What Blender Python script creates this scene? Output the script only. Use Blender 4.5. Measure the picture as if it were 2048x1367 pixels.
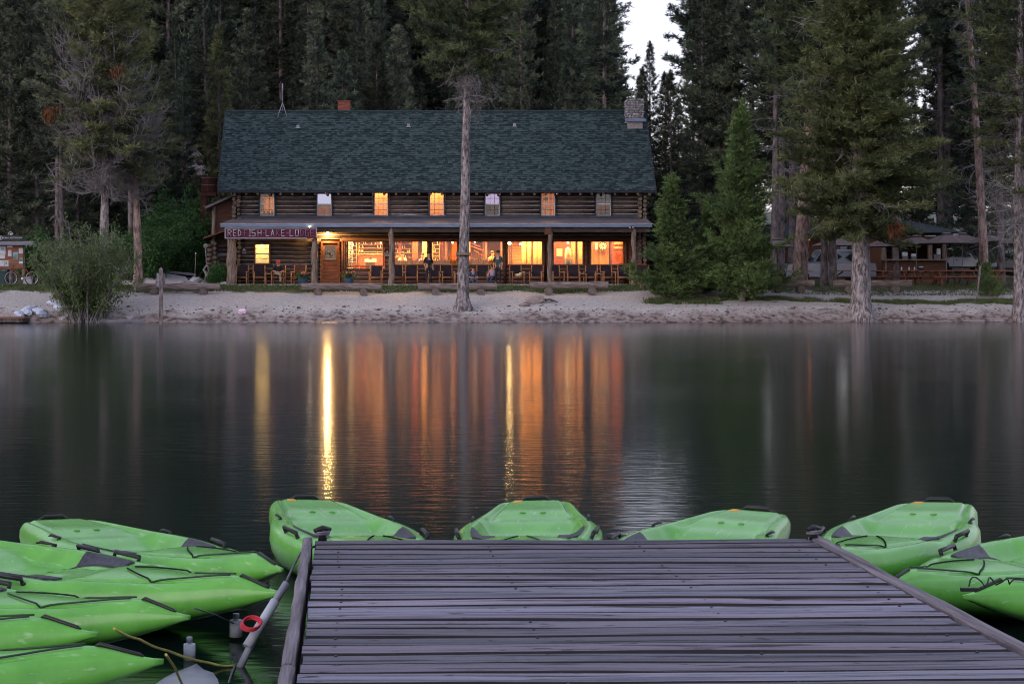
import bpy, math, random
import numpy as np
from mathutils import Vector, Matrix, Euler, noise as mnoise

for o in list(bpy.data.objects): bpy.data.objects.remove(o)
sc = bpy.context.scene
COL = sc.collection
R = math.radians
# ------------------------------------------------------------------ camera
HX, HY, F, ZC = 800.0, 576.0, 3640.0, 1.6      # principal point, focal length (px of the 2048 px photograph), eye height
cam = bpy.data.cameras.new('camera'); co = bpy.data.objects.new('camera', cam); COL.objects.link(co)
cam.sensor_width = 36.0; cam.lens = F / 2048 * 36.0
cam.shift_x = (1024 - HX) / 2048; cam.shift_y = -(683.5 - HY) / 2048
co.location = (0, 0, ZC); co.rotation_euler = (R(90), 0, 0)
cam.clip_start = 0.1; cam.clip_end = 3000
cam.dof.use_dof = True; cam.dof.focus_distance = 88; cam.dof.aperture_fstop = 36
sc.camera = co
# ------------------------------------------------------------------ world, sun, exposure
SUN_EL, SUN_AZ = R(8), R(228)
LK = 1.0                                     # brightness of every lit lamp, matched to the exposure
w = bpy.data.worlds.new('World'); sc.world = w; w.use_nodes = True
nt = w.node_tree; nt.nodes.clear()
sky = nt.nodes.new('ShaderNodeTexSky'); sky.sky_type = 'NISHITA'; sky.sun_disc = False
sky.sun_elevation = SUN_EL; sky.sun_rotation = SUN_AZ
sky.air_density = 1.0; sky.dust_density = 1.5; sky.ozone_density = 2.0
bg = nt.nodes.new('ShaderNodeBackground'); bg.inputs['Strength'].default_value = 0.15
hs = nt.nodes.new('ShaderNodeMix'); hs.data_type = 'RGBA'; hs.blend_type = 'MULTIPLY'; hs.inputs[0].default_value = 1.0
hs.inputs[7].default_value = (1.06, 0.95, 1.08, 1)
des = nt.nodes.new('ShaderNodeHueSaturation'); des.inputs['Saturation'].default_value = 1.0
gam = nt.nodes.new('ShaderNodeGamma'); gam.inputs[1].default_value = 0.34        # thin even cloud: a flatter sky than the clear one
out = nt.nodes.new('ShaderNodeOutputWorld')
nt.links.new(sky.outputs[0], gam.inputs[0]); nt.links.new(gam.outputs[0], des.inputs['Color']); nt.links.new(des.outputs[0], hs.inputs[6]); nt.links.new(hs.outputs[2], bg.inputs[0]); nt.links.new(bg.outputs[0], out.inputs[0])
sun = bpy.data.lights.new('sun', 'SUN'); sun.energy = 0.20; sun.angle = R(40); sun.color = (1.0, 0.96, 0.94)
so = bpy.data.objects.new('sun', sun); COL.objects.link(so)
sd = Vector((math.sin(SUN_AZ) * math.cos(R(20)), math.cos(SUN_AZ) * math.cos(R(20)), math.sin(R(20))))
so.rotation_euler = sd.to_track_quat('Z', 'Y').to_euler(); so.location = (0, -20, 30)
sc.view_settings.view_transform = 'Standard'; sc.view_settings.look = 'None'
sc.view_settings.exposure = 2.4; sc.view_settings.gamma = 1.0; sc.view_settings.use_curve_mapping = False
sc.render.engine = 'CYCLES'
cy = sc.cycles
cy.max_bounces = 6; cy.diffuse_bounces = 3; cy.glossy_bounces = 3; cy.transmission_bounces = 3; cy.transparent_max_bounces = 10
cy.pixel_filter_type = 'BLACKMAN_HARRIS'; cy.filter_width = 1.05; cy.use_denoising = True; cy.sample_clamp_indirect = 4.0; cy.caustics_reflective = False; cy.caustics_refractive = False
try: cy.denoiser = 'OPENIMAGEDENOISE'
except Exception: pass

# ------------------------------------------------------------------ helpers
def W(X, Y, D): return Vector(((X - HX) / F * D, D, ZC - (Y - HY) / F * D))
def wx(X, D): return (X - HX) / F * D
def wz(Y, D): return ZC - (Y - HY) / F * D

def M(name, c1, c2=None, scale=5.0, stretch=(1, 1, 1), rough=0.8, bump=0.0, bscale=None, spec=0.3, metal=0.0, var=0.0, detail=4,
      lo=0.35, hi=0.65, attr=None, c3=None, coat=0.0, bdist=0.02, huev=0.0, trans=None, voro=None):
    m = bpy.data.materials.new(name); m.use_nodes = True; t = m.node_tree; N = t.nodes; L = t.links
    b = N['Principled BSDF']; b.inputs['Roughness'].default_value = rough; b.inputs['Metallic'].default_value = metal
    b.inputs['Specular IOR Level'].default_value = spec; b.inputs['Coat Weight'].default_value = coat
    tc = N.new('ShaderNodeTexCoord'); oi = N.new('ShaderNodeObjectInfo')
    add = N.new('ShaderNodeVectorMath'); add.operation = 'ADD'
    sc3 = N.new('ShaderNodeVectorMath'); sc3.operation = 'SCALE'; sc3.inputs['Scale'].default_value = 1.0
    cmb = N.new('ShaderNodeCombineXYZ'); mul = N.new('ShaderNodeMath'); mul.operation = 'MULTIPLY'; mul.inputs[1].default_value = 37.0
    L.new(oi.outputs['Random'], mul.inputs[0])
    for i in range(3): L.new(mul.outputs[0], cmb.inputs[i])
    L.new(tc.outputs['Object'], add.inputs[0]); L.new(cmb.outputs[0], add.inputs[1])
    mp = N.new('ShaderNodeMapping'); mp.inputs['Scale'].default_value = stretch; L.new(add.outputs[0], mp.inputs[0])
    nz = N.new('ShaderNodeTexNoise'); nz.inputs['Scale'].default_value = scale; nz.inputs['Detail'].default_value = detail
    nz.inputs['Roughness'].default_value = 0.62
    L.new(mp.outputs[0], nz.inputs['Vector'])
    cr = N.new('ShaderNodeValToRGB'); e = cr.color_ramp.elements
    e[0].position = lo; e[1].position = hi
    e[0].color = (*(c2 or c1), 1); e[1].color = (*c1, 1)
    if c3: x = e.new((lo + hi) / 2); x.color = (*c3, 1)
    fac = nz.outputs['Fac']
    if attr:
        at = N.new('ShaderNodeAttribute'); at.attribute_name = attr
        mx = N.new('ShaderNodeMath'); mx.operation = 'ADD'
        m2 = N.new('ShaderNodeMath'); m2.operation = 'MULTIPLY_ADD'; m2.inputs[1].default_value = 0.6; m2.inputs[2].default_value = -0.30
        L.new(at.outputs['Fac'], m2.inputs[0]); L.new(m2.outputs[0], mx.inputs[0]); L.new(fac, mx.inputs[1]); fac = mx.outputs[0]
    L.new(fac, cr.inputs[0]); colr = cr.outputs[0]
    if var or huev:
        h = N.new('ShaderNodeHueSaturation'); mr = N.new('ShaderNodeMapRange')
        mr.inputs[3].default_value = 1 - var; mr.inputs[4].default_value = 1 + var
        L.new(oi.outputs['Random'], mr.inputs[0]); L.new(mr.outputs[0], h.inputs['Value'])
        if huev:
            m5 = N.new('ShaderNodeMath'); m5.operation = 'FRACT'; m6 = N.new('ShaderNodeMath'); m6.operation = 'MULTIPLY'; m6.inputs[1].default_value = 7.31
            mr2 = N.new('ShaderNodeMapRange'); mr2.inputs[3].default_value = .5 - huev; mr2.inputs[4].default_value = .5 + huev
            L.new(oi.outputs['Random'], m6.inputs[0]); L.new(m6.outputs[0], m5.inputs[0]); L.new(m5.outputs[0], mr2.inputs[0]); L.new(mr2.outputs[0], h.inputs['Hue'])
        L.new(colr, h.inputs['Color']); colr = h.outputs[0]
    L.new(colr, b.inputs['Base Color'])
    if bump:
        bp = N.new('ShaderNodeBump'); bp.inputs['Strength'].default_value = bump; bp.inputs['Distance'].default_value = bdist
        if voro:
            n2 = N.new('ShaderNodeTexVoronoi'); n2.inputs['Scale'].default_value = voro; L.new(mp.outputs[0], n2.inputs['Vector']); L.new(n2.outputs['Distance'], bp.inputs['Height'])
        else:
            n2 = N.new('ShaderNodeTexNoise'); n2.inputs['Scale'].default_value = bscale or scale * 2; n2.inputs['Detail'].default_value = 5
            L.new(mp.outputs[0], n2.inputs['Vector']); L.new(n2.outputs['Fac'], bp.inputs['Height'])
        L.new(bp.outputs[0], b.inputs['Normal'])
    if trans:
        o = N['Material Output']; tr = N.new('ShaderNodeBsdfTranslucent'); mx = N.new('ShaderNodeMixShader'); mx.inputs[0].default_value = trans
        L.new(colr, tr.inputs[0]); L.new(b.outputs[0], mx.inputs[1]); L.new(tr.outputs[0], mx.inputs[2]); L.new(mx.outputs[0], o.inputs[0])
    return m

def EM(name, col, s):
    m = bpy.data.materials.new(name); m.use_nodes = True; N = m.node_tree.nodes; N.clear()
    e = N.new('ShaderNodeEmission'); e.inputs[0].default_value = (*col, 1); e.inputs[1].default_value = s * LK
    o = N.new('ShaderNodeOutputMaterial'); m.node_tree.links.new(e.outputs[0], o.inputs[0]); return m

def GLASS(name, base, rough=0.02, tint=(1, 1, 1), ttint=(.96, .97, .97)):
    m = bpy.data.materials.new(name); m.use_nodes = True; t = m.node_tree; N = t.nodes; N.clear()
    tr = N.new('ShaderNodeBsdfTransparent'); tr.inputs[0].default_value = (*ttint, 1)
    gl = N.new('ShaderNodeBsdfGlossy'); gl.inputs['Roughness'].default_value = rough; gl.inputs[0].default_value = (*tint, 1)
    fr = N.new('ShaderNodeFresnel'); fr.inputs[0].default_value = 1.5
    ad = N.new('ShaderNodeMath'); ad.operation = 'ADD'; ad.inputs[1].default_value = base; ad.use_clamp = True
    mx = N.new('ShaderNodeMixShader'); o = N.new('ShaderNodeOutputMaterial')
    t.links.new(fr.outputs[0], ad.inputs[0]); t.links.new(ad.outputs[0], mx.inputs[0]); t.links.new(tr.outputs[0], mx.inputs[1])
    t.links.new(gl.outputs[0], mx.inputs[2]); t.links.new(mx.outputs[0], o.inputs[0]); return m

def tag(o, label=None, cat=None, group=None, kind=None):
    if label: o['label'] = label
    if cat: o['category'] = cat
    if group: o['group'] = group
    if kind: o['kind'] = kind
    return o
def thing(name, label, cat, loc=(0, 0, 0), rz=0.0, group=None):
    o = bpy.data.objects.new(name, None); COL.objects.link(o); o.location = loc; o.rotation_euler = (0, 0, rz)
    return tag(o, label, cat, group)
def woff(p):
    v = Vector((0, 0, 0))
    while p is not None: v += Vector(p.location); p = p.parent
    return v
def link(name, me, parent=None, mat=None):
    if mat is not None and not me.materials: me.materials.append(mat)
    o = bpy.data.objects.new(name, me); COL.objects.link(o)
    if parent is not None: o.parent = parent
    return o
def copy_tree(o, parent=None):
    c = o.copy(); COL.objects.link(c); c.parent = parent
    for ch in [x for x in bpy.data.objects if x.parent == o]: copy_tree(ch, c)
    return c
def clone(root, loc, rz, label, scale=None):
    c = copy_tree(root); c.location = loc; c.rotation_euler[2] = rz; c['label'] = label
    if scale: c.scale = scale
    return c

class MB:
    """collects solids; build() links them as one mesh object"""
    def __init__(s): s.v = []; s.f = []; s.m = []; s.sm = []; s.cur = 0; s.a = []; s.av = 0.5
    def add(s, vs, fs, smooth=False):
        n = len(s.v); s.v += [tuple(p) for p in vs]; s.a += [s.av] * len(vs)
        for f in fs: s.f.append(tuple(n + i for i in f)); s.m.append(s.cur); s.sm.append(smooth)
        return s
    def box(s, c, d, rot=None):
        x, y, z = d[0] / 2, d[1] / 2, d[2] / 2
        vs = [Vector((i * x, j * y, k * z)) for i in (-1, 1) for j in (-1, 1) for k in (-1, 1)]
        if rot is not None: vs = [rot @ p for p in vs]
        c = Vector(c); vs = [p + c for p in vs]
        return s.add(vs, [(0, 1, 3, 2), (4, 6, 7, 5), (0, 4, 5, 1), (2, 3, 7, 6), (0, 2, 6, 4), (1, 5, 7, 3)])
    def bb(s, x0, x1, y0, y1, z0, z1): return s.box(((x0 + x1) / 2, (y0 + y1) / 2, (z0 + z1) / 2), (x1 - x0, y1 - y0, z1 - z0))
    def bbox_bev(s, x0, x1, y0, y1, z0, z1, b):
        """box whose top long edges are chamfered"""
        vs = [(x0, y0, z0), (x0, y1, z0), (x0, y1, z1 - b), (x0, y1 - b, z1), (x0, y0 + b, z1), (x0, y0, z1 - b)]
        vs += [(x1, p[1], p[2]) for p in vs]
        fs = [(0, 1, 2, 3, 4, 5)[::-1], (6, 7, 8, 9, 10, 11)] + [(i, (i + 1) % 6, (i + 1) % 6 + 6, i + 6) for i in range(6)]
        return s.add(vs, fs)
    def tube(s, pts, rs, n=8, caps=True, smooth=True, closed=False):
        pts = [Vector(p) for p in pts]
        if not hasattr(rs, '__len__'): rs = [rs] * len(pts)
        vs = []; fs = []; up = None
        K = len(pts)
        for i, p in enumerate(pts):
            if closed: d = (pts[(i + 1) % K] - pts[i - 1])
            else: d = (pts[min(i + 1, K - 1)] - pts[max(i - 1, 0)])
            d.normalize()
            if up is None: up = Vector((0, 0, 1)) if abs(d.z) < .9 else Vector((1, 0, 0))
            a = d.cross(up).normalized(); up2 = a.cross(d).normalized(); up = up2
            for k in range(n):
                t = 2 * math.pi * k / n; vs.append(p + rs[i] * (math.cos(t) * a + math.sin(t) * up2))
        for i in range(K if closed else K - 1):
            j = (i + 1) % K
            for k in range(n): fs.append((i * n + k, i * n + (k + 1) % n, j * n + (k + 1) % n, j * n + k))
        s.add(vs, fs, smooth)
        if caps and not closed:
            m = len(s.v) - len(vs)
            s.f.append(tuple(m + k for k in range(n))[::-1]); s.m.append(s.cur); s.sm.append(False)
            s.f.append(tuple(m + (K - 1) * n + k for k in range(n))); s.m.append(s.cur); s.sm.append(False)
        return s
    def cyl(s, p0, p1, r, r1=None, n=10): return s.tube([p0, p1], [r, r if r1 is None else r1], n)
    def ball(s, c, r, n=8, m=6, jit=0.0, rng=None):
        if not hasattr(r, '__len__'): r = (r, r, r)
        vs = [(0, 0, -1)]; fs = []
        for i in range(1, m):
            p = -math.pi / 2 + math.pi * i / m
            for k in range(n): t = 2 * math.pi * k / n; vs.append((math.cos(p) * math.cos(t), math.cos(p) * math.sin(t), math.sin(p)))
        vs.append((0, 0, 1)); T = len(vs) - 1
        for k in range(n): fs.append((0, 1 + (k + 1) % n, 1 + k)); fs.append((T, T - n + k, T - n + (k + 1) % n))
        for i in range(m - 2):
            for k in range(n): a = 1 + i * n; fs.append((a + k, a + (k + 1) % n, a + n + (k + 1) % n, a + n + k))
        q = []
        for v in vs:
            g = 1 + (rng.uniform(-jit, jit) if jit else 0); q.append((c[0] + v[0] * r[0] * g, c[1] + v[1] * r[1] * g, c[2] + v[2] * r[2] * g))
        return s.add(q, fs, jit == 0)
    def prism(s, poly, y0, y1):
        """polygon in x,z extruded along y"""
        n = len(poly); vs = [(p[0], y0, p[1]) for p in poly] + [(p[0], y1, p[1]) for p in poly]
        return s.add(vs, [tuple(range(n)), tuple(range(n, 2 * n))[::-1]] + [(i, i + n, (i + 1) % n + n, (i + 1) % n) for i in range(n)])
    def mesh(s, name, off=None):
        me = bpy.data.meshes.new(name); vs = s.v
        if off is not None: vs = [(p[0] - off[0], p[1] - off[1], p[2] - off[2]) for p in s.v]
        me.from_pydata(vs, [], s.f)
        me.polygons.foreach_set('material_index', s.m); me.polygons.foreach_set('use_smooth', s.sm)
        at = me.attributes.new('tint', 'FLOAT', 'POINT'); at.data.foreach_set('value', s.a)
        me.update(); return me
    def build(s, name, mats, parent=None, world=True, fixn=True):
        off = woff(parent) if (world and parent is not None) else None
        me = s.mesh(name, off)
        if fixn:
            import bmesh
            b = bmesh.new(); b.from_mesh(me); bmesh.ops.recalc_face_normals(b, faces=b.faces); b.to_mesh(me); b.free()
        for m in (mats if isinstance(mats, (list, tuple)) else [mats]): me.materials.append(m)
        return link(name, me, parent)

def np_mesh(name, V, Fc, attr=None, smooth=False):
    V = np.asarray(V, dtype=np.float32); Fc = np.asarray(Fc, dtype=np.int32); k = Fc.shape[1]
    me = bpy.data.meshes.new(name); me.vertices.add(len(V)); me.vertices.foreach_set('co', V.ravel())
    me.loops.add(Fc.size); me.loops.foreach_set('vertex_index', Fc.ravel())
    me.polygons.add(len(Fc)); me.polygons.foreach_set('loop_start', np.arange(0, Fc.size, k, dtype=np.int32))
    if smooth: me.polygons.foreach_set('use_smooth', np.ones(len(Fc), dtype=bool))
    if attr is not None:
        a = me.attributes.new('tint', 'FLOAT', 'POINT'); a.data.foreach_set('value', np.asarray(attr, dtype=np.float32))
    me.update(calc_edges=True); return me

# ------------------------------------------------------------------ materials
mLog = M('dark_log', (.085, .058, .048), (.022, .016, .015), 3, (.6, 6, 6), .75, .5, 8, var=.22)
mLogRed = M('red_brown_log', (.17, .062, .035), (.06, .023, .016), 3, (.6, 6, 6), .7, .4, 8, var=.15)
mChink = M('chinking', (.30, .27, .265), (.15, .135, .135), 6, rough=.9, bump=.2)
mLogEnd = M('log_end', (.20, .15, .115), (.06, .045, .037), 9, rough=.85, bump=.4, var=.25)
mPost = M('peeled_post', (.28, .21, .17), (.08, .055, .045), 3, (7, 7, .7), .75, .6, 6, var=.1)
mShingle = M('green_shingle', (.047, .074, .076), (.014, .025, .028), 14, rough=.85, bump=.3, attr='tint', lo=.22, hi=.80, c3=(.028, .048, .051), bscale=40)
mRidge = M('ridge_cap', (.030, .050, .054), (.02, .033, .038), 5, rough=.9)
mMetal = M('painted_metal', (.20, .25, .36), (.13, .17, .26), 3, (.4, 2, 2), .45, metal=.3)
mPorch = M('brown_roll_roof', (.17, .135, .14), (.10, .08, .09), 1.2, (.6, 2, 2), .7, .15)
mTar = M('tar_roll', (.045, .055, .08), (.03, .035, .05), 2, rough=.7, bump=.4)
mTrim = M('blue_black_trim', (.022, .028, .045), (.015, .018, .028), 5, rough=.6)
mSash = M('white_sash', (.62, .62, .66), (.48, .48, .52), 6, rough=.5)
mMunt = M('dark_muntin', (.03, .028, .03), rough=.5)
mBrick = M('red_brick', (.34, .095, .07), (.20, .06, .045), 4, rough=.9, bump=.3, attr='tint')
mMortar = M('mortar', (.36, .33, .33), (.26, .24, .24), 5, rough=.95, bump=.3)
mStone = M('river_stone', (.42, .40, .42), (.17, .16, .18), 4, rough=.85, bump=.4, var=.35)
mRock = M('granite_rock', (.36, .29, .27), (.17, .14, .14), 3, rough=.9, bump=.6, bdist=.05, var=.1)
mWarm = M('honey_pine_wall', (.50, .22, .055), (.20, .065, .018), 2.2, (7, 1, .4), .55, .1, var=.06)
mWarmH = M('honey_pine_log', (.56, .29, .09), (.38, .16, .045), 2, (.6, 6, 6), .55, .3)
mFloorIn = M('interior_floor', (.25, .12, .05), (.15, .07, .03), 3, (.6, 6, 1), .4)
mRedWood = M('red_wood', (.30, .07, .03), (.19, .04, .02), 3, (.7, 4, 4), .5)
mDarkIn = M('dark_item', (.04, .03, .03), (.02, .015, .015), 4, rough=.5)
mCream = M('cream_item', (.75, .62, .38), (.6, .48, .3), 4, rough=.6)
mPaper = M('paper', (.52, .54, .60), (.42, .45, .50), 3, rough=.7)
mPaperBlue = M('printed_photo', (.25, .40, .55), (.10, .16, .12), 3, rough=.5)
mSign = M('maroon_board', (.12, .016, .042), (.07, .010, .03), 3, (.5, 4, 4), .7, .2)
mStick = M('white_stick', (.45, .42, .47), (.25, .22, .27), 6, rough=.8, var=.2)
mStickD = M('faded_stick', (.26, .15, .21), (.17, .08, .12), 6, rough=.8, var=.2)
mFrameW = M('sign_frame', (.34, .34, .40), (.22, .22, .27), 4, rough=.7)
mChairW = M('chair_wood', (.42, .20, .09), (.26, .11, .05), 4, rough=.6, var=.15)
mSling = M('dark_sling', (.035, .022, .032), (.022, .015, .022), 5, rough=.9)
mSlingR = M('brown_sling', (.12, .05, .03), (.08, .03, .02), 5, rough=.9)
mConc = M('concrete', (.42, .40, .42), (.32, .30, .32), 3, rough=.9)
mGlass = GLASS('window_glass', .0)
mGlassSky = GLASS('sky_reflection_glass', .50, .06, (.62, .72, 1.0), (.7, .75, .8))  # blue sky reflection put into the mirror tint and strength of the pane
mGlassPink = GLASS('half_sky_reflection_glass', .38, .06, (.70, .66, 1.0), (.8, .75, .8))  # weaker pane, sky reflection likewise put into its mirror tint
mBulb = EM('bulb', (1, .62, .20), 60)
mBulbS = EM('small_bulb', (1, .80, .5), 12)
mBarkC = M('pine_bark', (.34, .30, .31), (.075, .062, .066), 9, (1, 1, .35), .9, 1.0, 14, bdist=.05, lo=.38, hi=.62, c3=(.20, .17, .175))
mBarkP = M('pink_bark', (.42, .30, .27), (.12, .08, .075), 7, (1, 1, .35), .9, 1.0, 14, bdist=.05, lo=.38, hi=.62)
mBarkD = M('dark_bark', (.21, .18, .185), (.06, .045, .045), 6, (1, 1, .4), .9, .8, 12, bdist=.04, var=.35)
mTwig = M('dead_twig', (.29, .27, .28), (.15, .135, .145), 4, rough=.9)
mTwigD = M('dark_twig', (.14, .11, .10), (.07, .055, .05), 4, rough=.9)
mNeed = M('pine_needles', (.18, .205, .09), (.030, .046, .028), 1.1, rough=.65, attr='tint', lo=.3, hi=.78, var=.3, huev=.03, trans=.2, spec=.15)
mNeedY = M('yellow_green_needles', (.20, .225, .10), (.040, .058, .028), 1.0, rough=.65, attr='tint', lo=.2, hi=.8, trans=.25, spec=.15)
mNeedD = M('deep_needles', (.17, .20, .13), (.026, .038, .036), 1.1, rough=.7, attr='tint', lo=.3, hi=.8, var=.45, huev=.045, trans=.15, spec=.1)  # bluish distance haze put into the needle colour of the background wood
mNeedF = M('fresh_needles', (.19, .28, .09), (.045, .085, .035), 1.6, rough=.6, attr='tint', lo=.2, hi=.8, var=.1, trans=.25, spec=.2)
mNeedR = M('dead_red_needles', (.20, .08, .035), (.08, .035, .018), 2, rough=.8, attr='tint')
mLeaf = M('willow_leaf', (.18, .25, .09), (.045, .075, .025), 2.2, rough=.5, attr='tint', lo=.2, hi=.8, trans=.3, spec=.3)
mLeafG = M('alder_leaf', (.06, .17, .04), (.02, .06, .02), 2.2, rough=.5, attr='tint', lo=.2, hi=.8, trans=.3, spec=.3)
mGrass = M('grass_blade', (.13, .17, .06), (.055, .075, .03), 2, rough=.7, attr='tint', lo=.2, hi=.8, trans=.2)
mFlower = M('pink_flower', (.70, .16, .22), (.55, .10, .15), 6, rough=.6)
mKay = M('lime_plastic', (.125, .40, .062), (.095, .32, .045), 5.0, rough=.27, spec=.38, bump=.05, bscale=25, bdist=.004)
mPad = M('textured_pad', (.028, .028, .045), (.006, .006, .010), 45, rough=.5, bump=1.0, bscale=60, bdist=.008, spec=.4, lo=.42, hi=.58)
mBlack = M('black_rubber', (.018, .018, .022), (.01, .01, .012), 10, rough=.45)
mBung = M('bungee', (.025, .05, .03), rough=.7)
mOrange = M('warning_sticker', (.65, .35, .04), (.5, .25, .03), 9, rough=.5)
mDock = M('weathered_plank', (.20, .182, .228), (.046, .037, .043), 3.6, (.30, 7, 3), .72, 1.0, 14, spec=.3, var=.42, huev=.045, lo=.26, hi=.52, c3=(.112, .102, .142), bdist=.02, detail=7)
def cracks(m, stretch, scale, lo, hi, amt, col=(.012, .010, .010)):
    t = m.node_tree; N = t.nodes; L = t.links; b = N['Principled BSDF']; src = b.inputs['Base Color'].links[0].from_socket
    tc = N.new('ShaderNodeTexCoord'); oi = N.new('ShaderNodeObjectInfo'); mp = N.new('ShaderNodeMapping'); mp.inputs['Scale'].default_value = stretch
    c = N.new('ShaderNodeCombineXYZ'); q = N.new('ShaderNodeMath'); q.operation = 'MULTIPLY'; q.inputs[1].default_value = 91.0; L.new(oi.outputs['Random'], q.inputs[0]); L.new(q.outputs[0], c.inputs[0]); L.new(q.outputs[0], c.inputs[2])
    L.new(c.outputs[0], mp.inputs['Location']); L.new(tc.outputs['Object'], mp.inputs[0]); nz = N.new('ShaderNodeTexNoise'); nz.inputs['Scale'].default_value = scale; nz.inputs['Detail'].default_value = 3; nz.inputs['Roughness'].default_value = .5
    L.new(mp.outputs[0], nz.inputs['Vector']); r = N.new('ShaderNodeMapRange'); r.inputs[1].default_value = lo; r.inputs[2].default_value = hi; r.inputs[3].default_value = 0.0; r.inputs[4].default_value = amt; L.new(nz.outputs['Fac'], r.inputs[0])
    mx = N.new('ShaderNodeMix'); mx.data_type = 'RGBA'; L.new(r.outputs[0], mx.inputs[0]); L.new(src, mx.inputs[6]); mx.inputs[7].default_value = (*col, 1); L.new(mx.outputs[2], b.inputs['Base Color'])
cracks(mDock, (.8, 16, 4), 2.2, .59, .66, .92); cracks(mDock, (4.5, 14, 4), 2.0, .64, .70, .9)
cracks(mKay, (1.5, 9, 9), 5.0, .63, .72, .55, (.30, .50, .24)); cracks(mKay, (2, 2, 2), 1.6, .62, .80, .35, (.10, .26, .06))
mDockS = M('gap_shade_plank_side', (.022, .019, .022), (.012, .010, .011), 4, rough=.9)  # shade of the plank gaps put into the colour of sides and chamfers
mDockE = M('edge_board', (.20, .175, .20), (.045, .036, .042), 4, (8, .35, 3), .75, .9, 7, lo=.33, hi=.64, bdist=.015, detail=7)
mBlue = M('blue_plastic', (.22, .26, .50), (.18, .22, .44), 3, rough=.35)
mGreyP = M('pale_plastic', (.36, .36, .43), (.18, .19, .22), 3, rough=.35)
mRedP = M('red_hose', (.55, .03, .05), rough=.4)
mYel = M('yellow_rope', (.45, .42, .10), (.25, .24, .07), 30, rough=.8)
mGreyR = M('grey_rope', (.16, .15, .18), (.08, .08, .10), 30, rough=.85)
mUmb = M('taupe_canvas', (.17, .135, .135), (.135, .105, .108), 2, rough=.9, var=.12)
mTable = M('redwood_table', (.26, .11, .065), (.14, .06, .04), 3, (.6, 5, 5), .7, .2, var=.12)
mBarW = M('bar_siding', (.16, .075, .05), (.09, .042, .03), 3, (.5, 5, 5), .7, .3, var=.2)
mTealR = M('teal_roof', (.055, .070, .080), (.035, .048, .058), 3, rough=.8, bump=.2)
mSilver = M('silver_paint', (.20, .22, .29), (.18, .20, .27), 2, rough=.28, metal=.35, coat=.5)
mWhiteP = M('white_paint', (.40, .42, .47), rough=.3, coat=.5)
mDarkP = M('dark_paint', (.05, .06, .09), rough=.3, coat=.5)
mCarG = M('car_glass', (.02, .025, .03), rough=.06, spec=.9)
mTyre = M('tyre', (.02, .02, .02), rough=.85)
mRim = M('alloy_rim', (.5, .5, .55), rough=.3, metal=.8)
mSkin = M('skin', (.42, .22, .15), rough=.55)
mKhaki = M('khaki_cloth', (.30, .24, .18), (.24, .19, .14), 8, rough=.9)
mBlackC = M('black_cloth', (.02, .02, .026), rough=.9)
mTealC = M('dark_green_cloth', (.03, .06, .065), rough=.9)
mNavy = M('navy_cloth', (.035, .06, .12), rough=.9)
mRedC = M('red_cloth', (.55, .05, .05), rough=.8)
mPurp = M('lavender_cloth', (.30, .25, .42), rough=.9)
mHair = M('dark_hair', (.03, .02, .015), rough=.6)
mBag = M('white_sandbag', (.55, .60, .74), (.38, .42, .54), 6, rough=.8, bump=.5, var=.1)
mPinkP = M('pink_plastic', (.72, .52, .68), rough=.5)
mTank = M('rust_red_boards', (.12, .035, .03), (.06, .02, .018), 3, (8, 8, .6), .7, .4, var=.2)
mGreyB = M('grey_board', (.24, .23, .27), (.14, .13, .16), 3, (.6, 5, 5), .8, .2, var=.15)
mPole = M('steel_pole', (.35, .34, .36), rough=.45, metal=.6)

# ------------------------------------------------------------------ terrain
def sst(a, b, x): t = min(1, max(0, (x - a) / (b - a))); return t * t * (3 - 2 * t)
def height(x, y):
    ys = y - 1.2 * sst(12, 26, x)
    z = float(np.interp(ys, [60, 82, 84.4, 86, 88.6, 89.3, 90.6, 104], [-4, -.55, 0, .72, 1.25, 1.34, 1.72, 1.9]))
    k = .43 + (.07 - .43) * sst(8, 18, x)
    if y > 104: z += k * (min(y, 150) - 104) + .06 * (max(y, 150) - 150) * (1 if y < 320 else 0) + (.06 * 170 if y >= 320 else 0)
    n = mnoise.noise(Vector((x * .25, y * .25, 0))) * (.10 if y < 104 else .5) + mnoise.noise(Vector((x * 1.3, y * 1.3, 3))) * .025
    edge = sst(84.2, 85.6, ys)
    return z + n * (edge * .7 if y < 104 else 1)
def axis(a, b, fine0, fine1, fs, cs):
    v = list(np.arange(fine0, fine1, fs)); x = fine0; g = cs
    L = []
    while x > a: x -= g; g *= 1.25; L.append(x)
    x = fine1; g = cs; Rr = [fine1]
    while x < b: x += g; g *= 1.25; Rr.append(x)
    return sorted(L) + v + Rr
xs = axis(-900, 900, -24, 36, .22, .5); ys_ = axis(40, 1500, 83.5, 92, .09, .4)
V = []; zone = []
for y in ys_:
    for x in xs:
        h = height(x, y)
        ysh = y - 1.2 * sst(12, 26, x)
        if 84.2 < ysh < 91: h += mnoise.noise(Vector((x * 3.1, y * 5.0, 7))) * .012 + .025 * max(0, mnoise.noise(Vector((x * .7, y * 2.5, 1)))) * sst(84.5, 85, ysh) * (1 - sst(86, 87, ysh))
        V.append((x, y, h)); zone.append(ysh)
nx = len(xs); Fq = [(j * nx + i, j * nx + i + 1, (j + 1) * nx + i + 1, (j + 1) * nx + i) for j in range(len(ys_) - 1) for i in range(nx - 1)]
me = np_mesh('ground', V, Fq, zone, True)
gm = bpy.data.materials.new('sand_and_forest_floor'); gm.use_nodes = True; t = gm.node_tree; N = t.nodes; L = t.links; b = N['Principled BSDF']
at = N.new('ShaderNodeAttribute'); at.attribute_name = 'tint'; geo = N.new('ShaderNodeNewGeometry')
n1 = N.new('ShaderNodeTexNoise'); n1.inputs['Scale'].default_value = 1.1; n1.inputs['Detail'].default_value = 8; L.new(geo.outputs['Position'], n1.inputs['Vector'])
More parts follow.
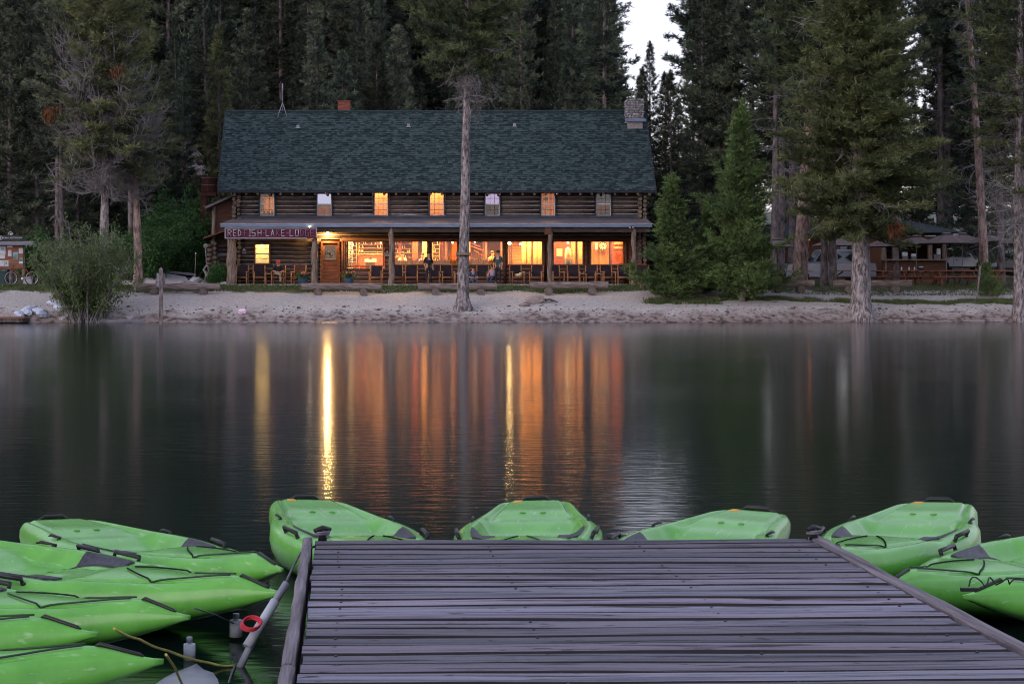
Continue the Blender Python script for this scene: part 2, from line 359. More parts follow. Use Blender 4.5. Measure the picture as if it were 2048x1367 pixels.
n2 = N.new('ShaderNodeTexNoise'); n2.inputs['Scale'].default_value = 9; n2.inputs['Detail'].default_value = 6; L.new(geo.outputs['Position'], n2.inputs['Vector'])
c1 = N.new('ShaderNodeValToRGB'); c1.color_ramp.elements[0].color = (.26, .215, .205, 1); c1.color_ramp.elements[1].color = (.40, .365, .35, 1)
c1.color_ramp.elements[0].position = .32; c1.color_ramp.elements[1].position = .50; L.new(n2.outputs['Fac'], c1.inputs[0])
c2 = N.new('ShaderNodeValToRGB'); c2.color_ramp.elements[0].color = (.035, .045, .020, 1); c2.color_ramp.elements[1].color = (.095, .090, .050, 1); L.new(n1.outputs['Fac'], c2.inputs[0])
n4 = N.new('ShaderNodeTexNoise'); n4.inputs['Scale'].default_value = 3.5; n4.inputs['Detail'].default_value = 8; L.new(geo.outputs['Position'], n4.inputs['Vector'])
cw = N.new('ShaderNodeValToRGB'); cw.color_ramp.elements[0].color = (.07, .05, .045, 1); cw.color_ramp.elements[1].color = (.24, .18, .165, 1)
cw.color_ramp.elements[0].position = .40; cw.color_ramp.elements[1].position = .54; L.new(n4.outputs['Fac'], cw.inputs[0])
ad = N.new('ShaderNodeMath'); ad.operation = 'MULTIPLY_ADD'; ad.inputs[1].default_value = 3.0; L.new(n1.outputs['Fac'], ad.inputs[0]); L.new(at.outputs['Fac'], ad.inputs[2])
r1 = N.new('ShaderNodeMapRange'); r1.inputs[1].default_value = 90.9; r1.inputs[2].default_value = 91.4; L.new(ad.outputs[0], r1.inputs[0])
r2 = N.new('ShaderNodeMapRange'); r2.inputs[1].default_value = 87.4; r2.inputs[2].default_value = 86.3; L.new(ad.outputs[0], r2.inputs[0])
m1 = N.new('ShaderNodeMix'); m1.data_type = 'RGBA'; L.new(r2.outputs[0], m1.inputs[0]); L.new(c1.outputs[0], m1.inputs[6]); L.new(cw.outputs[0], m1.inputs[7])
m2 = N.new('ShaderNodeMix'); m2.data_type = 'RGBA'; L.new(r1.outputs[0], m2.inputs[0]); L.new(m1.outputs[2], m2.inputs[6]); L.new(c2.outputs[0], m2.inputs[7])
L.new(m2.outputs[2], b.inputs['Base Color'])
r3 = N.new('ShaderNodeMapRange'); r3.inputs[1].default_value = 84.4; r3.inputs[2].default_value = 84.75; r3.inputs[3].default_value = .12; r3.inputs[4].default_value = .9
L.new(at.outputs['Fac'], r3.inputs[0]); L.new(r3.outputs[0], b.inputs['Roughness'])
bp = N.new('ShaderNodeBump'); bp.inputs['Strength'].default_value = .5; bp.inputs['Distance'].default_value = .04; L.new(n2.outputs['Fac'], bp.inputs['Height']); L.new(bp.outputs[0], b.inputs['Normal'])
me.materials.append(gm); g = link('ground', me); tag(g, kind='structure')

# water
wm = bpy.data.materials.new('lake_water'); wm.use_nodes = True; t = wm.node_tree; N = t.nodes; L = t.links; b = N['Principled BSDF']
b.inputs['Base Color'].default_value = (.004, .012, .009, 1); b.inputs['IOR'].default_value = 1.333
geo = N.new('ShaderNodeNewGeometry'); mp = N.new('ShaderNodeMapping'); mp.inputs['Scale'].default_value = (1.0, 3.2, 1); L.new(geo.outputs['Position'], mp.inputs[0])
n1 = N.new('ShaderNodeTexNoise'); n1.inputs['Scale'].default_value = 2.4; n1.inputs['Detail'].default_value = 3; L.new(mp.outputs[0], n1.inputs['Vector'])
n3 = N.new('ShaderNodeTexNoise'); n3.inputs['Scale'].default_value = .10; n3.inputs['Detail'].default_value = 2; L.new(geo.outputs['Position'], n3.inputs['Vector'])
r = N.new('ShaderNodeMapRange'); r.inputs[1].default_value = .4; r.inputs[2].default_value = .62; r.inputs[3].default_value = .35; r.inputs[4].default_value = 1.0; L.new(n3.outputs['Fac'], r.inputs[0])
bp = N.new('ShaderNodeBump'); bp.inputs['Distance'].default_value = .0075; sx = N.new('ShaderNodeSeparateXYZ'); L.new(geo.outputs['Position'], sx.inputs[0]); far = N.new('ShaderNodeMapRange'); far.inputs[1].default_value = 15; far.inputs[2].default_value = 75; far.inputs[3].default_value = 1.0; far.inputs[4].default_value = .35; L.new(sx.outputs['Y'], far.inputs[0])
ml = N.new('ShaderNodeMath'); ml.operation = 'MULTIPLY'; L.new(r.outputs[0], ml.inputs[0]); L.new(far.outputs[0], ml.inputs[1]); L.new(ml.outputs[0], bp.inputs['Strength']); L.new(n1.outputs['Fac'], bp.inputs['Height']); L.new(bp.outputs[0], b.inputs['Normal'])
b.inputs['Roughness'].default_value = .115
me = bpy.data.meshes.new('lake_water'); me.from_pydata([(-900, -600, 0), (900, -600, 0), (900, 100, 0), (-900, 100, 0)], [], [(0, 1, 2, 3)]); me.materials.append(wm)
tag(link('lake_water', me), kind='structure')
me = bpy.data.meshes.new('lake_bed'); me.from_pydata([(-900, -600, -4), (900, -600, -4), (900, 41, -4), (-900, 41, -4)], [], [(0, 1, 2, 3)]); me.materials.append(gm)
tag(link('lake_bed', me), kind='structure')
# ------------------------------------------------------------------ the log lodge
rng = random.Random(5)
DW, DP = 93.0, 90.75                       # front wall, porch edge
FLOOR = 1.80
lodge = thing('log_lodge', 'long two storey log lodge with dark green shingled roof and lit porch windows', 'building', (1.9, 93, 1.8))
xL, xR = wx(470, DW), wx(1287, DW)
UP = [(518, 551), (632, 665), (746, 778), (857, 890), (968, 1001), (1080, 1112), (1190, 1223)]
openings = []                                # x0,x1,z0,z1 at the wall
for a, b_ in UP: openings.append((wx(a, DW), wx(b_, DW), wz(434, DW), wz(383, DW)))
LOWR = [(508, 541, 486, 529), (642, 679, 482, 569), (694, 768, 481, 534), (787, 857, 481, 531), (861, 916, 481, 531), (926, 1007, 481, 531),
        (1013, 1086, 481, 531), (1105, 1167, 481, 531), (1179, 1248, 481, 531)]
for a, b_, c, d in LOWR: openings.append((wx(a, DW), wx(b_, DW), wz(d, DW), wz(c, DW)))
front = MB(); pitch = .214; z = FLOOR - .05; row = 0
wallroot = None
logs = []
while z < 6.62:
    zc = z + pitch / 2
    cuts = sorted([(o[0] - .02, o[1] + .02) for o in openings if o[2] - .03 < zc < o[3] + .03])
    x = xL; segs = []
    for c0, c1_ in cuts:
        if c0 - x > .05: segs.append((x, c0))
        x = max(x, c1_)
    if xR - x > .05: segs.append((x, xR))
    for s0, s1 in segs:
        front.bb(s0, s1, DW - .012, DW + .20, z, z + pitch)
        logs.append((s0, s1, zc, row))
    z += pitch; row += 1
front.cur = 1                                # side and rear walls, inner partitions
front.bb(xL, xL + .2, DW + .2, 99.6, FLOOR - .4, 6.6); front.bb(xR - .2, xR, DW + .2, 99.6, FLOOR - .4, 6.6); front.bb(xL, xR, 99.6, 99.8, FLOOR - .4, 6.6)
for xx in (xL, xR - .2):
    front.prism([(0, 0)] * 3, 0, 0) if False else None
    vs = [(xx, 92.9, 6.6), (xx, 99.6, 6.6), (xx, 96.25, 10.7), (xx + .2, 92.9, 6.6), (xx + .2, 99.6, 6.6), (xx + .2, 96.25, 10.7)]
    front.add(vs, [(0, 1, 2), (3, 5, 4), (0, 3, 4, 1), (1, 4, 5, 2), (2, 5, 3, 0)])
wall = front.build('front_wall', [mChink, mLog], lodge)
for i, (s0, s1, zc, row) in enumerate(logs):
    b = MB(); n = 9; r0 = .099 * rng.uniform(.94, 1.05); k = max(2, int((s1 - s0) / 1.2) + 1)
    pts = []; rs = []
    for j in range(k):
        x = s0 + (s1 - s0) * j / (k - 1); pts.append((x, DW + .03 + rng.uniform(-.008, .008), zc + rng.uniform(-.008, .008))); rs.append(r0 * rng.uniform(.96, 1.04))
    b.tube(pts, rs, 9)
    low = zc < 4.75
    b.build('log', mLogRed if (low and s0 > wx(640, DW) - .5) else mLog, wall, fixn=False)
# crossing log ends at the corners
for cx, dx in ((wx(474, DW), -.1), (wx(1283, DW), .1)):
    z = FLOOR + .05; i = 0
    while z < 6.6:
        for j in range(2):
            b = MB(); rr = rng.uniform(.085, .12); ox = rng.uniform(-.03, .03) + (j - .5) * .24
            b.cyl((cx + ox, DW - .28 - rng.uniform(0, .12), z + (j * .11)), (cx + ox, DW + .1, z + (j * .11)), rr, n=9)
            b.build('log_end', mLogEnd, wall, fixn=False)
        z += pitch; i += 1
# main roof
RX0, RX1, RY0, RY1, RZ0, RZ1 = -9.23, 12.98, 92.3, 96.25, 6.56, 10.91
rb = MB(); th = .12
for ya, yb in ((RY0, RY1), (2 * RY1 - RY0, RY1)):
    vs = [(RX0, ya, RZ0), (RX1, ya, RZ0), (RX1, yb, RZ1), (RX0, yb, RZ1)]
    vs += [(p[0], p[1], p[2] - th) for p in vs]
    rb.add(vs, [(0, 1, 2, 3), (4, 7, 6, 5), (0, 4, 5, 1), (1, 5, 6, 2), (2, 6, 7, 3), (3, 7, 4, 0)])
roof = rb.build('roof', mTrim, lodge)
dv = Vector((0, RY1 - RY0, RZ1 - RZ0)); SL = dv.length; dv.normalize(); nv = Vector((0, -dv.z, dv.y))
nr = 42; ex = SL / nr; sh = MB(); rx = RX1 - RX0
for r_ in range(nr):
    x = RX0 - .02; first = True
    sag = 0
    while x < RX1 - .01:
        wdt = rng.choice([.13, .17, .21, .25]) * (1 if not first else rng.random()); x2 = min(RX1 + .02, x + max(wdt, .05)); first = False
        thk = rng.choice([.012, .02, .034, .04]); drop = rng.uniform(0, .03)
        a = Vector((0, RY0, RZ0)) + dv * (r_ * ex - drop) + nv * .004; bq = a + dv * (ex * 1.25)
        q0 = a + nv * thk; q1 = bq + nv * .006
        sh.av = rng.choice([0, .15, .5, .6, .9, 1.0]) ; g = .006
        sh.add([(x + g, a.y, a.z), (x2, a.y, a.z), (x2, q0.y, q0.z), (x + g, q0.y, q0.z), (x2, q1.y, q1.z), (x + g, q1.y, q1.z)],
               [(0, 1, 2, 3), (3, 2, 4, 5), (1, 4, 2), (0, 3, 5)])
        x = x2
o = sh.build('shingles', mShingle, roof, fixn=False); o['kind'] = 'stuff'
b = MB()
pts = [(RX0 + (RX1 - RX0) * i / 24, RY1, RZ1 + .03 + rng.uniform(-.012, .012) - .03 * math.sin(math.pi * i / 24)) for i in range(25)]
b.tube(pts, .085, 8); b.build('ridge_cap', mRidge, roof)
for xx in (RX0, RX1):                      # barge boards
    b = MB()
    b.add([(xx - .03, RY0 - .02, RZ0 - .2), (xx - .03, RY0 - .02, RZ0 + .03), (xx - .03, RY1, RZ1 + .04), (xx - .03, RY1, RZ1 - .2),
           (xx + .03, RY0 - .02, RZ0 - .2), (xx + .03, RY0 - .02, RZ0 + .03), (xx + .03, RY1, RZ1 + .04), (xx + .03, RY1, RZ1 - .2)],
          [(0, 1, 2, 3), (4, 7, 6, 5), (0, 4, 5, 1), (1, 5, 6, 2), (3, 2, 6, 7), (0, 3, 7, 4)])
    b.build('barge_board', mTrim, roof)
x = RX0 + .25
while x < RX1 - .1:
    b = MB(); b.cyl((x, RY0 + .05, RZ0 - .20), (x, 93.2, RZ0 + .35), .065, n=8)
    b.build('rafter_tail', mLogEnd, roof, fixn=False); x += .585
for X, Y in ((596, 253), (817, 251), (1029, 250), (1253, 243)):
    t = (576 - Y - 195.5) / (352 - 195.5) ; D = RY0 + (RY1 - RY0) * t * .985; p = W(X, Y, D); b = MB()
    b.bb(p.x - .08, p.x + .08, D - .08, D + .1, p.z - .1, p.z + .08); b.add([(p.x - .14, D - .14, p.z - .1), (p.x + .14, D - .14, p.z - .1), (p.x + .14, D + .1, p.z - .0), (p.x - .14, D + .1, p.z - .0)], [(0, 1, 2, 3)])
    b.build('roof_vent', mFrameW, roof)
# brick chimney
b = MB(); x0, x1 = wx(676, 96.5), wx(701, 96.5); z0, z1 = 10.2, wz(203, 96.5)
b.cur = 1; b.bb(x0 + .02, x1 - .02, 96.32, 96.98, z0, z1 - .02); b.cur = 0; z = z0; rr_ = 0
while z < z1 - .02:
    x = x0 - (.11 if rr_ % 2 else 0)
    while x < x1 - .03:
        xa, xb = max(x, x0), min(x + .2, x1)
        if xb - xa > .03 and not (z < 10.95 and rng.random() < .5) and not (x > x0 + .35 and z < 11.1 and rng.random() < .7):
            b.av = rng.random(); b.bb(xa, xb, 96.3 - rng.uniform(0, .012), 96.5, z, z + .062)
        x += .215
    z += .077; rr_ += 1
b.bb(x0 - .03, x1 + .03, 96.28, 97.02, z1 - .04, z1 + .03)
b.build('brick_chimney', [mBrick, mMortar], roof)
# stone chimney
ch = MB(); cx0, cx1 = wx(1252, 95.6), wx(1286, 95.6); cz0, cz1 = wz(240, 95.6), wz(197, 95.6)
ch.bb(cx0 + .05, cx1 - .05, 95.35, 96.15, cz0 - .6, cz1 - .05); chim = ch.build('stone_chimney', mMortar, roof)
z = cz0 + .02; k = 0
while z < cz1:
    x = cx0 + rng.uniform(-.04, .04)
    while x < cx1 - .02:
        sw = rng.uniform(.10, .2); sh_ = rng.uniform(.055, .08); b = MB()
        b.ball((min(x + sw / 2, cx1 - .03), 95.35 + rng.uniform(-.02, .03), z), (sw / 2 + .01, .09, sh_), 7, 5, .16, rng)
        b.build('stone', mStone, chim, fixn=False); x += sw + .012
    z += .125
for yy in (95.5, 95.75, 96.0):
    for sx in (cx0 + .02, cx1 - .02):
        for kk in range(8):
            b = MB(); b.ball((sx, yy, cz0 + kk * .14), (.07, .12, .07), 6, 4, .15, rng); b.build('stone', mStone, chim, fixn=False)
b = MB(); b.bb(cx0 - .03, cx1 + .12, 95.2, 95.34, cz0 - .12, cz0 + .02); b.build('flashing', mMetal, chim)
# antenna (stands on the roof)
p = W(565, 226, 96.1); an = thing('antenna_mast', 'pale tripod antenna mast standing on the ridge of the lodge roof', 'antenna', (p.x, p.y, p.z))
b = MB(); b.cyl((0, 0, .25), (0, 0, 1.55), .028, .02, 6); b.cyl((0, 0, .95), (0, 0, 1.55), .04, .035, 6); b.build('mast', mFrameW, an, False)
for q in ((-.24, -.28, -.25), (.26, -.25, -.25), (0, .3, -.2)):
    b = MB(); b.cyl(q, (0, 0, .55), .02, n=6); b.build('leg', mFrameW, an, False)
b = MB(); b.cyl((-.14, -.15, .13), (.14, -.15, .13), .014, n=6); b.build('crossbar', mFrameW, an, False)

# porch roof, posts, floor
px0, px1 = wx(441, DP), wx(1304, DP); zf = wz(447, DP); zw = wz(436.5, DW)
pr = MB(); wxl, wxr = wx(467, DW), wx(1293, DW)
pr.add([(px0, DP, zf), (px1, DP, zf), (wxr, DW - .05, zw), (wxl, DW - .05, zw), (px0, DP, zf - .06), (px1, DP, zf - .06), (wxr, DW - .05, zw - .12), (wxl, DW - .05, zw - .12)],
       [(0, 1, 2, 3), (4, 7, 6, 5), (0, 4, 5, 1), (1, 5, 6, 2), (2, 6, 7, 3), (3, 7, 4, 0)])
porch = pr.build('porch_roof', mPorch, lodge)
b = MB(); b.bb(px0, px1, DP - .05, DP - .003, zf - .17, zf - .035); b.build('fascia', mMetal, porch)
b = MB(); b.bb(px0 - .02, px1 + .02, DP - .075, DP - .002, zf - .033, zf + .012); b.build('drip_edge', mFrameW, porch)
b = MB()
pts = []
x = wxl + .3
while x < wxr - .2: pts.append((x, DW - .18, zw + .05 + .05 * mnoise.noise(Vector((x * .9, 0, 0))) + (.08 if int(x * .4) % 5 == 0 else 0))); x += .25
b.tube(pts, .028, 6); b.build('cable', mFrameW, porch)
b = MB(); b.bb(wxl - .02, wxr + .02, DW - .22, DW - .075, zw - .03, zw + .13); b.build('tar_strip', mTar, porch)
b = MB(); b.bb(wx(455, DP), wx(1296, DP), DP - .1, DW, FLOOR - .45, FLOOR); pf = b.build('porch_floor', mConc, lodge)
b = MB(); b.bb(px0 + .1, px1 - .1, DP + .12, DP + .3, zf - .42, zf - .18); b.build('porch_beam', mLog, porch)
posts = [(463, 9, 456), (629, 7, 478), (783, 5.5, 452), (928, 5, 452), (1100, 5, 452), (1268, 5.5, 452)]
for X, hw, Y in posts:
    D = DP + .2; x = wx(X, D); r0 = hw / 40.0; b = MB()
    z1 = min(wz(Y, D), zf - .2); pts = []; rs = []
    for j in range(10):
        t_ = j / 9; pts.append((x + .03 * math.sin(j * 1.7 + X), D + .02 * math.cos(j * 2.1), FLOOR - .25 + (z1 - FLOOR + .25) * t_)); rs.append(r0 * rng.uniform(.88, 1.1) * (1.1 - .2 * t_))
    b.tube(pts, rs, 10); b.build('post', mPost, lodge)
# post base of the thick corner post
b = MB(); b.bb(wx(452, DP), wx(475, DP), DP - .02, DP + .45, FLOOR - .35, FLOOR - .02); b.build('post_footing', mConc, lodge)
# corbel box above the fifth post
b = MB(); b.bb(wx(1089, DP + .2), wx(1102, DP + .2), DP + .05, DP + .5, wz(468, DP), wz(452, DP)); b.build('corbel', mLogRed, lodge)

# windows
def window(x0, x1, z0, z1, kind, y=DW, sash=True, grid=None, glasses=(None, None), trimw=.06, bottom_trim=True):
    cx = (x0 + x1) / 2; b = MB(); e = trimw
    b.bb(x0 - e, x0, y - .12, y + .14, z0 - e, z1 + e); b.bb(x1, x1 + e, y - .12, y + .14, z0 - e, z1 + e)
    b.bb(x0, x1, y - .12, y + .14, z1, z1 + e); b.bb(x0, x1, y - .12, y + .14, z0 - e, z0)
    win = b.build('window', mTrim if kind == 'up' else mLogRed, lodge)
    s = .035; b = MB(); ys = y - .03
    m = mSash if kind == 'up' else (mCream if kind == 'low' else mWarmH)
    b.bb(x0, x0 + s, ys, ys + .05, z0, z1); b.bb(x1 - s, x1, ys, ys + .05, z0, z1); b.bb(x0 + s, x1 - s, ys, ys + .05, z1 - s, z1); b.bb(x0 + s, x1 - s, ys, ys + .05, z0, z0 + s)
    zm = (z0 + z1) / 2
    if sash: b.bb(x0 + s, x1 - s, ys - .01, ys + .05, zm - .025, zm + .025)
    b.build('sash', m, win)
    zz = [(z0 + s, zm - .025), (zm + .025, z1 - s)] if sash else [(z0 + s, z1 - s)]
    for (a0, a1), gl in zip(zz, glasses if sash else glasses[:1]):
        b = MB(); b.bb(x0 + s, x1 - s, ys + .02, ys + .028, a0, a1); b.build('pane', gl or mGlass, win)
        if grid:
            b = MB(); nxg, nzg = grid
            for i in range(1, nxg): xx = x0 + s + (x1 - x0 - 2 * s) * i / nxg; b.bb(xx - .009, xx + .009, ys + .004, ys + .017, a0, a1)
            for i in range(1, nzg): z_ = a0 + (a1 - a0) * i / nzg; b.bb(x0 + s, x1 - s, ys + .002, ys + .019, z_ - .009, z_ + .009)
            b.build('muntin', mMunt if kind == 'up' else mLog, win)
    return win
ugl = [(None, None), (None, mGlassSky), (None, None), (None, None), (None, mGlassPink), (None, None), (None, None)]
for i, (a, b_) in enumerate(UP):
    x0, x1, z0, z1 = openings[i]
    window(x0 + .05, x1 - .05, z0 + .06, z1 - .05, 'up', grid=None if i == 1 else (3, 2), glasses=ugl[i])
for i, (a, b_, c, d) in enumerate(LOWR):
    x0, x1, z0, z1 = openings[7 + i]
    if i == 1: continue
    if i == 0: window(x0 + .05, x1 - .05, z0 + .05, z1 - .05, 'low', grid=(1, 2))
    else: window(x0 + .03, x1 - .03, z0 + .04, z1 - .03, 'big', sash=False, trimw=.03)
# door with framed half glass
x0, x1, z0, z1 = openings[8]
b = MB(); yd = DW - .02
b.bb(x0, x0 + .1, yd - .14, yd + .1, FLOOR, z1); b.bb(x1 - .1, x1, yd - .14, yd + .1, FLOOR, z1); b.bb(x0 + .1, x1 - .1, yd - .14, yd + .1, z1 - .1, z1)
door = b.build('front_door', mLogRed, lodge)
dx0, dx1 = x0 + .11, x1 - .11; zg0 = wz(519, DW); zg1 = wz(492, DW)
z = FLOOR + .02
while z < zg0 - .06:
    b = MB(); b.bbox_bev(dx0, dx1, yd - .05, yd + .02, z, min(z + .17, zg0 - .05), .012); b.build('board', mLogRed, door); z += .175
b = MB(); b.bb(dx0, dx0 + .08, yd - .06, yd + .02, zg0 - .05, zg1 + .2); b.bb(dx1 - .08, dx1, yd - .06, yd + .02, zg0 - .05, zg1 + .2); b.bb(dx0 + .08, dx1 - .08, yd - .06, yd + .02, zg1, zg1 + .2)
b.bb(dx0 + .08, dx1 - .08, yd - .06, yd + .02, zg0 - .05, zg0); b.build('door_frame', mLogRed, door)
b = MB(); b.bb(dx0 + .08, dx1 - .08, yd - .02, yd, zg0, zg1); b.build('pane', mGlass, door)
b = MB(); b.bb(dx0 + .08, dx1 - .08, yd + .12, yd + .13, zg0, zg1); b.build('blind', mCream, door)
b = MB(); cxd = (dx0 + dx1) / 2; zc = zg0 + .24
b.tube([(cxd + .25 * math.cos(t), yd - .035, zc + .27 * math.sin(t)) for t in [math.pi * k / 12 for k in range(13)]], .016, 6)
b.tube([(cxd - .17 + .33 * k / 8, yd - .035, zc + .03 + .12 * math.sin(k * .8) * (1 if k < 5 else .5)) for k in range(9)], [.012, .03, .05, .055, .05, .035, .02, .03, .012], 6)
b.tube([(cxd - .12, yd - .035, zc - .06), (cxd, yd - .035, zc - .1), (cxd + .12, yd - .035, zc - .03)], .014, 6)
b.build('emblem', mMunt, door)
b = MB(); b.bb(dx0 + .08, dx1 - .08, yd - .045, yd - .03, zg0 + .10, zg0 + .125); b.build('glass_bar', mMunt, door)
# light switch posts beside the door (log jambs)
for X in (633, 686, 690): b = MB(); b.cyl((wx(X, DW - .15), DW - .15, FLOOR), (wx(X, DW - .15), DW - .15, wz(480, DW)), .075, n=9); b.build('jamb_log', mLogRed, lodge)
# header beam
b = MB()
b.cyl((wx(684, DW - .2), DW - .16, wz(479.5, DW)), (wx(1290, DW - .2), DW - .16, wz(479.5, DW)), .10, n=10); b.build('header_log', mLogRed, lodge)
for X in (859, 920, 1010, 1088, 1096, 1173, 1252, 1262): b = MB(); b.cyl((wx(X, DW - .1), DW - .1, FLOOR), (wx(X, DW - .1), DW - .1, wz(482, DW)), .075, n=8); b.build('mullion_log', mLogRed, lodge)

# ---- interior
xi0, xi1, yi0, yi1, zi1 = xL + .2, xR - .2, DW + .24, 98.4, 4.45
b = MB(); b.bb(xi0, xi1, yi0, yi1 + .2, FLOOR - .1, FLOOR + .01); b.build('interior_floor', mFloorIn, lodge)
b = MB(); b.bb(xi0, xi1, yi0, yi1 + .2, zi1, zi1 + .1); b.build('interior_ceiling', mWarm, lodge)
b = MB(); b.bb(xi0, xi1, yi1, yi1 + .1, FLOOR, zi1)
for X, y0_, y1_ in ((600, yi0, yi1), (1170, 95.4, yi1), (1252, yi0 + 1.2, yi1)): xx = wx(X, 95); b.bb(xx - .05, xx + .05, y0_, y1_, FLOOR, zi1)
b.build('interior_wall', mWarm, lodge)
# a panelled screen close behind the two western windows, and different back panels
def inbox(name, X0, X1, Y0, Y1, D, dd, mat, parent=lodge): b = MB(); b.bb(wx(X0, D), wx(X1, D), D, D + dd, wz(Y1, D), wz(Y0, D)); return b.build(name, mat, parent)
inbox('inner_partition', 505, 545, 470, 568, 94.6, .06, mCream)
inbox('inner_partition', 1108, 1142, 478, 560, 95.2, .08, mRedWood)
inbox('inner_partition', 1183, 1218, 478, 568, 96.0, .08, mWarm)
inbox('inner_partition', 1224, 1262, 478, 568, 95.5, .08, mRedWood)
inbox('inner_partition', 826, 836, 478, 568, 95.8, .1, mRedWood)
inbox('inner_partition', 903, 915, 478, 568, 95.8, .1, mRedWood)
inbox('inner_partition', 878, 887, 478, 568, 96.4, .1, mRedWood)
inbox('inner_partition', 965, 975, 478, 568, 96.4, .1, mLogRed)
for k in range(9): inbox('panel_log', 1016, 1042, 481 + k * 5.6, 485.6 + k * 5.6, 96.9 - .0, .1, mWarmH)
inbox('inner_partition', 1228, 1247, 484, 489, 95.4, .05, mWarmH); inbox('inner_partition', 1228, 1247, 493, 497, 95.4, .05, mWarmH)
for X in (1048, 1058, 1071, 1079, 1146, 1160, 849):
    b = MB(); D = 95.4; b.cyl((wx(X, D), D, FLOOR), (wx(X, D), D, zi1), .13, n=9); b.build('inner_log_post', mWarmH, lodge)
b = MB(); 
for k in range(7):                         # staircase rails seen through a window
    pass
for (xa, ya, xb, yb, rr) in ((942, 486, 961, 494, .035), (942, 492, 965, 501, .04), (948, 500, 966, 512, .02)):
    D = 96.2; b.cyl(tuple(W(xa, ya, D)), tuple(W(xb, yb, D)), rr, n=6)
b.build('stair_rail', mRedWood, lodge)
# upper rooms: floor, partitions, back wall
uz0, uz1 = wz(434, DW) - .1, 6.5
b = MB(); b.bb(xi0, xi1, yi0, 96.2, uz0 - .1, uz0); b.bb(xi0, xi1, 96.1, 96.2, uz0, uz1 + .6); b.bb(xi0, xi1, yi0, 96.2, uz1 + .62, uz1 + .7)
for a, c in zip(UP[:-1], UP[1:]): xx = wx((a[1] + c[0]) / 2, 94); b.bb(xx - .05, xx + .05, yi0, 96.1, uz0, uz1 + .6)
b.build('upper_rooms', mWarm, lodge)
def upbox(name, i, fx0, fx1, fz0, fz1, D, dd, mat):
    x0, x1, z0, z1 = openings[i]; b = MB()
    b.bb(x0 + (x1 - x0) * fx0, x0 + (x1 - x0) * fx1, D, D + dd, z0 + (z1 - z0) * fz0, z0 + (z1 - z0) * fz1); return b.build(name, mat, lodge)
upbox('curtain', 0, 0, 1, .78, 1, DW + .12, .03, mWarmH); upbox('curtain', 0, .0, .28, .2, .78, DW + .2, .03, mWarmH)
upbox('window_seat', 0, 0, 1, 0, .16, DW + .25, .1, mDarkIn)
for q in (.2, .45, .72): upbox('ornament', 0, q, q + .13, .16, .25, DW + .25, .05, mDarkIn)
upbox('wardrobe', 1, .0, .5, 0, .36, 94.4, .1, mRedWood); upbox('wardrobe', 1, .78, 1, 0, .4, 93.8, .1, mDarkIn)
upbox('shade', 1, .0, 1, .36, .5, DW + .12, .02, mWarmH)
for i in (2, 3):
    upbox('door_panel', i, .1, 1, -.1, 1.05, 94.6, .06, mWarmH)
    for q in (.2, .75): upbox('hook', i, q, q + .1, .1, .15, 94.5, .05, mRedWood)
upbox('red_curtain', 4, .35, .6, .0, .5, 93.5, .04, mRedWood); upbox('dark_chest', 4, 0, .34, 0, .5, 93.45, .1, mDarkIn); upbox('dark_chest', 4, .62, 1, 0, .5, 93.45, .1, mDarkIn)
for q in ((.1, .35, .05, .2), (.45, .65, .05, .2), (.1, .35, .27, .42), (.45, .65, .27, .42)): upbox('picture', 5, *q, 93.6, .03, mCream)
upbox('picture', 5, .3, .6, .68, .8, 94.0, .03, mDarkIn)
upbox('dark_sill_item', 6, .45, 1, .0, .2, 93.4, .06, mDarkIn); upbox('grey_shade', 6, 0, 1, .55, 1.05, DW + .14, .02, mGreyB)

def area(name, loc, sx, sy, e, col, rot=(0, 0, 0)):
    l = bpy.data.lights.new(name, 'AREA'); l.shape = 'RECTANGLE'; l.size = sx; l.size_y = sy; l.energy = e * LK; l.color = col
    o = bpy.data.objects.new(name, l); COL.objects.link(o); o.location = loc; o.rotation_euler = rot; return o
WARM = (1.0, .60, .20)
for X, e, s in ((520, 26, 1.2), (730, 190, 2.2), (840, 150, 2.2), (970, 170, 2.6), (1060, 125, 1.6), (1140, 66, 1.5), (1210, 80, 1.5)):
    D = 95.0 if X != 520 else 94.0
    area('ceiling_lamp', (wx(X, D), D, zi1 - .06), s, 1.6 if X != 520 else .8, e, WARM if X != 520 else (1.0, .74, .28))
for i, e in enumerate((26, 8, 21, 21, 3, 21, 3)):
    x0, x1, z0, z1 = openings[i]
    area('room_lamp', ((x0 + x1) / 2, 94.0, uz1 + .55), .8, .6, e, (1, .72, .36) if i == 0 else (1, .60, .30))
# porch lamp
p = W(655, 467, DW - .35); pl = thing('porch_lamp', 'bright glowing bare bulb lamp on the log wall above the lodge door', 'lamp', p)
b = MB(); b.ball((0, 0, 0), .075, 10, 8); b.build('bulb', mBulb, pl, False)
b = MB(); b.cyl((0, .05, .05), (0, .30, .10), .02, n=6); b.cyl((0, 0, .06), (0, 0, .13), .045, n=8); b.build('bracket', mMunt, pl, False)
l = bpy.data.lights.new('porch_bulb_light', 'POINT'); l.energy = 42 * LK; l.color = (1, .54, .16); l.shadow_soft_size = .09
o = bpy.data.objects.new('porch_bulb_light', l); COL.objects.link(o); o.location = (0, -.02, -.13); o.parent = pl
p = W(619.5, 453, DP - .12); pl = thing('eave_lamp', 'tiny lit bulb at the porch eave above the end of the lodge sign', 'lamp', p)
b = MB(); b.ball((0, 0, 0), .035, 8, 6); b.build('bulb', mBulbS, pl, False); b = MB(); b.cyl((0, 0, .03), (0, .04, .07), .02, n=6); b.build('bracket', mMunt, pl, False)
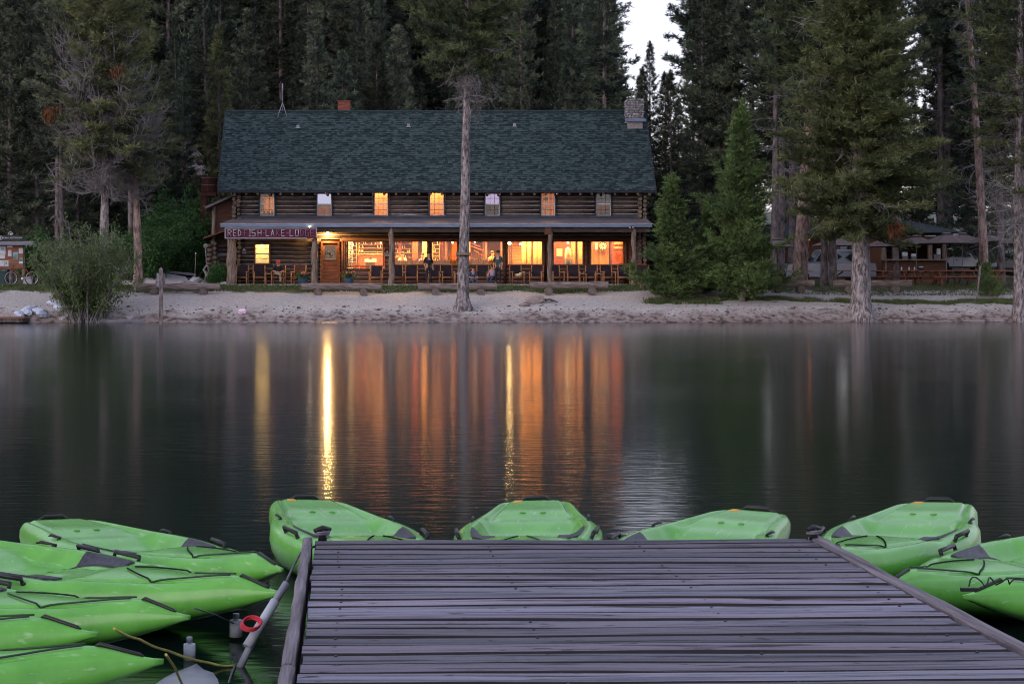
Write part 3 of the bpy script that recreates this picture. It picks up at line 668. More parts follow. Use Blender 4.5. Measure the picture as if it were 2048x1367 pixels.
for X, Y, nm in ((1248, 463, 'twin head flood lamp unlit under the porch roof beside the last window'), (1263, 454, 'small pale lamp at the top of the end porch post')):
    p = W(X, Y, DP + .5 if X < 1260 else DP - .1); pl = thing('flood_lamp', nm, 'lamp', p)
    for s in (-1, 1): b = MB(); b.cyl((s * .05, 0, 0), (s * .09, -.09, -.03), .03, .045, 8); b.build('lamp_head', mFrameW, pl, False)
    b = MB(); b.bb(-.05, .05, 0, .04, 0, .06); b.build('bracket', mMunt, pl, False)

# the name board with stick letters
sx0, sx1, sz0, sz1 = wx(449.5, DP - .1), wx(634, DP - .1), wz(477, DP - .1), wz(455.5, DP - .1)
sg = thing('name_board', 'maroon board reading RED-FISH LAKE LODGE in white stick letters on the porch eave', 'sign', (sx0, DP - .16, sz0))
b = MB(); b.bb(sx0, sx1, DP - .12, DP - .08, sz0, sz1); b.build('board', mSign, sg)
for q in ((sx0, sx1, sz1 - .045, sz1), (sx0, sx1 - .5, sz0, sz0 + .045), (sx0, sx0 + .05, sz0 + .045, sz1 - .045), (sx1 - .05, sx1, sz0 + .045, sz1 - .045)):
    b = MB(); b.bb(q[0], q[1], DP - .15, DP - .075, q[2], q[3]); b.build('frame', mFrameW, sg)
GL = {'R': [((0, 0), (0, 1)), ((0, 1), (.6, .9)), ((.6, .9), (.6, .6)), ((.6, .6), (0, .5)), ((.15, .5), (.65, 0))],
      'E': [((0, 0), (0, 1)), ((0, 1), (.6, 1)), ((0, .5), (.5, .5)), ((0, 0), (.6, 0))], 'D': [((0, 0), (0, 1)), ((0, 1), (.5, .75)), ((.5, .75), (.5, .25)), ((.5, .25), (0, 0))],
      'F': [((0, 0), (0, 1)), ((0, 1), (.6, 1)), ((0, .5), (.5, .5))], 'I': [((.3, 0), (.3, 1)), ((.05, 1), (.55, 1)), ((.05, 0), (.55, 0))],
      'S': [((0, .5), (0, 1)), ((0, 1), (.6, 1)), ((0, .5), (.6, .5)), ((.6, .5), (.6, 0)), ((.6, 0), (0, 0))], 'H': [((0, 0), (0, 1)), ((.6, 0), (.6, 1)), ((0, .5), (.6, .5))],
      'L': [((0, 0), (0, 1)), ((0, 0), (.6, 0))], 'A': [((0, 0), (.3, 1)), ((.3, 1), (.62, 0)), ((.12, .4), (.5, .4))], 'K': [((0, 0), (0, 1)), ((0, .5), (.55, 1)), ((.1, .55), (.6, 0))],
      'O': [((0, 0), (0, 1)), ((0, 1), (.55, 1)), ((.55, 1), (.55, 0)), ((.55, 0), (0, 0))], 'G': [((0, 0), (0, 1)), ((0, 1), (.6, 1)), ((0, 0), (.6, 0)), ((.6, 0), (.6, .45)), ((.6, .45), (.3, .45))], '-': [((0, .5), (.5, .5))]}
seq = [('R', 456, 1), ('E', 466.5, .7), ('D', 476.5, 1), ('-', 487, .1), ('F', 489, .1), ('I', 497, .8), ('S', 504, .7), ('H', 516, .9), ('-', 525, .3), ('L', 532, .9), ('A', 542, .9), ('K', 553, .5), ('E', 563, .6), ('-', 573, .2),
       ('L', 580, .8), ('O', 591, .6), ('D', 601, .4), ('G', 611, .5), ('E', 621, .3)]
zl0, zl1 = wz(472.2, DP), wz(459.5, DP)
for c, X, br in seq:
    for (p0, p1) in GL[c]:
        wd = 10.5 / 40.1
        a = (wx(X, DP - .17) + p0[0] * wd, DP - .15, zl0 + (zl1 - zl0) * p0[1]); e_ = (wx(X, DP - .17) + p1[0] * wd, DP - .15, zl0 + (zl1 - zl0) * p1[1])
        b = MB(); b.cyl(a, e_, .022 if br > .55 else .016, n=6); b.build('stick', mStick if br > .55 else mStickD, sg, fixn=False)
# skull shaped notice plaques
def plaque(X, Y, D, label):
    p = W(X, Y, D); t = thing('wall_plaque', label, 'plaque', p)
    b = MB(); b.bb(-.13, .13, .012, .03, -.16, .16); b.build('plate', mMunt, t, False)
    b = MB(); b.ball((0, 0, .10), (.035, .012, .035), 8, 6)
    b.tube([(-.11, 0, .03), (-.03, 0, .06), (.03, 0, .06), (.11, 0, .03)], .012, 5); b.tube([(-.08, 0, -.03), (0, 0, .02), (.08, 0, -.03)], .014, 5)
    b.bb(-.12, .12, -.006, .006, -.08, -.06); b.bb(-.12, .12, -.006, .006, -.12, -.10); b.build('white_mark', mPaper, t, False)
plaque(488, 502, DW - .12, 'dark plaque with white mark on the log wall between corner post and window')
plaque(774.5, 507, DW - .12, 'dark plaque with white mark just beside the slim porch post')
plaque(1281, 510, DW - .12, 'dark plaque with white mark on the log wall past the last window')

# annex at the west end
annex = thing('lean_to_annex', 'brown lean-to annex with log base against the end wall of the lodge', 'annex', (wx(440, 95), 95, 1.8))
b = MB(); x0, x1 = wx(427, 94), xL
b.add([(x0, 94, 4.2), (x1, 94, 4.2), (x1, 94, wz(392, 94)), (x0, 94, wz(413, 94)), (x0, 99, 4.2), (x1, 99, 4.2), (x1, 99, wz(392, 94)), (x0, 99, wz(413, 94))], [(0, 1, 2, 3), (4, 7, 6, 5), (0, 3, 7, 4), (1, 5, 6, 2), (0, 4, 5, 1), (3, 2, 6, 7)])
b.build('upper_wall', mBarW, annex)
b = MB(); xa, xb = wx(411, 93.6), xL + .15; za, zb = wz(418, 93.6), wz(388, 93.6)
b.add([(xa, 93.4, za), (xb, 93.4, zb), (xb, 99.2, zb), (xa, 99.2, za), (xa, 93.4, za + .12), (xb, 93.4, zb + .12), (xb, 99.2, zb + .12), (xa, 99.2, za + .12)], [(0, 1, 2, 3), (4, 7, 6, 5), (0, 4, 5, 1), (1, 5, 6, 2), (2, 6, 7, 3), (3, 7, 4, 0)])
b.build('roof', mGreyB, annex)
b = MB(); x0 = wx(408, 93.5); xb = xL; za, zb = wz(478, 93.4), wz(456, 93.4)
b.add([(x0, 93.1, za), (xb, 93.1, zb), (xb, 99, zb), (x0, 99, za), (x0, 93.1, za + .08), (xb, 93.1, zb + .08), (xb, 99, zb + .08), (x0, 99, za + .08)], [(0, 1, 2, 3), (4, 7, 6, 5), (0, 4, 5, 1), (1, 5, 6, 2), (2, 6, 7, 3), (3, 7, 4, 0)])
b.build('lower_roof', mBarW, annex)
z = 1.9
while z < 3.95:
    b = MB(); b.cyl((wx(418, 93.9), 93.9, z), (xL, 93.9, z), .115, n=9); b.build('log', mGreyB if rng.random() < .3 else mLog, annex, fixn=False)
    b = MB(); b.cyl((wx(431, 93.9), 93.45, z + .1), (wx(431, 93.9), 94.2, z + .1), .10, n=9); b.build('log_end', mLogEnd, annex, fixn=False)
    b = MB(); b.cyl((wx(416, 93.9), 93.6, z), (wx(425, 93.9), 93.6, z), .10, n=9); b.build('log_stub', mLogEnd, annex, fixn=False)
    z += .235
b = MB(); b.bb(wx(420, 94), xL, 94.05, 98.8, 1.7, 4.15); b.build('lower_wall', mLog, annex)
b = MB(); b.cyl((wx(426, 93.8), 93.8, 1.8), (wx(428, 93.8), 93.8, wz(412, 93.8)), .11, n=9); b.build('post', mPost, annex)
# wooden tank tower behind
tw = thing('wooden_tank_tower', 'rust red wooden water tank on a boarded tower behind the lean-to annex', 'tank', (wx(414, 97), 97, 1.8))
b = MB(); D = 97; b.bb(wx(401, D), wx(413, D), D, D + .5, 1.8, wz(384, D)); b.build('tower_shaft', mTank, tw)
b = MB(); b.bb(wx(404, D), wx(424, D), D + .2, D + .6, 3.6, wz(404, D)); b.build('tower_wall', mTank, tw)
b = MB(); b.bb(wx(401, D), wx(432, D), D - .1, D + 1.0, wz(392, D), wz(384, D)); b.build('platform', mTank, tw)
cxk = wx(417, D)
for k in range(18):
    a = 2 * math.pi * k / 18; b = MB(); rr = .40; b.box((cxk + rr * math.cos(a), D + .4 + rr * math.sin(a), (wz(383, D) + wz(353, D)) / 2), (.03, .138, wz(353, D) - wz(383, D)), Euler((0, 0, a)).to_matrix()); b.build('stave', mTank, tw)
for Y in (355, 370): b = MB(); b.tube([(cxk + .43 * math.cos(a), D + .4 + .43 * math.sin(a), wz(Y, D)) for a in [2 * math.pi * k / 18 for k in range(18)]], .014, 5, closed=True); b.build('hoop', mFrameW, tw)

# ---- things inside, seen through the panes
def text_mesh(name, s, size, loc, mat, parent, ext=.004, align='CENTER', rot=(R(90), 0, 0)):
    c = bpy.data.curves.new(name, 'FONT'); c.body = s; c.size = size; c.extrude = ext; c.align_x = align; c.align_y = 'CENTER'; c.resolution_u = 3
    o = bpy.data.objects.new(name + '_tmp', c); me = bpy.data.meshes.new_from_object(o); bpy.data.objects.remove(o)
    me.transform(Matrix.Translation(loc) @ Euler(rot).to_matrix().to_4x4()); me.materials.clear(); me.materials.append(mat)
    return link(name, me, parent)
def shelf(X0, X1, Y0, Y1, D, rows, label, dens=.8):
    p = W((X0 + X1) / 2, 568, D); t = thing('wall_shelf', label, 'shelf', p, group=None)
    hx = (X1 - X0) / 2 / F * D; z0, z1 = wz(Y1, D) - p.z, wz(Y0, D) - p.z
    for r_ in range(rows):
        z = z0 + (z1 - z0) * r_ / max(1, rows - 1) * .85; b = MB(); b.bb(-hx, hx, 0, .25, z, z + .03); b.build('shelf_board', mWarmH, t, False)
        b = MB(); x = -hx + .05
        b2 = MB()
        while x < hx - .05:
            if rng.random() < dens:
                h = rng.uniform(.08, .2); q = b if rng.random() < .6 else b2; q.cyl((x, .08, z + .03), (x, .08, z + .03 + h), .028, .018, 6)
            x += rng.uniform(.07, .12)
        if b.v: o = b.build('bottles', mDarkIn, t, False, False); o['kind'] = 'stuff'
        if b2.v: o = b2.build('jars', mCream, t, False, False); o['kind'] = 'stuff'
    b = MB(); b.bb(-hx - .03, -hx, 0, .25, z0, z1); b.bb(hx, hx + .03, 0, .25, z0, z1); b.build('side_panel', mWarmH, t, False)
    return t
shelf(717, 767, 485, 512, 96.6, 4, 'shelf of bottles and jars high behind the window next to the lodge door')
shelf(695, 712, 485, 533, 95.0, 6, 'narrow tall shelf at the door side of the first big window')
shelf(789, 824, 484, 515, 96.8, 4, 'shelf of jars behind the first pane of the long window band')
shelf(866, 878, 485, 520, 96.0, 5, 'slim shelf of small pictures and jars behind the second pane', .95)
b_ = thing('red_counter', 'red wooden service counter inside the window next to the lodge door', 'counter', W(745, 568, 95.6))
b = MB(); b.bb(-.75, .75, 0, .6, 0, 1.55); b.build('counter_body', mRedWood, b_, False)
b = MB(); b.bb(-.8, .8, -.05, .65, 1.55, 1.6); b.build('counter_top', mWarmH, b_, False)
b_ = thing('host_stand', 'small wooden host lectern with a pale sheet behind the window by the door', 'lectern', W(741, 568, 94.2))
b = MB(); b.bb(-.25, .25, 0, .4, 0, 1.15); b.build('stand', mWarmH, b_, False)
b = MB(); b.box((0, .15, 1.2), (.6, .5, .04), Euler((.35, 0, 0)).to_matrix()); b.build('top', mWarmH, b_, False)
b = MB(); b.bb(-.08, .1, -.012, -.002, .75, 1.0); b.build('paper', mCream, b_, False); b = MB(); b.bb(-.1, .1, .05, .06, 1.26, 1.4); b.build('card', mCream, b_, False)
bt = thing('bar_counter', 'long honey pine bar counter running behind the long window band', 'counter', W(910, 568, 93.8))
b = MB(); b.bb(wx(788, 93.8) - bt.location.x, wx(1004, 93.8) - bt.location.x, 0, .5, wz(531, 93.8) - bt.location.z - .5, wz(522, 93.8) - bt.location.z); b.build('counter_body', mWarm, bt, False)
b = MB(); b.bb(wx(788, 93.8) - bt.location.x, wx(1004, 93.8) - bt.location.x, -.05, .55, wz(522, 93.8) - bt.location.z, wz(521, 93.8) - bt.location.z); b.build('counter_top', mWarmH, bt, False)
gb = MB()
X = 820
while X < 1003:
    h = rng.uniform(.05, .13); p = W(X, 521, 93.95); gb.cyl(tuple(p), (p.x, p.y, p.z + h), .025, .02, 6); X += rng.uniform(1.5, 5)
o = gb.build('glassware', mDarkIn, bt); o['kind'] = 'stuff'
def frame_pic(X0, X1, Y0, Y1, D, label, face=mDarkIn, cat='picture'):
    p = W((X0 + X1) / 2, Y1, D); t = thing('framed_picture', label, cat, p); h = (X1 - X0) / 2 / F * D; zz = (Y1 - Y0) / F * D
    b = MB(); b.bb(-h, h, 0, .03, 0, zz); b.build('frame', mMunt, t, False); b = MB(); b.bb(-h + .03, h - .03, -.006, -.001, .03, zz - .03); b.build('print', face, t, False)
frame_pic(839, 848, 480, 487, 97.5, 'small dark framed picture high on the pine wall behind the first pane')
frame_pic(956, 962, 480, 486, 97.5, 'small dark framed picture above the stair rail')
frame_pic(1112, 1126, 496, 514, 94.9, 'framed print on the red panel behind the pane past the fourth post', mCream)
frame_pic(1189, 1196, 484, 500, 95.7, 'tall narrow framed card beside the dartboard', mCream)
db = thing('dartboard', 'round dartboard lit on the pine wall behind the last pane', 'dartboard', W(1206, 492, 95.7))
b = MB(); b.cyl((0, .03, 0), (0, 0, 0), .24, n=24); b.build('board', mDarkIn, db, False)
for k in range(10):
    a0, a1 = 2 * math.pi * k / 10, 2 * math.pi * (k + .5) / 10; b = MB()
    b.add([(.05 * math.cos(a0), -.008, .05 * math.sin(a0)), (.19 * math.cos(a0), -.008, .19 * math.sin(a0)), (.19 * math.cos(a1), -.008, .19 * math.sin(a1)), (.05 * math.cos(a1), -.008, .05 * math.sin(a1))], [(0, 1, 2, 3)]); b.build('segment', mCream, db, False)
ly = thing('hanging_sweater', 'pale top hanging on a rack behind the pane past the fourth post', 'clothing', W(1136, 505, 94.6))
b = MB(); b.tube([(0, 0, -.35), (0, 0, -.1), (0, 0, .15), (0, 0, .28)], [.18, .17, .15, .05], 8); b.build('sweater', mCream, ly, False)
b = MB(); b.tube([(0, 0, -.9), (0, 0, -.38)], [.2, .2], 8); b.build('trousers', mDarkIn, ly, False)
def inner_chair(X, D, label, rz):
    t = thing('dining_chair', label, 'chair', (wx(X, D), D, FLOOR + .01), rz, 'wooden chairs inside the lodge')
    for a in (-.2, .2):
        for c in (-.2, .2): b = MB(); b.cyl((a, c, 0), (a, c, 1.0 if c > 0 else .45), .022, n=6); b.build('leg', mRedWood, t, False)
    b = MB(); b.bb(-.23, .23, -.23, .23, .44, .48); b.build('seat', mRedWood, t, False)
    for q in (-.12, -.04, .04, .12): b = MB(); b.cyl((q, .2, .48), (q, .2, .98), .014, n=5); b.build('spindle', mRedWood, t, False)
    b = MB(); b.bb(-.24, .24, .18, .22, .96, 1.06); b.build('backrest', mRedWood, t, False)
    return t
ch0 = inner_chair(1024, 94.3, 'spindle back chair behind the fourth pane beside the pine log posts', .3)
clone(ch0, (wx(1035, 94.8), 94.8, FLOOR + .01), -.4, 'spindle back chair in the middle of the fourth pane')
clone(ch0, (wx(1060, 94.5), 94.5, FLOOR + .01), .9, 'spindle back chair near the edge of the fourth pane')
clone(ch0, (wx(712, 94.6), 94.6, FLOOR + .01), .2, 'spindle back chair below the narrow shelf by the door')
clone(ch0, (wx(1150, 94.4), 94.4, FLOOR + .01), .2, 'spindle back chair near the hanging top')
def table(X, D, label, w_=1.0):
    t = thing('dining_table', label, 'table', (wx(X, D), D, FLOOR + .01))
    b = MB(); b.bb(-w_ / 2, w_ / 2, -.4, .4, .78, .82); b.build('table_top', mWarmH, t, False)
    for a in (-.42 * w_, .42 * w_):
        for c in (-.33, .33): b = MB(); b.cyl((a, c, 0), (a, c, .78), .03, n=6); b.build('leg', mRedWood, t, False)
    b = MB()
    for k in range(7): x = (rng.random() - .5) * w_ * .8; b.cyl((x, -.2, .82), (x, -.2, .82 + rng.uniform(.06, .16)), .025, n=6)
    o = b.build('tableware', mCream, t, False); o['kind'] = 'stuff'
table(1048, 94.1, 'dining table set with glasses behind the fourth pane', 1.4)
table(1200, 94.2, 'dining table set with glasses under the dartboard', 1.5)
table(1140, 94.2, 'small table with glasses behind the red panel pane', 1.0)

mGlobe = EM('lamp_globe', (1, .62, .22), 28); mGlobeS = EM('lamp_globe_small', (1, .66, .28), 7)
for X, Y, D, r_, m_, lb in ((1019, 486, 93.7, .075, mGlobe, 'bright round pendant lamp just inside the fourth pane'), (1041, 488, 94.2, .05, mGlobeS, 'smaller pendant lamp in the middle of the fourth pane'), (762, 486, 94.0, .04, mGlobeS, 'small lamp at the edge of the window by the door'),
                     (905, 485, 94.6, .045, mGlobeS, 'small pendant lamp behind the second pane'), (1136, 485, 94.4, .05, mGlobeS, 'small pendant lamp above the hanging top'), (950, 484, 94.4, .04, mGlobeS, 'small pendant lamp above the stair rail'), (524, 489, 93.7, .05, mGlobeS, 'small lamp inside the little porch window')):
    p = W(X, Y, D); t = thing('pendant_lamp', lb, 'lamp', p); b = MB(); b.ball((0, 0, 0), r_, 10, 8); b.build('globe', m_, t, False); b = MB(); b.cyl((0, 0, r_), (0, 0, 4.43 - p.z), .008, n=5); b.build('cord', mMunt, t, False)
for X in (800, 828, 893, 938, 972, 1003, 1021, 1067, 1128, 1186, 1222):
    D = 96.9 - (X % 5) * .3; b = MB(); b.cyl((wx(X, D), D, FLOOR), (wx(X, D), D, zi1), rng.uniform(.05, .11), n=8); b.build('inner_log_post', mLogRed if X % 2 else mRedWood, lodge)
for k in range(9): D = 93.6 + k * .5; b = MB(); b.cyl((xi0, D, zi1 - .1), (xi1, D, zi1 - .1), .07, n=6); b.build('ceiling_beam', mRedWood, lodge)
for X, Y0, Y1, D, m_, lb in ((700, 484, 533, 94.8, mStone, 'stone chimney breast inside behind the door side of the first big window'),):
    p = W(X, 568, D); t = thing('stone_hearth', lb, 'fireplace', p)
    b = MB(); b.bb(-.28, .12, .06, .5, 0, 2.5); b.build('core', mMortar, t, False); z = .05
    while z < 2.45:
        x = -.26
        while x < .12: b = MB(); b.ball((x, .06, z), (rng.uniform(.06, .1), .05, .05), 7, 5, .15, rng); b.build('stone', mCream if rng.random() < .4 else mStone, t, False); x += .17
        z += .11
# ---- people
def person(label, loc, rz, sk, cloth, extra=None):
    """sk: name -> (parent, pos, radius, material key); one skinned body mesh"""
    t = thing('person', label, 'person', loc, rz)
    names = list(sk); me = bpy.data.meshes.new('body'); me.from_pydata([sk[n][1] for n in names], [(names.index(sk[n][0]), names.index(n)) for n in names if sk[n][0]], [])
    o = bpy.data.objects.new('tmp', me); COL.objects.link(o)
    m = o.modifiers.new('s', 'SKIN'); lay = me.skin_vertices[0].data if me.skin_vertices else None
    if lay is None:
        bpy.context.view_layer.update()
        lay = me.skin_vertices[0].data if me.skin_vertices else None
    if lay is None:
        bpy.context.view_layer.objects.active = o; bpy.ops.object.modifier_remove(modifier='s'); bpy.ops.object.modifier_add(type='SKIN'); lay = me.skin_vertices[0].data
    for i, n in enumerate(names): lay[i].radius = (sk[n][2],) * 2; lay[i].use_root = (i == 0)
    s = o.modifiers.new('u', 'SUBSURF'); s.levels = 1; s.render_levels = 1
    dg = bpy.context.evaluated_depsgraph_get(); bm_ = bpy.data.meshes.new_from_object(o.evaluated_get(dg)); bpy.data.objects.remove(o)
    keys = list(cloth); bm_.materials.clear()
    for k in keys: bm_.materials.append(cloth[k])
    segs = [(Vector(sk[sk[n][0]][1]), Vector(sk[n][1]), sk[n][3]) for n in names if sk[n][0]]
    for p in bm_.polygons:
        c = p.center; best = 9
        for a, e, k in segs:
            d = e - a; tt = max(0, min(1, (c - a).dot(d) / max(d.length_squared, 1e-6))); q = (c - a - d * tt).length
            if q < best: best = q; kk = k
        p.material_index = keys.index(kk); p.use_smooth = True
    link('body', bm_, t)
    return t
def hand(t, p, d, mat=mSkin):
    p = Vector(p); d = Vector(d).normalized(); s = d.cross(Vector((0, 0, 1))); s = s.normalized() if s.length > .1 else Vector((1, 0, 0)); b = MB()
    b.tube([p, p + d * .05, p + d * .09], [.028, .038, .034], 8)
    for k, L_ in enumerate((.065, .08, .075, .055)):
        q = p + d * .085 + s * (-.03 + .02 * k); b.tube([q, q + d * L_ * .55, q + d * L_ * .9 + Vector((0, 0, -.02))], [.010, .009, .007], 5)
    q = p + d * .03 + s * -.035; b.tube([q, q - s * .03 + d * .03, q - s * .03 + d * .055], [.012, .010, .008], 5); b.build('hand', mat, t, False)
def face(t, p, fwd, mat=mSkin):
    p = Vector(p); f = Vector(fwd).normalized(); s = f.cross(Vector((0, 0, 1))).normalized(); b = MB(); b.ball(p + f * .105, (.014, .022, .02), 6, 5)
    for k in (-1, 1): b.ball(p + s * k * .085, (.018, .02, .03), 6, 5)
    b.build('nose_and_ears', mat, t, False)
    b = MB()
    for k in (-1, 1): b.ball(p + f * .088 + s * k * .033 + Vector((0, 0, .02)), .011, 6, 5)
    b.bb(p.x + f.x * .095 - .022, p.x + f.x * .095 + .022, p.y + f.y * .095 - .006, p.y + f.y * .095 + .006, p.z - .052, p.z - .044); b.build('eyes_and_mouth', mHair, t, False)
# seated man, legs crossed, red cap, leaning forward
sk = {'pelvis': (None, (0, .10, .50), .15, 's'), 'waist': ('pelvis', (0, .02, .66), .15, 's'), 'chest': ('waist', (0, -.10, .84), .16, 's'), 'neck': ('chest', (0, -.18, .96), .06, 's'),
      'head': ('neck', (0, -.22, 1.02), .08, 'k'), 'crown': ('head', (0, -.24, 1.12), .085, 'k'),
      'sl': ('chest', (-.20, -.10, .88), .07, 's'), 'el': ('sl', (-.27, -.24, .66), .05, 's'), 'hl': ('el', (-.06, -.36, .62), .035, 'k'),
      'sr': ('chest', (.20, -.10, .88), .07, 's'), 'er': ('sr', (.27, -.22, .66), .05, 's'), 'hr': ('er', (.08, -.36, .60), .035, 'k'),
      'pl': ('pelvis', (-.10, .05, .49), .11, 'p'), 'kl': ('pl', (-.14, -.38, .56), .075, 'p'), 'fl': ('kl', (.16, -.42, .46), .055, 'p'), 'tl': ('fl', (.30, -.46, .40), .045, 'b'),
      'pr': ('pelvis', (.10, .05, .49), .11, 'p'), 'kr': ('pr', (.12, -.36, .48), .075, 'p'), 'ar': ('kr', (.12, -.38, .10), .05, 'p'), 'tr': ('ar', (.12, -.52, .05), .045, 'b')}
pm = person('seated person in red cap, black shirt and khaki trousers with legs crossed on the porch', (wx(557, 91.75), 91.8, FLOOR), 0, sk, {'s': mBlackC, 'k': mSkin, 'p': mKhaki, 'b': mMunt})
hand(pm, (-.06, -.36, .62), (1, -.2, -.1)); hand(pm, (.08, -.36, .60), (-1, -.2, 0)); face(pm, (0, -.235, 1.07), (0, -1, -.3))
b = MB(); b.ball((0, -.23, 1.14), (.11, .125, .075), 12, 8); b.box((0, -.36, 1.11), (.15, .12, .015), Euler((.25, 0, 0)).to_matrix()); b.build('cap', mRedC, pm, False)
def standing(label, loc, rz, top, leg, h=1.0, hair=mHair):
    sk = {'pelvis': (None, (0, 0, .92), .14, 'p'), 'waist': ('pelvis', (0, 0, 1.08), .13, 's'), 'chest': ('waist', (0, .01, 1.32), .155, 's'), 'neck': ('chest', (0, .0, 1.50), .055, 'k'),
          'head': ('neck', (0, -.02, 1.58), .08, 'k'), 'crown': ('head', (0, -.01, 1.68), .085, 'k'),
          'sl': ('chest', (-.19, .01, 1.38), .065, 's'), 'el': ('sl', (-.25, .03, 1.12), .045, 's'), 'hl': ('el', (-.22, -.08, .90), .032, 'k'),
          'sr': ('chest', (.19, .01, 1.38), .065, 's'), 'er': ('sr', (.25, .03, 1.12), .045, 's'), 'hr': ('er', (.22, -.10, .92), .032, 'k'),
          'll': ('pelvis', (-.10, 0, .84), .10, 'p'), 'kl': ('ll', (-.11, -.02, .48), .07, 'p'), 'al': ('kl', (-.11, .02, .10), .045, 'p'), 'tl': ('al', (-.12, -.12, .04), .04, 'b'),
          'lr': ('pelvis', (.10, 0, .84), .10, 'p'), 'kr': ('lr', (.11, -.05, .48), .07, 'p'), 'ar': ('kr', (.12, .05, .10), .045, 'p'), 'tr': ('ar', (.13, -.09, .04), .04, 'b')}
    t = person(label, loc, rz, {k: (v[0], tuple(c * h for c in v[1]), v[2] * h, v[3]) for k, v in sk.items()}, {'s': top, 'k': mSkin, 'p': leg, 'b': mMunt}); t['group'] = 'people at the lodge'
    hand(t, (-.22 * h, -.08 * h, .90 * h), (0, -.2, -1)); hand(t, (.22 * h, -.10 * h, .92 * h), (0, -.2, -1)); face(t, (0, -.02, 1.62 * h), (0, -1, 0))
    b = MB(); b.ball((0, .02, 1.70 * h), (.10, .11, .085), 10, 7); b.build('hair', hair, t, False)
    return t
def seated(label, loc, rz, top, leg, h=1.0):
    sk = {'pelvis': (None, (0, .08, .50), .14, 'p'), 'waist': ('pelvis', (0, .08, .68), .13, 's'), 'chest': ('waist', (0, .05, .90), .15, 's'), 'neck': ('chest', (0, .02, 1.07), .055, 'k'), 'head': ('neck', (0, -.01, 1.15), .08, 'k'), 'crown': ('head', (0, 0, 1.25), .085, 'k'),
          'sl': ('chest', (-.18, .05, .95), .065, 's'), 'el': ('sl', (-.24, -.02, .70), .045, 's'), 'hl': ('el', (-.12, -.25, .66), .032, 'k'),
          'sr': ('chest', (.18, .05, .95), .065, 's'), 'er': ('sr', (.24, -.02, .70), .045, 's'), 'hr': ('er', (.12, -.25, .66), .032, 'k'),
          'll': ('pelvis', (-.10, .02, .50), .10, 'p'), 'kl': ('ll', (-.12, -.38, .50), .07, 'p'), 'al': ('kl', (-.12, -.36, .10), .045, 'p'), 'tl': ('al', (-.12, -.48, .05), .04, 'b'),
          'lr': ('pelvis', (.10, .02, .50), .10, 'p'), 'kr': ('lr', (.12, -.38, .50), .07, 'p'), 'ar': ('kr', (.12, -.34, .10), .045, 'p'), 'tr': ('ar', (.12, -.46, .05), .04, 'b')}
    t = person(label, loc, rz, {k: (v[0], tuple(c * h for c in v[1]), v[2] * h, v[3]) for k, v in sk.items()}, {'s': top, 'k': mSkin, 'p': leg, 'b': mMunt}); t['group'] = 'people at the lodge'
    hand(t, (-.12 * h, -.25 * h, .66 * h), (.2, -1, 0)); hand(t, (.12 * h, -.25 * h, .66 * h), (-.2, -1, 0)); face(t, (0, -.01, 1.19 * h), (0, -1, 0))
    b = MB(); b.ball((0, .03, 1.27 * h), (.10, .11, .085), 10, 7); b.build('hair', mHair, t, False)
    return t
standing('person in black standing before the porch chairs beside the trunk of the tall pine', (wx(857, 91.2), 91.2, FLOOR), .4, mBlackC, mBlackC, .93)
standing('person in dark green standing on the porch just past the tall pine', (wx(996, 91.0), 91.0, FLOOR), -.3, mTealC, mBlackC, .95)
seated('person in navy seated low beside the tall pine', (wx(946, 90.2), 90.0, FLOOR - .25), .3, mNavy, mNavy, .85)
seated('child in lavender seated beside the person in dark green', (wx(984, 91.2), 91.2, FLOOR - .1), -.5, mPurp, mNavy, .8)
seated('diner in pale shirt at the bar counter behind the first pane', (wx(805, 94.9), 94.9, FLOOR + .35), .2, mCream, mNavy)
seated('diner in lavender shirt at the bar counter behind the first pane', (wx(845, 94.9), 94.9, FLOOR + .30), -.4, mPurp, mNavy)
seated('diner in tan shirt at the counter behind the third pane', (wx(985, 95.0), 95.0, FLOOR + .40), .4, mWarmH, mNavy)

# ---- porch chairs
def porch_chair(label, loc, rz, sling):
    t = thing('porch_chair', label, 'chair', loc, rz, 'log chairs along the porch')
    hw = .30
    for a in (-hw, hw):
        b = MB(); b.cyl((a, -.28, 0), (a, -.28, .60), .032, n=7); b.build('leg', mChairW, t, False)
        b = MB(); b.cyl((a, .22, 0), (a * .98, .36, .96), .032, n=7); b.build('leg', mChairW, t, False)
        b = MB(); b.cyl((a, -.36, .62), (a, .32, .60), .034, n=7); b.build('armrest', mChairW, t, False)
        b = MB(); b.cyl((a, -.28, .30), (a, .25, .28), .026, n=6); b.build('side_rail', mChairW, t, False)
    for y, z in ((-.28, .34), (.25, .30), (-.28, .16)):
        if z == .16: continue
        b = MB(); b.cyl((-hw, y, z), (hw, y, z), .028, n=6); b.build('stretcher', mChairW, t, False)
    b = MB(); b.add([(-.27, .27, .36), (.27, .27, .36), (.28, .36, .94), (-.28, .36, .94), (-.27, .31, .36), (.27, .31, .36), (.28, .40, .94), (-.28, .40, .94)], [(0, 1, 2, 3), (4, 7, 6, 5), (0, 4, 5, 1), (1, 5, 6, 2), (2, 6, 7, 3), (3, 7, 4, 0)])
    for k in range(5): b.ball((-.22 + .11 * k, .37, .955), (.02, .02, .016), 6, 4)
    b.build('backrest', sling, t, False)
    b = MB(); b.add([(-.27, -.28, .40), (.27, -.28, .40), (.27, .28, .35), (-.27, .28, .35), (-.27, -.28, .36), (.27, -.28, .36), (.27, .28, .31), (-.27, .28, .31)], [(0, 1, 2, 3), (4, 7, 6, 5), (0, 4, 5, 1), (1, 5, 6, 2), (2, 6, 7, 3), (3, 7, 4, 0)])
    b.build('seat', sling, t, False)
    return t
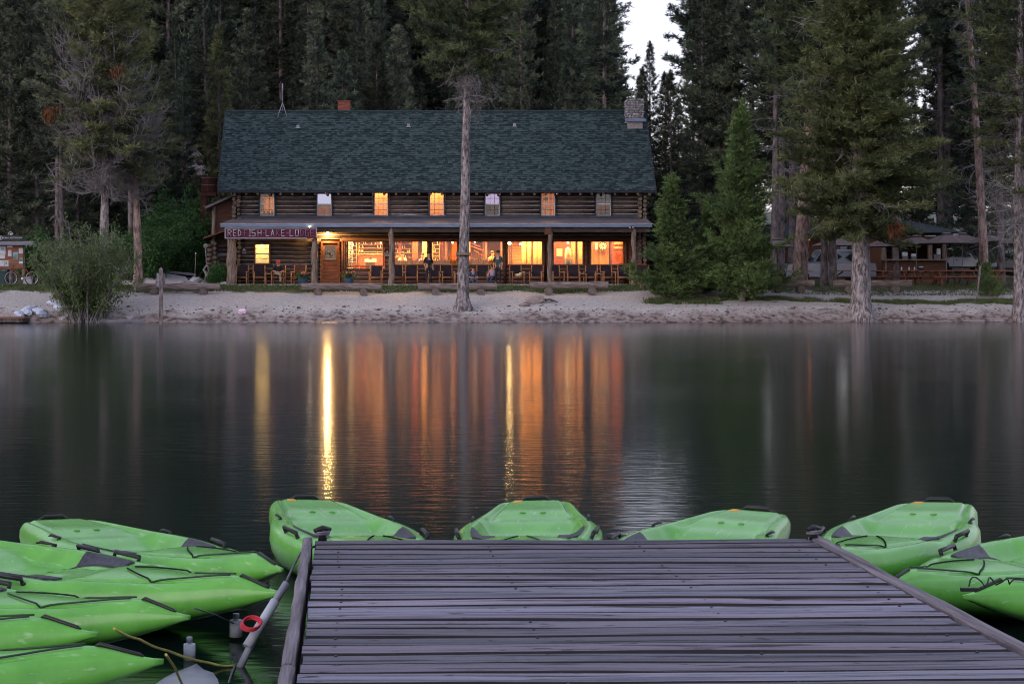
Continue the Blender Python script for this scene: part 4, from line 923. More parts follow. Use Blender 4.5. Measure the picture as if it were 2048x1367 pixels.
cl = [(483, 0, 'dark sling log chair next to the thick corner post'), (519, .1, 'dark sling log chair below the small porch window'), (557, 0, 'log chair that holds the seated person in red cap'),
      (597, -.1, 'brown sling log chair between the seated person and the flower tub'), (752, 0, 'dark sling log chair below the big window by the door'), (797, .15, 'dark sling log chair half hidden by the slim third post'),
      (823, 0, 'dark sling log chair just past the slim third post'), (868, -.1, 'dark sling log chair behind the person in black'), (895, .05, 'dark sling log chair nearest before the tall pine'),
      (964, -.1, 'dark sling log chair just past the tall pine'), (1034, .1, 'dark sling log chair with a pale bundle on its seat'), (1073, -.05, 'dark sling log chair short of the fifth post'),
      (1113, .1, 'dark sling log chair half hidden by the fifth post'), (1147, 0, 'dark sling log chair past the fifth post below the red panel pane'), (1181, -.1, 'dark sling log chair between the two end panes'),
      (1216, .1, 'dark sling log chair below the last pane'), (1248, 0, 'dark sling log chair short of the end post'), (1287, .05, 'dark sling log chair past the end post by the young pine')]
pc = None
for X, rz, lb in cl:
    D = 91.9; loc = (wx(X, D), D, FLOOR); rz = rz * 2.2 + .12 * math.sin(X)
    if pc is None: pc = porch_chair(lb, loc, rz, mSling)
    else:
        c = clone(pc, loc, rz, lb)
        if X == 597:
            for q in bpy.data.objects:
                if q.parent == c and q.data.materials and q.data.materials[0] == mSling: q.data = q.data.copy(); q.data.materials[0] = mSlingR
b_ = thing('cloth_bundle', 'pale crumpled bundle lying on a porch chair seat', 'bundle', (wx(1036, 91.8), 91.75, FLOOR + .40)); b = MB(); b.ball((0, 0, .06), (.17, .14, .08), 10, 6, .2, rng); b.ball((.1, 0, .1), (.1, .1, .07), 8, 6, .2, rng); b.build('bundle', mCream, b_, False)
# side tables
for X, lb in ((537, 'little log side table beside the seated person'), (917, 'little log side table with a bowl before the tall pine'), (1165, 'little log side table between chairs below the red panel pane'), (1197, 'little log side table below the dartboard pane')):
    t = thing('side_table', lb, 'side table', (wx(X, 91.7), 91.7, FLOOR)); b = MB(); b.bb(-.2, .2, -.2, .2, .5, .54); b.build('table_top', mChairW, t, False)
    for a in (-.17, .17):
        for c in (-.17, .17): b = MB(); b.cyl((a, c, 0), (a, c, .5), .025, n=6); b.build('leg', mChairW, t, False)
b_ = thing('railing', 'red wooden rail behind the porch chairs at the end post', 'railing', (wx(1262, 92.5), 92.5, FLOOR)); b = MB(); b.bb(wx(1238, 92.5) - b_.location.x, wx(1292, 92.5) - b_.location.x, 0, .05, .98, 1.04); b.build('rail', mRedWood, b_, False)
for X in (1239, 1290): b = MB(); b.bb(wx(X, 92.5) - b_.location.x - .03, wx(X, 92.5) - b_.location.x + .03, 0, .05, 0, .98); b.build('post', mRedWood, b_, False)
def flowers(X, D, label):
    t = thing('flower_tub', label, 'flower pot', (wx(X, D), D, FLOOR)); b = MB(); b.cyl((0, 0, 0), (0, 0, .3), .2, .26, 12); b.build('tub', mNavy, t, False)
    r2 = np.random.RandomState(int(X)); n = 500; P = r2.normal(size=(n, 3)) * (.16, .14, .10) + (0, 0, .42); V = np.repeat(P, 3, 0) + r2.normal(size=(n * 3, 3)) * .035
    o = link('leaves', np_mesh('leaves', V, np.arange(n * 3).reshape(-1, 3), np.repeat(r2.rand(n), 3)), t, mLeafG); o['kind'] = 'stuff'
    b = MB()
    for k in range(14): b.ball((rng.gauss(0, .13), rng.gauss(-.05, .08), .50 + rng.random() * .12), .045, 6, 5, .2, rng)
    o = b.build('blooms', mFlower, t, False); o['kind'] = 'stuff'
flowers(606, 91.0, 'tub of pink flowers beside the second porch post'); flowers(698, 91.2, 'tub of pink flowers just past the lodge door')
# ------------------------------------------------------------------ trees
def unit(a): return a / np.maximum(np.linalg.norm(a, axis=-1, keepdims=True), 1e-9)
def prisms(P0, P1, r0, r1):
    d = unit(P1 - P0); ref = np.where(np.abs(d[:, 2:3]) < .9, np.array([[0, 0, 1.]]), np.array([[1., 0, 0]])); a = unit(np.cross(d, ref)); c = np.cross(d, a)
    n = len(P0); V = np.zeros((n, 6, 3))
    for k in range(3):
        t = 2 * math.pi * k / 3; q = math.cos(t) * a + math.sin(t) * c; V[:, k] = P0 + q * r0[:, None]; V[:, 3 + k] = P1 + q * r1[:, None]
    base = np.arange(n)[:, None, None] * 6; Fc = np.array([[0, 1, 4, 3], [1, 2, 5, 4], [2, 0, 3, 5]])[None]
    return V.reshape(-1, 3), (base + Fc).reshape(-1, 4)
def blades(rs, P, Dv, n, l, w_, spread):
    N = len(P); B = np.repeat(P, n, 0); D = unit(np.repeat(unit(Dv), n, 0) + rs.normal(size=(N * n, 3)) * spread)
    s = unit(np.cross(D, rs.normal(size=(N * n, 3)))); ll = l * rs.uniform(.6, 1.2, (N * n, 1)); B = B + rs.normal(size=B.shape) * l * .18
    V = np.stack([B - s * w_ / 2 + D * ll * .1, B + s * w_ / 2 + D * ll * .1, B + D * ll], 1)
    return V.reshape(-1, 3)
def trunk_mesh(name, H, r, flare, lean=(0, 0), seed=0, n=12, top=.12, wob=.06, ang=0.0):
    rs = np.random.RandomState(seed); K = 34; V = []; ph = rs.rand(4) * 6
    for i in range(K):
        t = (i / (K - 1)) ** 1.4; z = H * t - .25; rr = r * ((1 - t) * (1 - top) + top) ; fl = math.exp(-max(z, 0) / .30) * flare
        cx = lean[0] * t + wob * math.sin(t * 5 + ph[0]); cy_ = lean[1] * t + wob * math.sin(t * 4 + ph[1])
        if i == 0: ox, oy = 0, 0
        for k in range(n):
            a = 2 * math.pi * k / n; root = 1 + .5 * math.sin(a * 3 + ph[2]) + .3 * math.sin(a * 5 + ph[3])
            q = rr * (1 + .05 * math.sin(a * 4 + z * 2.1 + ph[3]) + rs.normal() * .025) + fl * root * .5; V.append((cx + q * math.cos(a), cy_ + q * math.sin(a), z))
    Fc = [(i * n + k, i * n + (k + 1) % n, (i + 1) * n + (k + 1) % n, (i + 1) * n + k) for i in range(K - 1) for k in range(n)]
    me = np_mesh(name, V, Fc, smooth=True)
    def at(z):
        t = max(0, min(1, (z + .25) / H)); return np.array([lean[0] * t + wob * math.sin(t * 5 + ph[0]), lean[1] * t + wob * math.sin(t * 4 + ph[1])]), r * ((1 - t) * (1 - top) + top)
    return me, at
def conifer(seed, H, zb, Rm, prof, nbr, e0, e1, trunk_r, flare=.1, lean=(0, 0), nbl=7, bl=.22, bw=.032, tsp=.17, twd=3.2, dead=None, start=.25, curve=.12, clump=.5, keep=None, spread=.55, upt=.35, mode=1.0, twist=0.0):
    """returns trunk, branch, crown meshes"""
    rs = np.random.RandomState(seed); tm, at = trunk_mesh('trunk', H, trunk_r, flare, lean, seed)
    S0, S1, A0, A1 = [], [], [], []; TP, TD, TT = [], [], []
    u = (np.arange(nbr) + rs.rand(nbr)) / nbr; u = u ** mode; az = np.arange(nbr) * 2.399 + rs.normal(size=nbr) * .5
    for i in range(nbr):
        z = zb + (H - zb - .25) * u[i]; c, tr_ = at(z); Lb = Rm * prof(u[i]) * rs.uniform(1 - clump, 1.08)
        if keep is not None: Lb *= keep(u[i], az[i])
        if Lb < .12: continue
        e = e0 + (e1 - e0) * u[i] + rs.normal() * .08; h = np.array([math.cos(az[i]), math.sin(az[i]), 0]); p0 = np.array([c[0], c[1], z])
        tone = rs.rand()
        def pos(s): return p0 + Lb * s * (math.cos(e) * h + math.sin(e) * np.array([0, 0, 1])) + np.array([0, 0, curve * Lb * (s * s - .0)])
        ns = 4; pts = [pos(k / ns) + (rs.normal(size=3) * .03 * Lb * (k > 0)) for k in range(ns + 1)]
        rb = min(tr_ * .45, .012 + .018 * Lb)
        for k in range(ns): S0.append(pts[k]); S1.append(pts[k + 1]); A0.append(rb * (1 - k / ns * .85)); A1.append(rb * (1 - (k + 1) / ns * .85))
        def bpos(s):
            x = s * ns; k = min(int(x), ns - 1); return pts[k] + (pts[k + 1] - pts[k]) * (x - k)
        side = np.cross(h, [0, 0, 1]); ntw = max(2, int(Lb * twd))
        for j in range(ntw):
            s = start + (1 - start) * (j + rs.rand()) / ntw; q = bpos(s); sg = 1 if j % 2 else -1; a = rs.uniform(.5, 1.1) * sg
            d = unit(math.cos(a) * h + math.sin(a) * side + np.array([0, 0, rs.uniform(-.15, .35)])); tl = min(Lb * .38, .9) * rs.uniform(.4, 1.0) * (1.15 - s * .75) + .08
            q2 = q + d * tl; S0.append(q); S1.append(q2); A0.append(.010); A1.append(.004)
            m = max(1, int(tl / tsp)); f = (np.arange(m) + .7) / m
            for ff in f: TP.append(q + d * tl * ff + rs.normal(size=3) * .04); TD.append(d + np.array([0, 0, upt])); TT.append(tone * .6 + rs.rand() * .4)
        m = max(2, int(Lb * (1 - start) / tsp * .9))
        for k in range(m): s = start + (1 - start) * (k + .8) / m; TP.append(bpos(s) + rs.normal(size=3) * .04); TD.append(h + np.array([0, 0, .4 + upt])); TT.append(tone * .6 + rs.rand() * .4)
    for k in range(14):
        c, _ = at(H - .1 - .06 * k); TP.append(np.array([c[0], c[1], H - .2 - .05 * k])); TD.append(np.append(rs.normal(size=2) * .5, 1.)); TT.append(.6)
    V = blades(rs, np.array(TP), np.array(TD), nbl, bl, bw, spread)
    crown = np_mesh('crown', V, np.arange(len(V)).reshape(-1, 3), np.repeat(np.array(TT), nbl * 3))
    bv, bf = prisms(np.array(S0), np.array(S1), np.array(A0), np.array(A1)); br = np_mesh('branches', bv, bf)
    dm = None
    if dead:
        z0, z1, n, Ld, sub = dead; S0, S1, A0, A1 = [], [], [], []
        for i in range(n):
            z = z0 + (z1 - z0) * rs.rand(); c, tr_ = at(z); a = rs.rand() * 6.283; h = np.array([math.cos(a), math.sin(a), rs.uniform(-.5, .3)]); p = np.array([c[0], c[1], z]); Lb = Ld * rs.uniform(.3, 1.1)
            d = unit(h); K = 5; pp = [p]
            for k in range(K): d = unit(d + rs.normal(size=3) * .28 + np.array([0, 0, -.06 + twist * .2 * k])); pp.append(pp[-1] + d * Lb / K)
            for k in range(K):
                S0.append(pp[k]); S1.append(pp[k + 1]); A0.append(.030 * (1 - k / K) + .007); A1.append(.030 * (1 - (k + 1) / K) + .006)
                for m_ in range(sub):
                    dd = unit(d + rs.normal(size=3) * .8); q = pp[k] + (pp[k + 1] - pp[k]) * rs.rand(); q1 = q + dd * Lb * .22 * rs.uniform(.5, 1); dd2 = unit(dd + rs.normal(size=3) * .6); S0 += [q, q1]; S1 += [q1, q1 + dd2 * Lb * .15]; A0 += [.012, .009]; A1 += [.009, .005]
        bv, bf = prisms(np.array(S0), np.array(S1), np.array(A0), np.array(A1)); dm = np_mesh('dead_branches', bv, bf)
    return tm, br, crown, dm
def tree(name, label, cat, parts, loc, mats, rz=0, scale=1.0, group=None):
    t = thing(name, label, cat, loc, rz, group); t.scale = (scale,) * 3 if not hasattr(scale, '__len__') else scale
    for nm, me, mt in zip(('trunk', 'branches', 'crown', 'dead_branches'), parts, mats):
        if me is None: continue
        if not me.materials: me.materials.append(mt)
        link(nm, me, t)
    return t
cone = lambda u: (1 - u) ** .85 * .97 + .03
lodg = lambda u: math.sin(math.pi * (.12 + .86 * u)) ** .8
rnd = lambda u: math.sqrt(max(0, 1 - (1.7 * u - .75) ** 2)) if u > .44 else .85 + .15 * u / .44
full = lambda u: (1 - u ** 1.6) * .9 + .08
def shell(me_list): return me_list
MB_ = (mBarkD, mTwigD, mNeedD, mTwig)
protos = []
for i, (H, zb, Rm, pf, nb, e0, e1) in enumerate([(20, 1.5, 2.6, cone, 190, -.25, .5), (22, 3, 2.3, cone, 190, -.2, .55), (18, 2.5, 2.9, full, 160, -.1, .6), (23, 9, 2.3, lodg, 130, .0, .7),
                                            (24, 11, 2.0, lodg, 120, .1, .7), (20, 5, 2.8, full, 165, 0, .65), (25, 6, 2.5, cone, 190, -.1, .6)]):
    protos.append(conifer(100 + i, H, zb, Rm * 1.12, pf, int(nb * 1.25), e0, e1, .22, lean=(random.uniform(-.4, .4), .2), nbl=10, bl=.34, bw=.070, tsp=.20, twd=3.6, dead=(zb * .35 + .8, zb + 2, 26, 1.4, 2), clump=.55))
PH = [20, 22, 18, 23, 24, 20, 25]
rng = random.Random(11)
def toppx(x, y, H): return HY - (height(x, y) + H - ZC) * F / y
placed = []
def plant(x, y, k, s, label, group, mats=MB_):
    placed.append((x, y)); t = tree('conifer_tree', label, 'tree', protos[k], (x, y, height(x, y) - .1), mats, rng.random() * 6.28, (s * rng.uniform(.9, 1.12), s * rng.uniform(.9, 1.12), s), group); return t
ZONES = [(-400, 430, 'dark conifer in the dense wood beyond the notice board and west of the lodge', 'conifers in the wood west of the lodge'),
         (430, 1240, 'dark conifer in the dense wood rising behind the lodge roof', 'conifers in the wood behind the lodge roof'),
         (1240, 1350, 'slender spired conifer standing in the bright sky gap behind the stone chimney', 'small conifers in the sky gap'),
         (1350, 2500, 'dark conifer in the open wood behind the picnic area', 'conifers in the wood behind the picnic area')]
KN = ['narrow pointed fir', 'tall tapering fir', 'broad shaggy fir', 'bare stemmed pine', 'slim high crowned pine', 'round shouldered pine', 'dense dark spruce']
SPOTS = [(0, 'west of the notice board'), (110, 'behind the notice board'), (220, 'behind the willow bush'), (320, 'behind the two gnarled pines'), (430, 'above the alder bushes'), (520, 'above the annex end of the roof'),
         (620, 'behind the antenna mast'), (730, 'behind the brick chimney'), (830, 'between brick chimney and tall pine'), (990, 'behind the tall pine crown'), (1110, 'just past the tall pine crown'), (1240, 'short of the stone chimney'),
         (1350, 'in the bright gap behind the stone chimney'), (1450, 'behind the small young pine'), (1560, 'behind the taller young pine'), (1680, 'behind the leaning old pine'), (1800, 'behind the broad pine crown'), (1930, 'behind the snack bar'), (2060, 'behind the slender pine'), (9999, 'beyond the edge pine')]
n_try = 0; target = 235
while len(placed) < target and n_try < 9000:
    n_try += 1
    y = rng.uniform(103.5, 150); X = rng.uniform(-380, 2430); x = wx(X, y)
    dm_ = 2.2 if X < 1240 else 2.8
    if any((x - a) ** 2 + (y - b_) ** 2 < dm_ ** 2 for a, b_ in placed): continue
    k = rng.choice([0, 1, 2, 5, 6, 0, 1, 5] if X < 1240 else [3, 4, 3, 1, 5, 4, 0, 6]); s = rng.uniform(.85, 1.2)
    if X < 1190: k = rng.choice([0, 1, 2, 6, 5, 1]); s = rng.uniform(.42, .8) if y < 120 else rng.uniform(.85, 1.2)
    if X < 430 and y > 140: continue
    if 690 < X < 1180 and y > 128 and rng.random() < .6: continue
    if 1150 < X < 1400:
        want = 165 if 1250 < X < 1305 else (100 if 1305 <= X < 1335 else 40 if 1335 <= X < 1355 else (0 if X > 1350 else -60))
        if 1225 < X < 1262: want = 210
        ty = toppx(x, y, PH[k] * s); 
        if ty < want: s *= (HY - want - (height(x, y) - ZC) * F / y) / (HY - ty - (height(x, y) - ZC) * F / y + 1e-6)
        if s < .35: continue
        k = rng.choice([0, 1, 6])
    if X > 1350 and y > 126: s = rng.uniform(.42, .62)
    elif X > 1350 and rng.random() < .80: continue
    if 1590 < X < 1930 and y < 108.5: continue
    for z0, z1, lb, gp in ZONES:
        if z0 <= X < z1: break
    tp = toppx(x, y, PH[k] * s)
    lb = KN[k] + (', tip visible, ' if tp > 5 else ', tip out of frame, ') + ('front row ' if y < 118 else 'far back ') + [q for a_, q in SPOTS if X < a_][0]
    plant(x, y, k, s, lb, gp)
# named trees of the shore, each its own
base = lambda X, D: (wx(X, D), D, height(wx(X, D), D) - .05)
# the tall pine in front of the porch
hp = conifer(7, 24, 11.0, 3.3, lambda u: .45 + .55 * math.sin(math.pi * min(1, u * .8 + .1)), 230, -.15, .8, .28, .42, lean=(.5, 0), nbl=10, bl=.27, bw=.045, tsp=.14, twd=4.8, start=.15, dead=(9.6, 13.5, 60, 1.9, 4), clump=.5)
tall = tree('tall_pine', 'tall straight pine with a bare grey trunk standing on the beach before the lodge porch', 'tree', hp, (wx(923, 86), 86, height(wx(923, 86), 86) - .05), (mBarkC, mTwigD, mNeed, mTwig))
# left pair with knots of dead branches
la = conifer(21, 16.5, 6.6, 2.9, lambda u: (.95 if u < .38 else .55 if u < .50 else .85 * (1 - max(0, u - .72) * 2.6)), 240, -.35, .7, .26, .2, lean=(.3, 0), nbl=10, bl=.27, bw=.045, tsp=.15, twd=3.8, dead=(5.2, 11.5, 180, 2.9, 5), clump=.55, twist=1.0)
tree('gnarled_pine', 'gnarled pine with a tangle of grey dead branches behind the willow bush', 'tree', la, base(203, 88), (mBarkC, mTwigD, mNeed, mTwig))
lb_ = conifer(22, 11.5, 6.0, 1.9, full, 70, -.3, .5, .24, .15, lean=(-.3, .2), nbl=8, bl=.22, bw=.03, dead=(4.6, 9.6, 130, 2.1, 5), clump=.6, twist=1.0)
tree('gnarled_pine', 'second gnarled pine with grey twigs nearer the lodge, right behind the willow bush', 'tree', lb_, base(276, 90), (mBarkP, mTwigD, mNeed, mTwig), 1.2)
lc = conifer(23, 17, 5.0, 2.8, full, 220, -.1, .7, .2, .1, nbl=10, bl=.28, bw=.05, tsp=.15, clump=.6)
tree('lodgepole_pine', 'lush yellow green pine rising behind the gnarled tangle', 'tree', lc, base(262, 95), (mBarkD, mTwigD, mNeedY, mTwig), 2.0)
for X, D, s, lb in ((112, 97, .8, 'pale slim trunk pine standing between notice board and willow bush'), (126, 95, .75, 'thin grey trunk pine right of its pale slim neighbour by the willow bush'), (78, 99, .8, 'dark trunk pine directly behind the notice board roof')):
    tree('lodgepole_pine', lb, 'tree', protos[3], base(X, D), (mBarkD,) * 4, X * .1, s)
tree('fir_tree', 'dense dark fir at the picture edge behind the notice board', 'tree', protos[2], base(20, 99), MB_, 1.0, .95)
tree('fir_tree', 'layered grey green fir standing left of the antenna mast above the annex', 'tree', conifer(25, 15, 1.0, 2.0, cone, 230, -.1, .5, .2, nbl=10, bl=.28, bw=.05, tsp=.15, twd=4, clump=.35), base(437, 104), (mBarkD, mTwigD, mNeed, mTwig), 1.0)
# right hand group
ra = conifer(31, 20, 4.0, 4.3, lambda u: (.86 + .14 * math.sin(u * 9)) * (1 - max(0, u - .55) ** 1.5 * 2.2) * (.75 if u < .07 else 1), 470, -.28, .75, .44, .5, nbl=11, bl=.29, bw=.052, tsp=.15, twd=4.2, start=.10, dead=(4.5, 15, 90, 3.0, 3), clump=.6, mode=1.0)
tree('broad_pine', 'broad crowned pine with a stout furrowed trunk on the sand by the picnic tables', 'tree', ra, base(1718, 86), (mBarkC, mTwigD, mNeedY, mTwig))
tw2 = trunk_mesh('trunk', 9, .26, .2, (-.2, .2), 77)[0]; tw2.materials.append(mBarkC)
t = thing('twin_trunk', 'second stem fused to the stout furrowed trunk by the picnic tables', 'tree', base(1733, 86.25)); link('trunk', tw2, t)
rb_ = conifer(32, 21, 8.0, 3.4, lodg, 210, -.1, .7, .40, .25, lean=(1.0, 0), nbl=10, bl=.28, bw=.048, dead=(5, 14, 70, 2.3, 3), clump=.6)
tree('leaning_pine', 'leaning old pine with deeply split bark beside the bench and the parked pickup', 'tree', rb_, base(1600, 92.5), (mBarkP, mTwigD, mNeed, mTwig))
for X, D, s, lb in ((1646, 92, .80, 'dark slim trunk pine standing before the parked pickup door'), (1668, 91.6, .82, 'red brown slim trunk pine right beside the darker slim trunk')):
    tree('slim_pine', lb, 'tree', protos[4], base(X, D), (mBarkD,) * 4, X * .37, (s * 1.15, s * 1.15, s))
rc = conifer(34, 25, 15, 1.6, lodg, 80, -.1, .7, .24, .1, lean=(-1.5, 0), nbl=7, bl=.24, bw=.03, dead=(6, 17, 70, 1.3, 2), clump=.6)
tree('slender_pine', 'slender bare pink grey pine leaning slightly among the parasols', 'tree', rc, base(1970, 95), (mBarkP, mTwigD, mNeed, mTwig))
rd = conifer(35, 22, 6.0, 3.2, lodg, 220, -.2, .7, .30, .35, nbl=10, bl=.28, bw=.048, dead=(4.0, 12, 130, 2.6, 4), clump=.6)
tree('edge_pine', 'pine with bare twiggy lower limbs at the very edge of the beach', 'tree', rd, base(2040, 86), (mBarkC, mTwigD, mNeed, mTwig))
for X, D, k, s, lb in ((1505, 106, 5, 1.1, 'tall dark pine towering behind the two young pines'), (1440, 107, 2, 0.95, 'broad dark pine filling the gap beside the stone chimney'), (1345, 105, 0, .62, 'dark fir rising straight behind the smaller young pine'), (1275, 106, 0, .60, 'low dark fir closing the sky notch right behind the stone chimney'),
                       (1565, 101, 3, 1.0, 'grey trunk pine behind the leaning old pine'), (1580, 103, 4, 1.0, 'paler grey trunk pine behind the leaning old pine, nearer the umbrellas'), (1545, 99.5, 3, .95, 'shaded trunk pine left of the two grey trunks'),
                       (1878, 112, 4, 1.15, 'thin bare trunk seen against bright sky left of its double'), (1897, 113, 4, 1.1, 'thin bare trunk seen against bright sky right of its double'),
                       (1790, 103.0, 3, .9, 'trunk rising behind the snack bar roof'), (2000, 101, 3, 1.0, 'trunk between the last parasols'), (1700, 112, 6, 1.0, 'dark conifer behind the crown of the broad pine'), (1620, 110, 5, 1.1, 'dark conifer behind the leaning old pine')):
    tree('forest_pine', lb, 'tree', protos[k], base(X, D), MB_, X * .21, s)
# young pines beside the porch
ya = conifer(41, 6.3, .12, 2.15, lambda u: (1 - u) ** .75 * (.82 + .18 * math.sin(u * 31)), 250, .30, 1.0, .09, .03, keep=lambda u, a: .78 + .34 * math.sin(3 * a + 9 * u) * math.cos(a - 4 * u), nbl=11, bl=.19, bw=.038, tsp=.10, twd=6.5, start=.15, curve=.2, clump=.55, spread=.5, upt=.6)
tree('young_pine', 'small bushy young pine touching the east end of the porch', 'tree', ya, base(1345, 87.6), (mBarkD, mTwigD, mNeedF, mTwig), 0, (1.28, 1.28, 1.0))
yb = conifer(42, 9.9, .12, 2.9, lambda u: (1 - u) ** .7 * (.82 + .18 * math.sin(u * 37)), 330, .28, 1.0, .13, .03, keep=lambda u, a: .78 + .34 * math.sin(3 * a + 11 * u + 1) * math.cos(a - 5 * u), nbl=11, bl=.20, bw=.038, tsp=.11, twd=5.5, start=.15, curve=.2, clump=.6, spread=.5, upt=.6)
tree('young_pine', 'taller bushy young pine standing beside the smaller one on the beach', 'tree', yb, base(1482, 87.6), (mBarkD, mTwigD, mNeedF, mTwig), 0, (1.22, 1.22, 1.0))
t_ = tree('young_pine', 'short young pine filling the gap between the two bushy young pines', 'tree', ya, base(1412, 89.3), (mBarkD, mTwigD, mNeedF, mTwig), 2.4, .72)
yc = conifer(43, 1.9, .05, .8, lambda u: (1 - u) ** .6, 70, .15, 1.0, .04, .02, nbl=9, bl=.15, bw=.024, tsp=.09, twd=7, start=.1, curve=.2, clump=.4, spread=.5, upt=.6)
tree('pine_sapling', 'knee high pine sapling beside a thin grey post near the picnic tables', 'shrub', yc, base(1975, 89.5), (mBarkD, mTwigD, mNeedF, mTwig))
# ---- broadleaf bushes
def bush(seed, H, Rr, nst, leaves, ls, lean=0.5, lmin=.2, sub=5):
    rs = np.random.RandomState(seed); S0, S1, A0, A1 = [], [], [], []; LP, LT = [], []
    for i in range(nst):
        a = rs.rand() * 6.283; p = np.array([rs.normal() * Rr * .12, rs.normal() * Rr * .10, 0.]); sp = rs.uniform(.15, 1) ** .8; d = unit(np.array([math.cos(a) * sp * lean * Rr / H * 2, math.sin(a) * sp * lean * Rr / H * 2, 1.])); Lh = H * rs.uniform(.6, 1.02) * (1.05 - .25 * sp)
        K = 6; tone = rs.rand()
        for k in range(K):
            q = p + d * Lh / K; r0 = .035 * (1 - k / K) + .006; S0.append(p); S1.append(q); A0.append(r0); A1.append(r0 * .8); d = unit(d + rs.normal(size=3) * .10 + np.array([math.cos(a), math.sin(a), -.1]) * .05)
            if k >= 1:
                for m in range(sub):
                    dd = unit(d + rs.normal(size=3) * .75); q0 = p + (q - p) * rs.rand(); tl = Lh * .14 * rs.uniform(.5, 1.2); S0.append(q0); S1.append(q0 + dd * tl); A0.append(.008); A1.append(.003)
                    for z in range(leaves): f = rs.uniform(lmin, 1.15); LP.append(q0 + dd * tl * f + rs.normal(size=3) * .09); LT.append(tone * .5 + rs.rand() * .5)
            p = q
    LP = np.array(LP); n = len(LP); D = unit(rs.normal(size=(n, 3)) + np.array([0, 0, -.2])); s = unit(np.cross(D, rs.normal(size=(n, 3)))); L_ = ls * rs.uniform(.7, 1.3, (n, 1))
    V = np.stack([LP, LP + D * L_ * .5 + s * L_ * .22, LP + D * L_, LP + D * L_ * .5 - s * L_ * .22], 1).reshape(-1, 3)
    bv, bf = prisms(np.array(S0), np.array(S1), np.array(A0), np.array(A1))
    return np_mesh('stems', bv, bf), np_mesh('leaves', V, np.arange(n * 4).reshape(-1, 4), np.repeat(np.array(LT), 4))
def put_bush(name, label, ms, loc, lm, sm, rz=0, s=1.0, group=None):
    t = thing(name, label, 'bush', loc, rz, group); t.scale = (s,) * 3 if not hasattr(s, '__len__') else s
    for nm, me, mt in (('stems', ms[0], sm), ('leaves', ms[1], lm)):
        if not me.materials: me.materials.append(mt)
        o = link(nm, me, t)
        if nm == 'leaves': o['kind'] = 'stuff'
    return t
wb = bush(51, 5.4, 2.9, 80, 15, .11, .55, sub=6)
put_bush('willow_bush', 'big rounded willow bush with fine pale leaves growing at the waterline', wb, (wx(172, 84.6), 84.6, -.05), mLeaf, mTwig)
al = bush(52, 4.2, 1.6, 34, 16, .15, .5)
for X, D, s, rz, lb in ((402, 95.6, 1.0, 0, 'dark green alder bush beside the wooden tank tower'), (372, 98, 1.25, 1, 'taller alder bush behind the grey board fence'), (330, 97, .95, 2, 'low alder bush where the path enters the wood'), (300, 93.5, .85, 3, 'alder bush just behind the second gnarled pine'),
                    (418, 101, 1.35, 4, 'tall alder bush between tower and annex roof'), (355, 103, 1.3, 5, 'alder bush at the foot of the hillside boulders'), (60, 95.5, .8, 2.2, 'alder bush behind the notice board'), (235, 94, .8, 2.9, 'alder bush between the two gnarled trunks')):
    put_bush('alder_bush', lb, al, (wx(X, D), D, height(wx(X, D), D) - .1), mLeafG, mTwigD, rz, s)
pb = bush(53, 1.3, .55, 26, 12, .10, .5, lmin=0)
put_bush('garden_plant', 'tall leafy garden plant at the corner post of the porch', pb, base(440, 91.5), mLeafG, mTwigD)
put_bush('garden_plant', 'lower garden plant with yellow green leaves beside the rock edging', pb, base(425, 91.2), mLeaf, mTwigD, 1, .6)
# red dead sprays in the crowns
def spray(X, Y, D, r, label, seed, par=None):
    rs = np.random.RandomState(seed); P = rs.normal(size=(60, 3)) * (r * .4, r * .25, r * .5); V = blades(rs, P, np.tile(np.array([[.2, 0, -1.]]), (60, 1)), 12, .3, .04, .35)
    p = W(X, Y, D); t = thing('dead_spray', label, 'branch', p); link('needles', np_mesh('needles', V, np.arange(len(V)).reshape(-1, 3), np.repeat(rs.rand(60), 36)), t, mNeedR); b = MB(); b.cyl((0, .3, r), (0, 0, -r * .3), .015, n=5); b.build('twig', mTwig, t, False)
spray(234, 145, 86.6, .33, 'rust red dead spray hanging under the upper crown of the gnarled pine', 1); spray(98, 225, 87, .3, 'rust red dead spray on the shaggy outer edge of the gnarled pine', 2); spray(1790, 456, 84.4, .32, 'orange dead spray low in the crown of the broad pine', 3)
# boulders on the hillside
for i, (X, Y, D, r, lb) in enumerate(((384, 308, 112, 1.0, 'dark granite boulder high on the wooded hillside'), (372, 332, 110, 1.3, 'pale granite slab just below the dark boulder on the hillside'), (388, 352, 109, .9, 'small pale boulder lowest on the hillside by the tank tower'), (366, 315, 111, .7, 'round boulder wedged beside the dark hillside boulder'))):
    r2 = random.Random(i); x = wx(X, D); b = MB(); b.ball((0, 0, 0), (r * 1.2, r, r * .8), 11, 8, .14, r2); o = b.build('boulder', mRock if i else mBarkD, None, False); o.location = (x, D, wz(Y, D)); tag(o, lb, 'boulder')
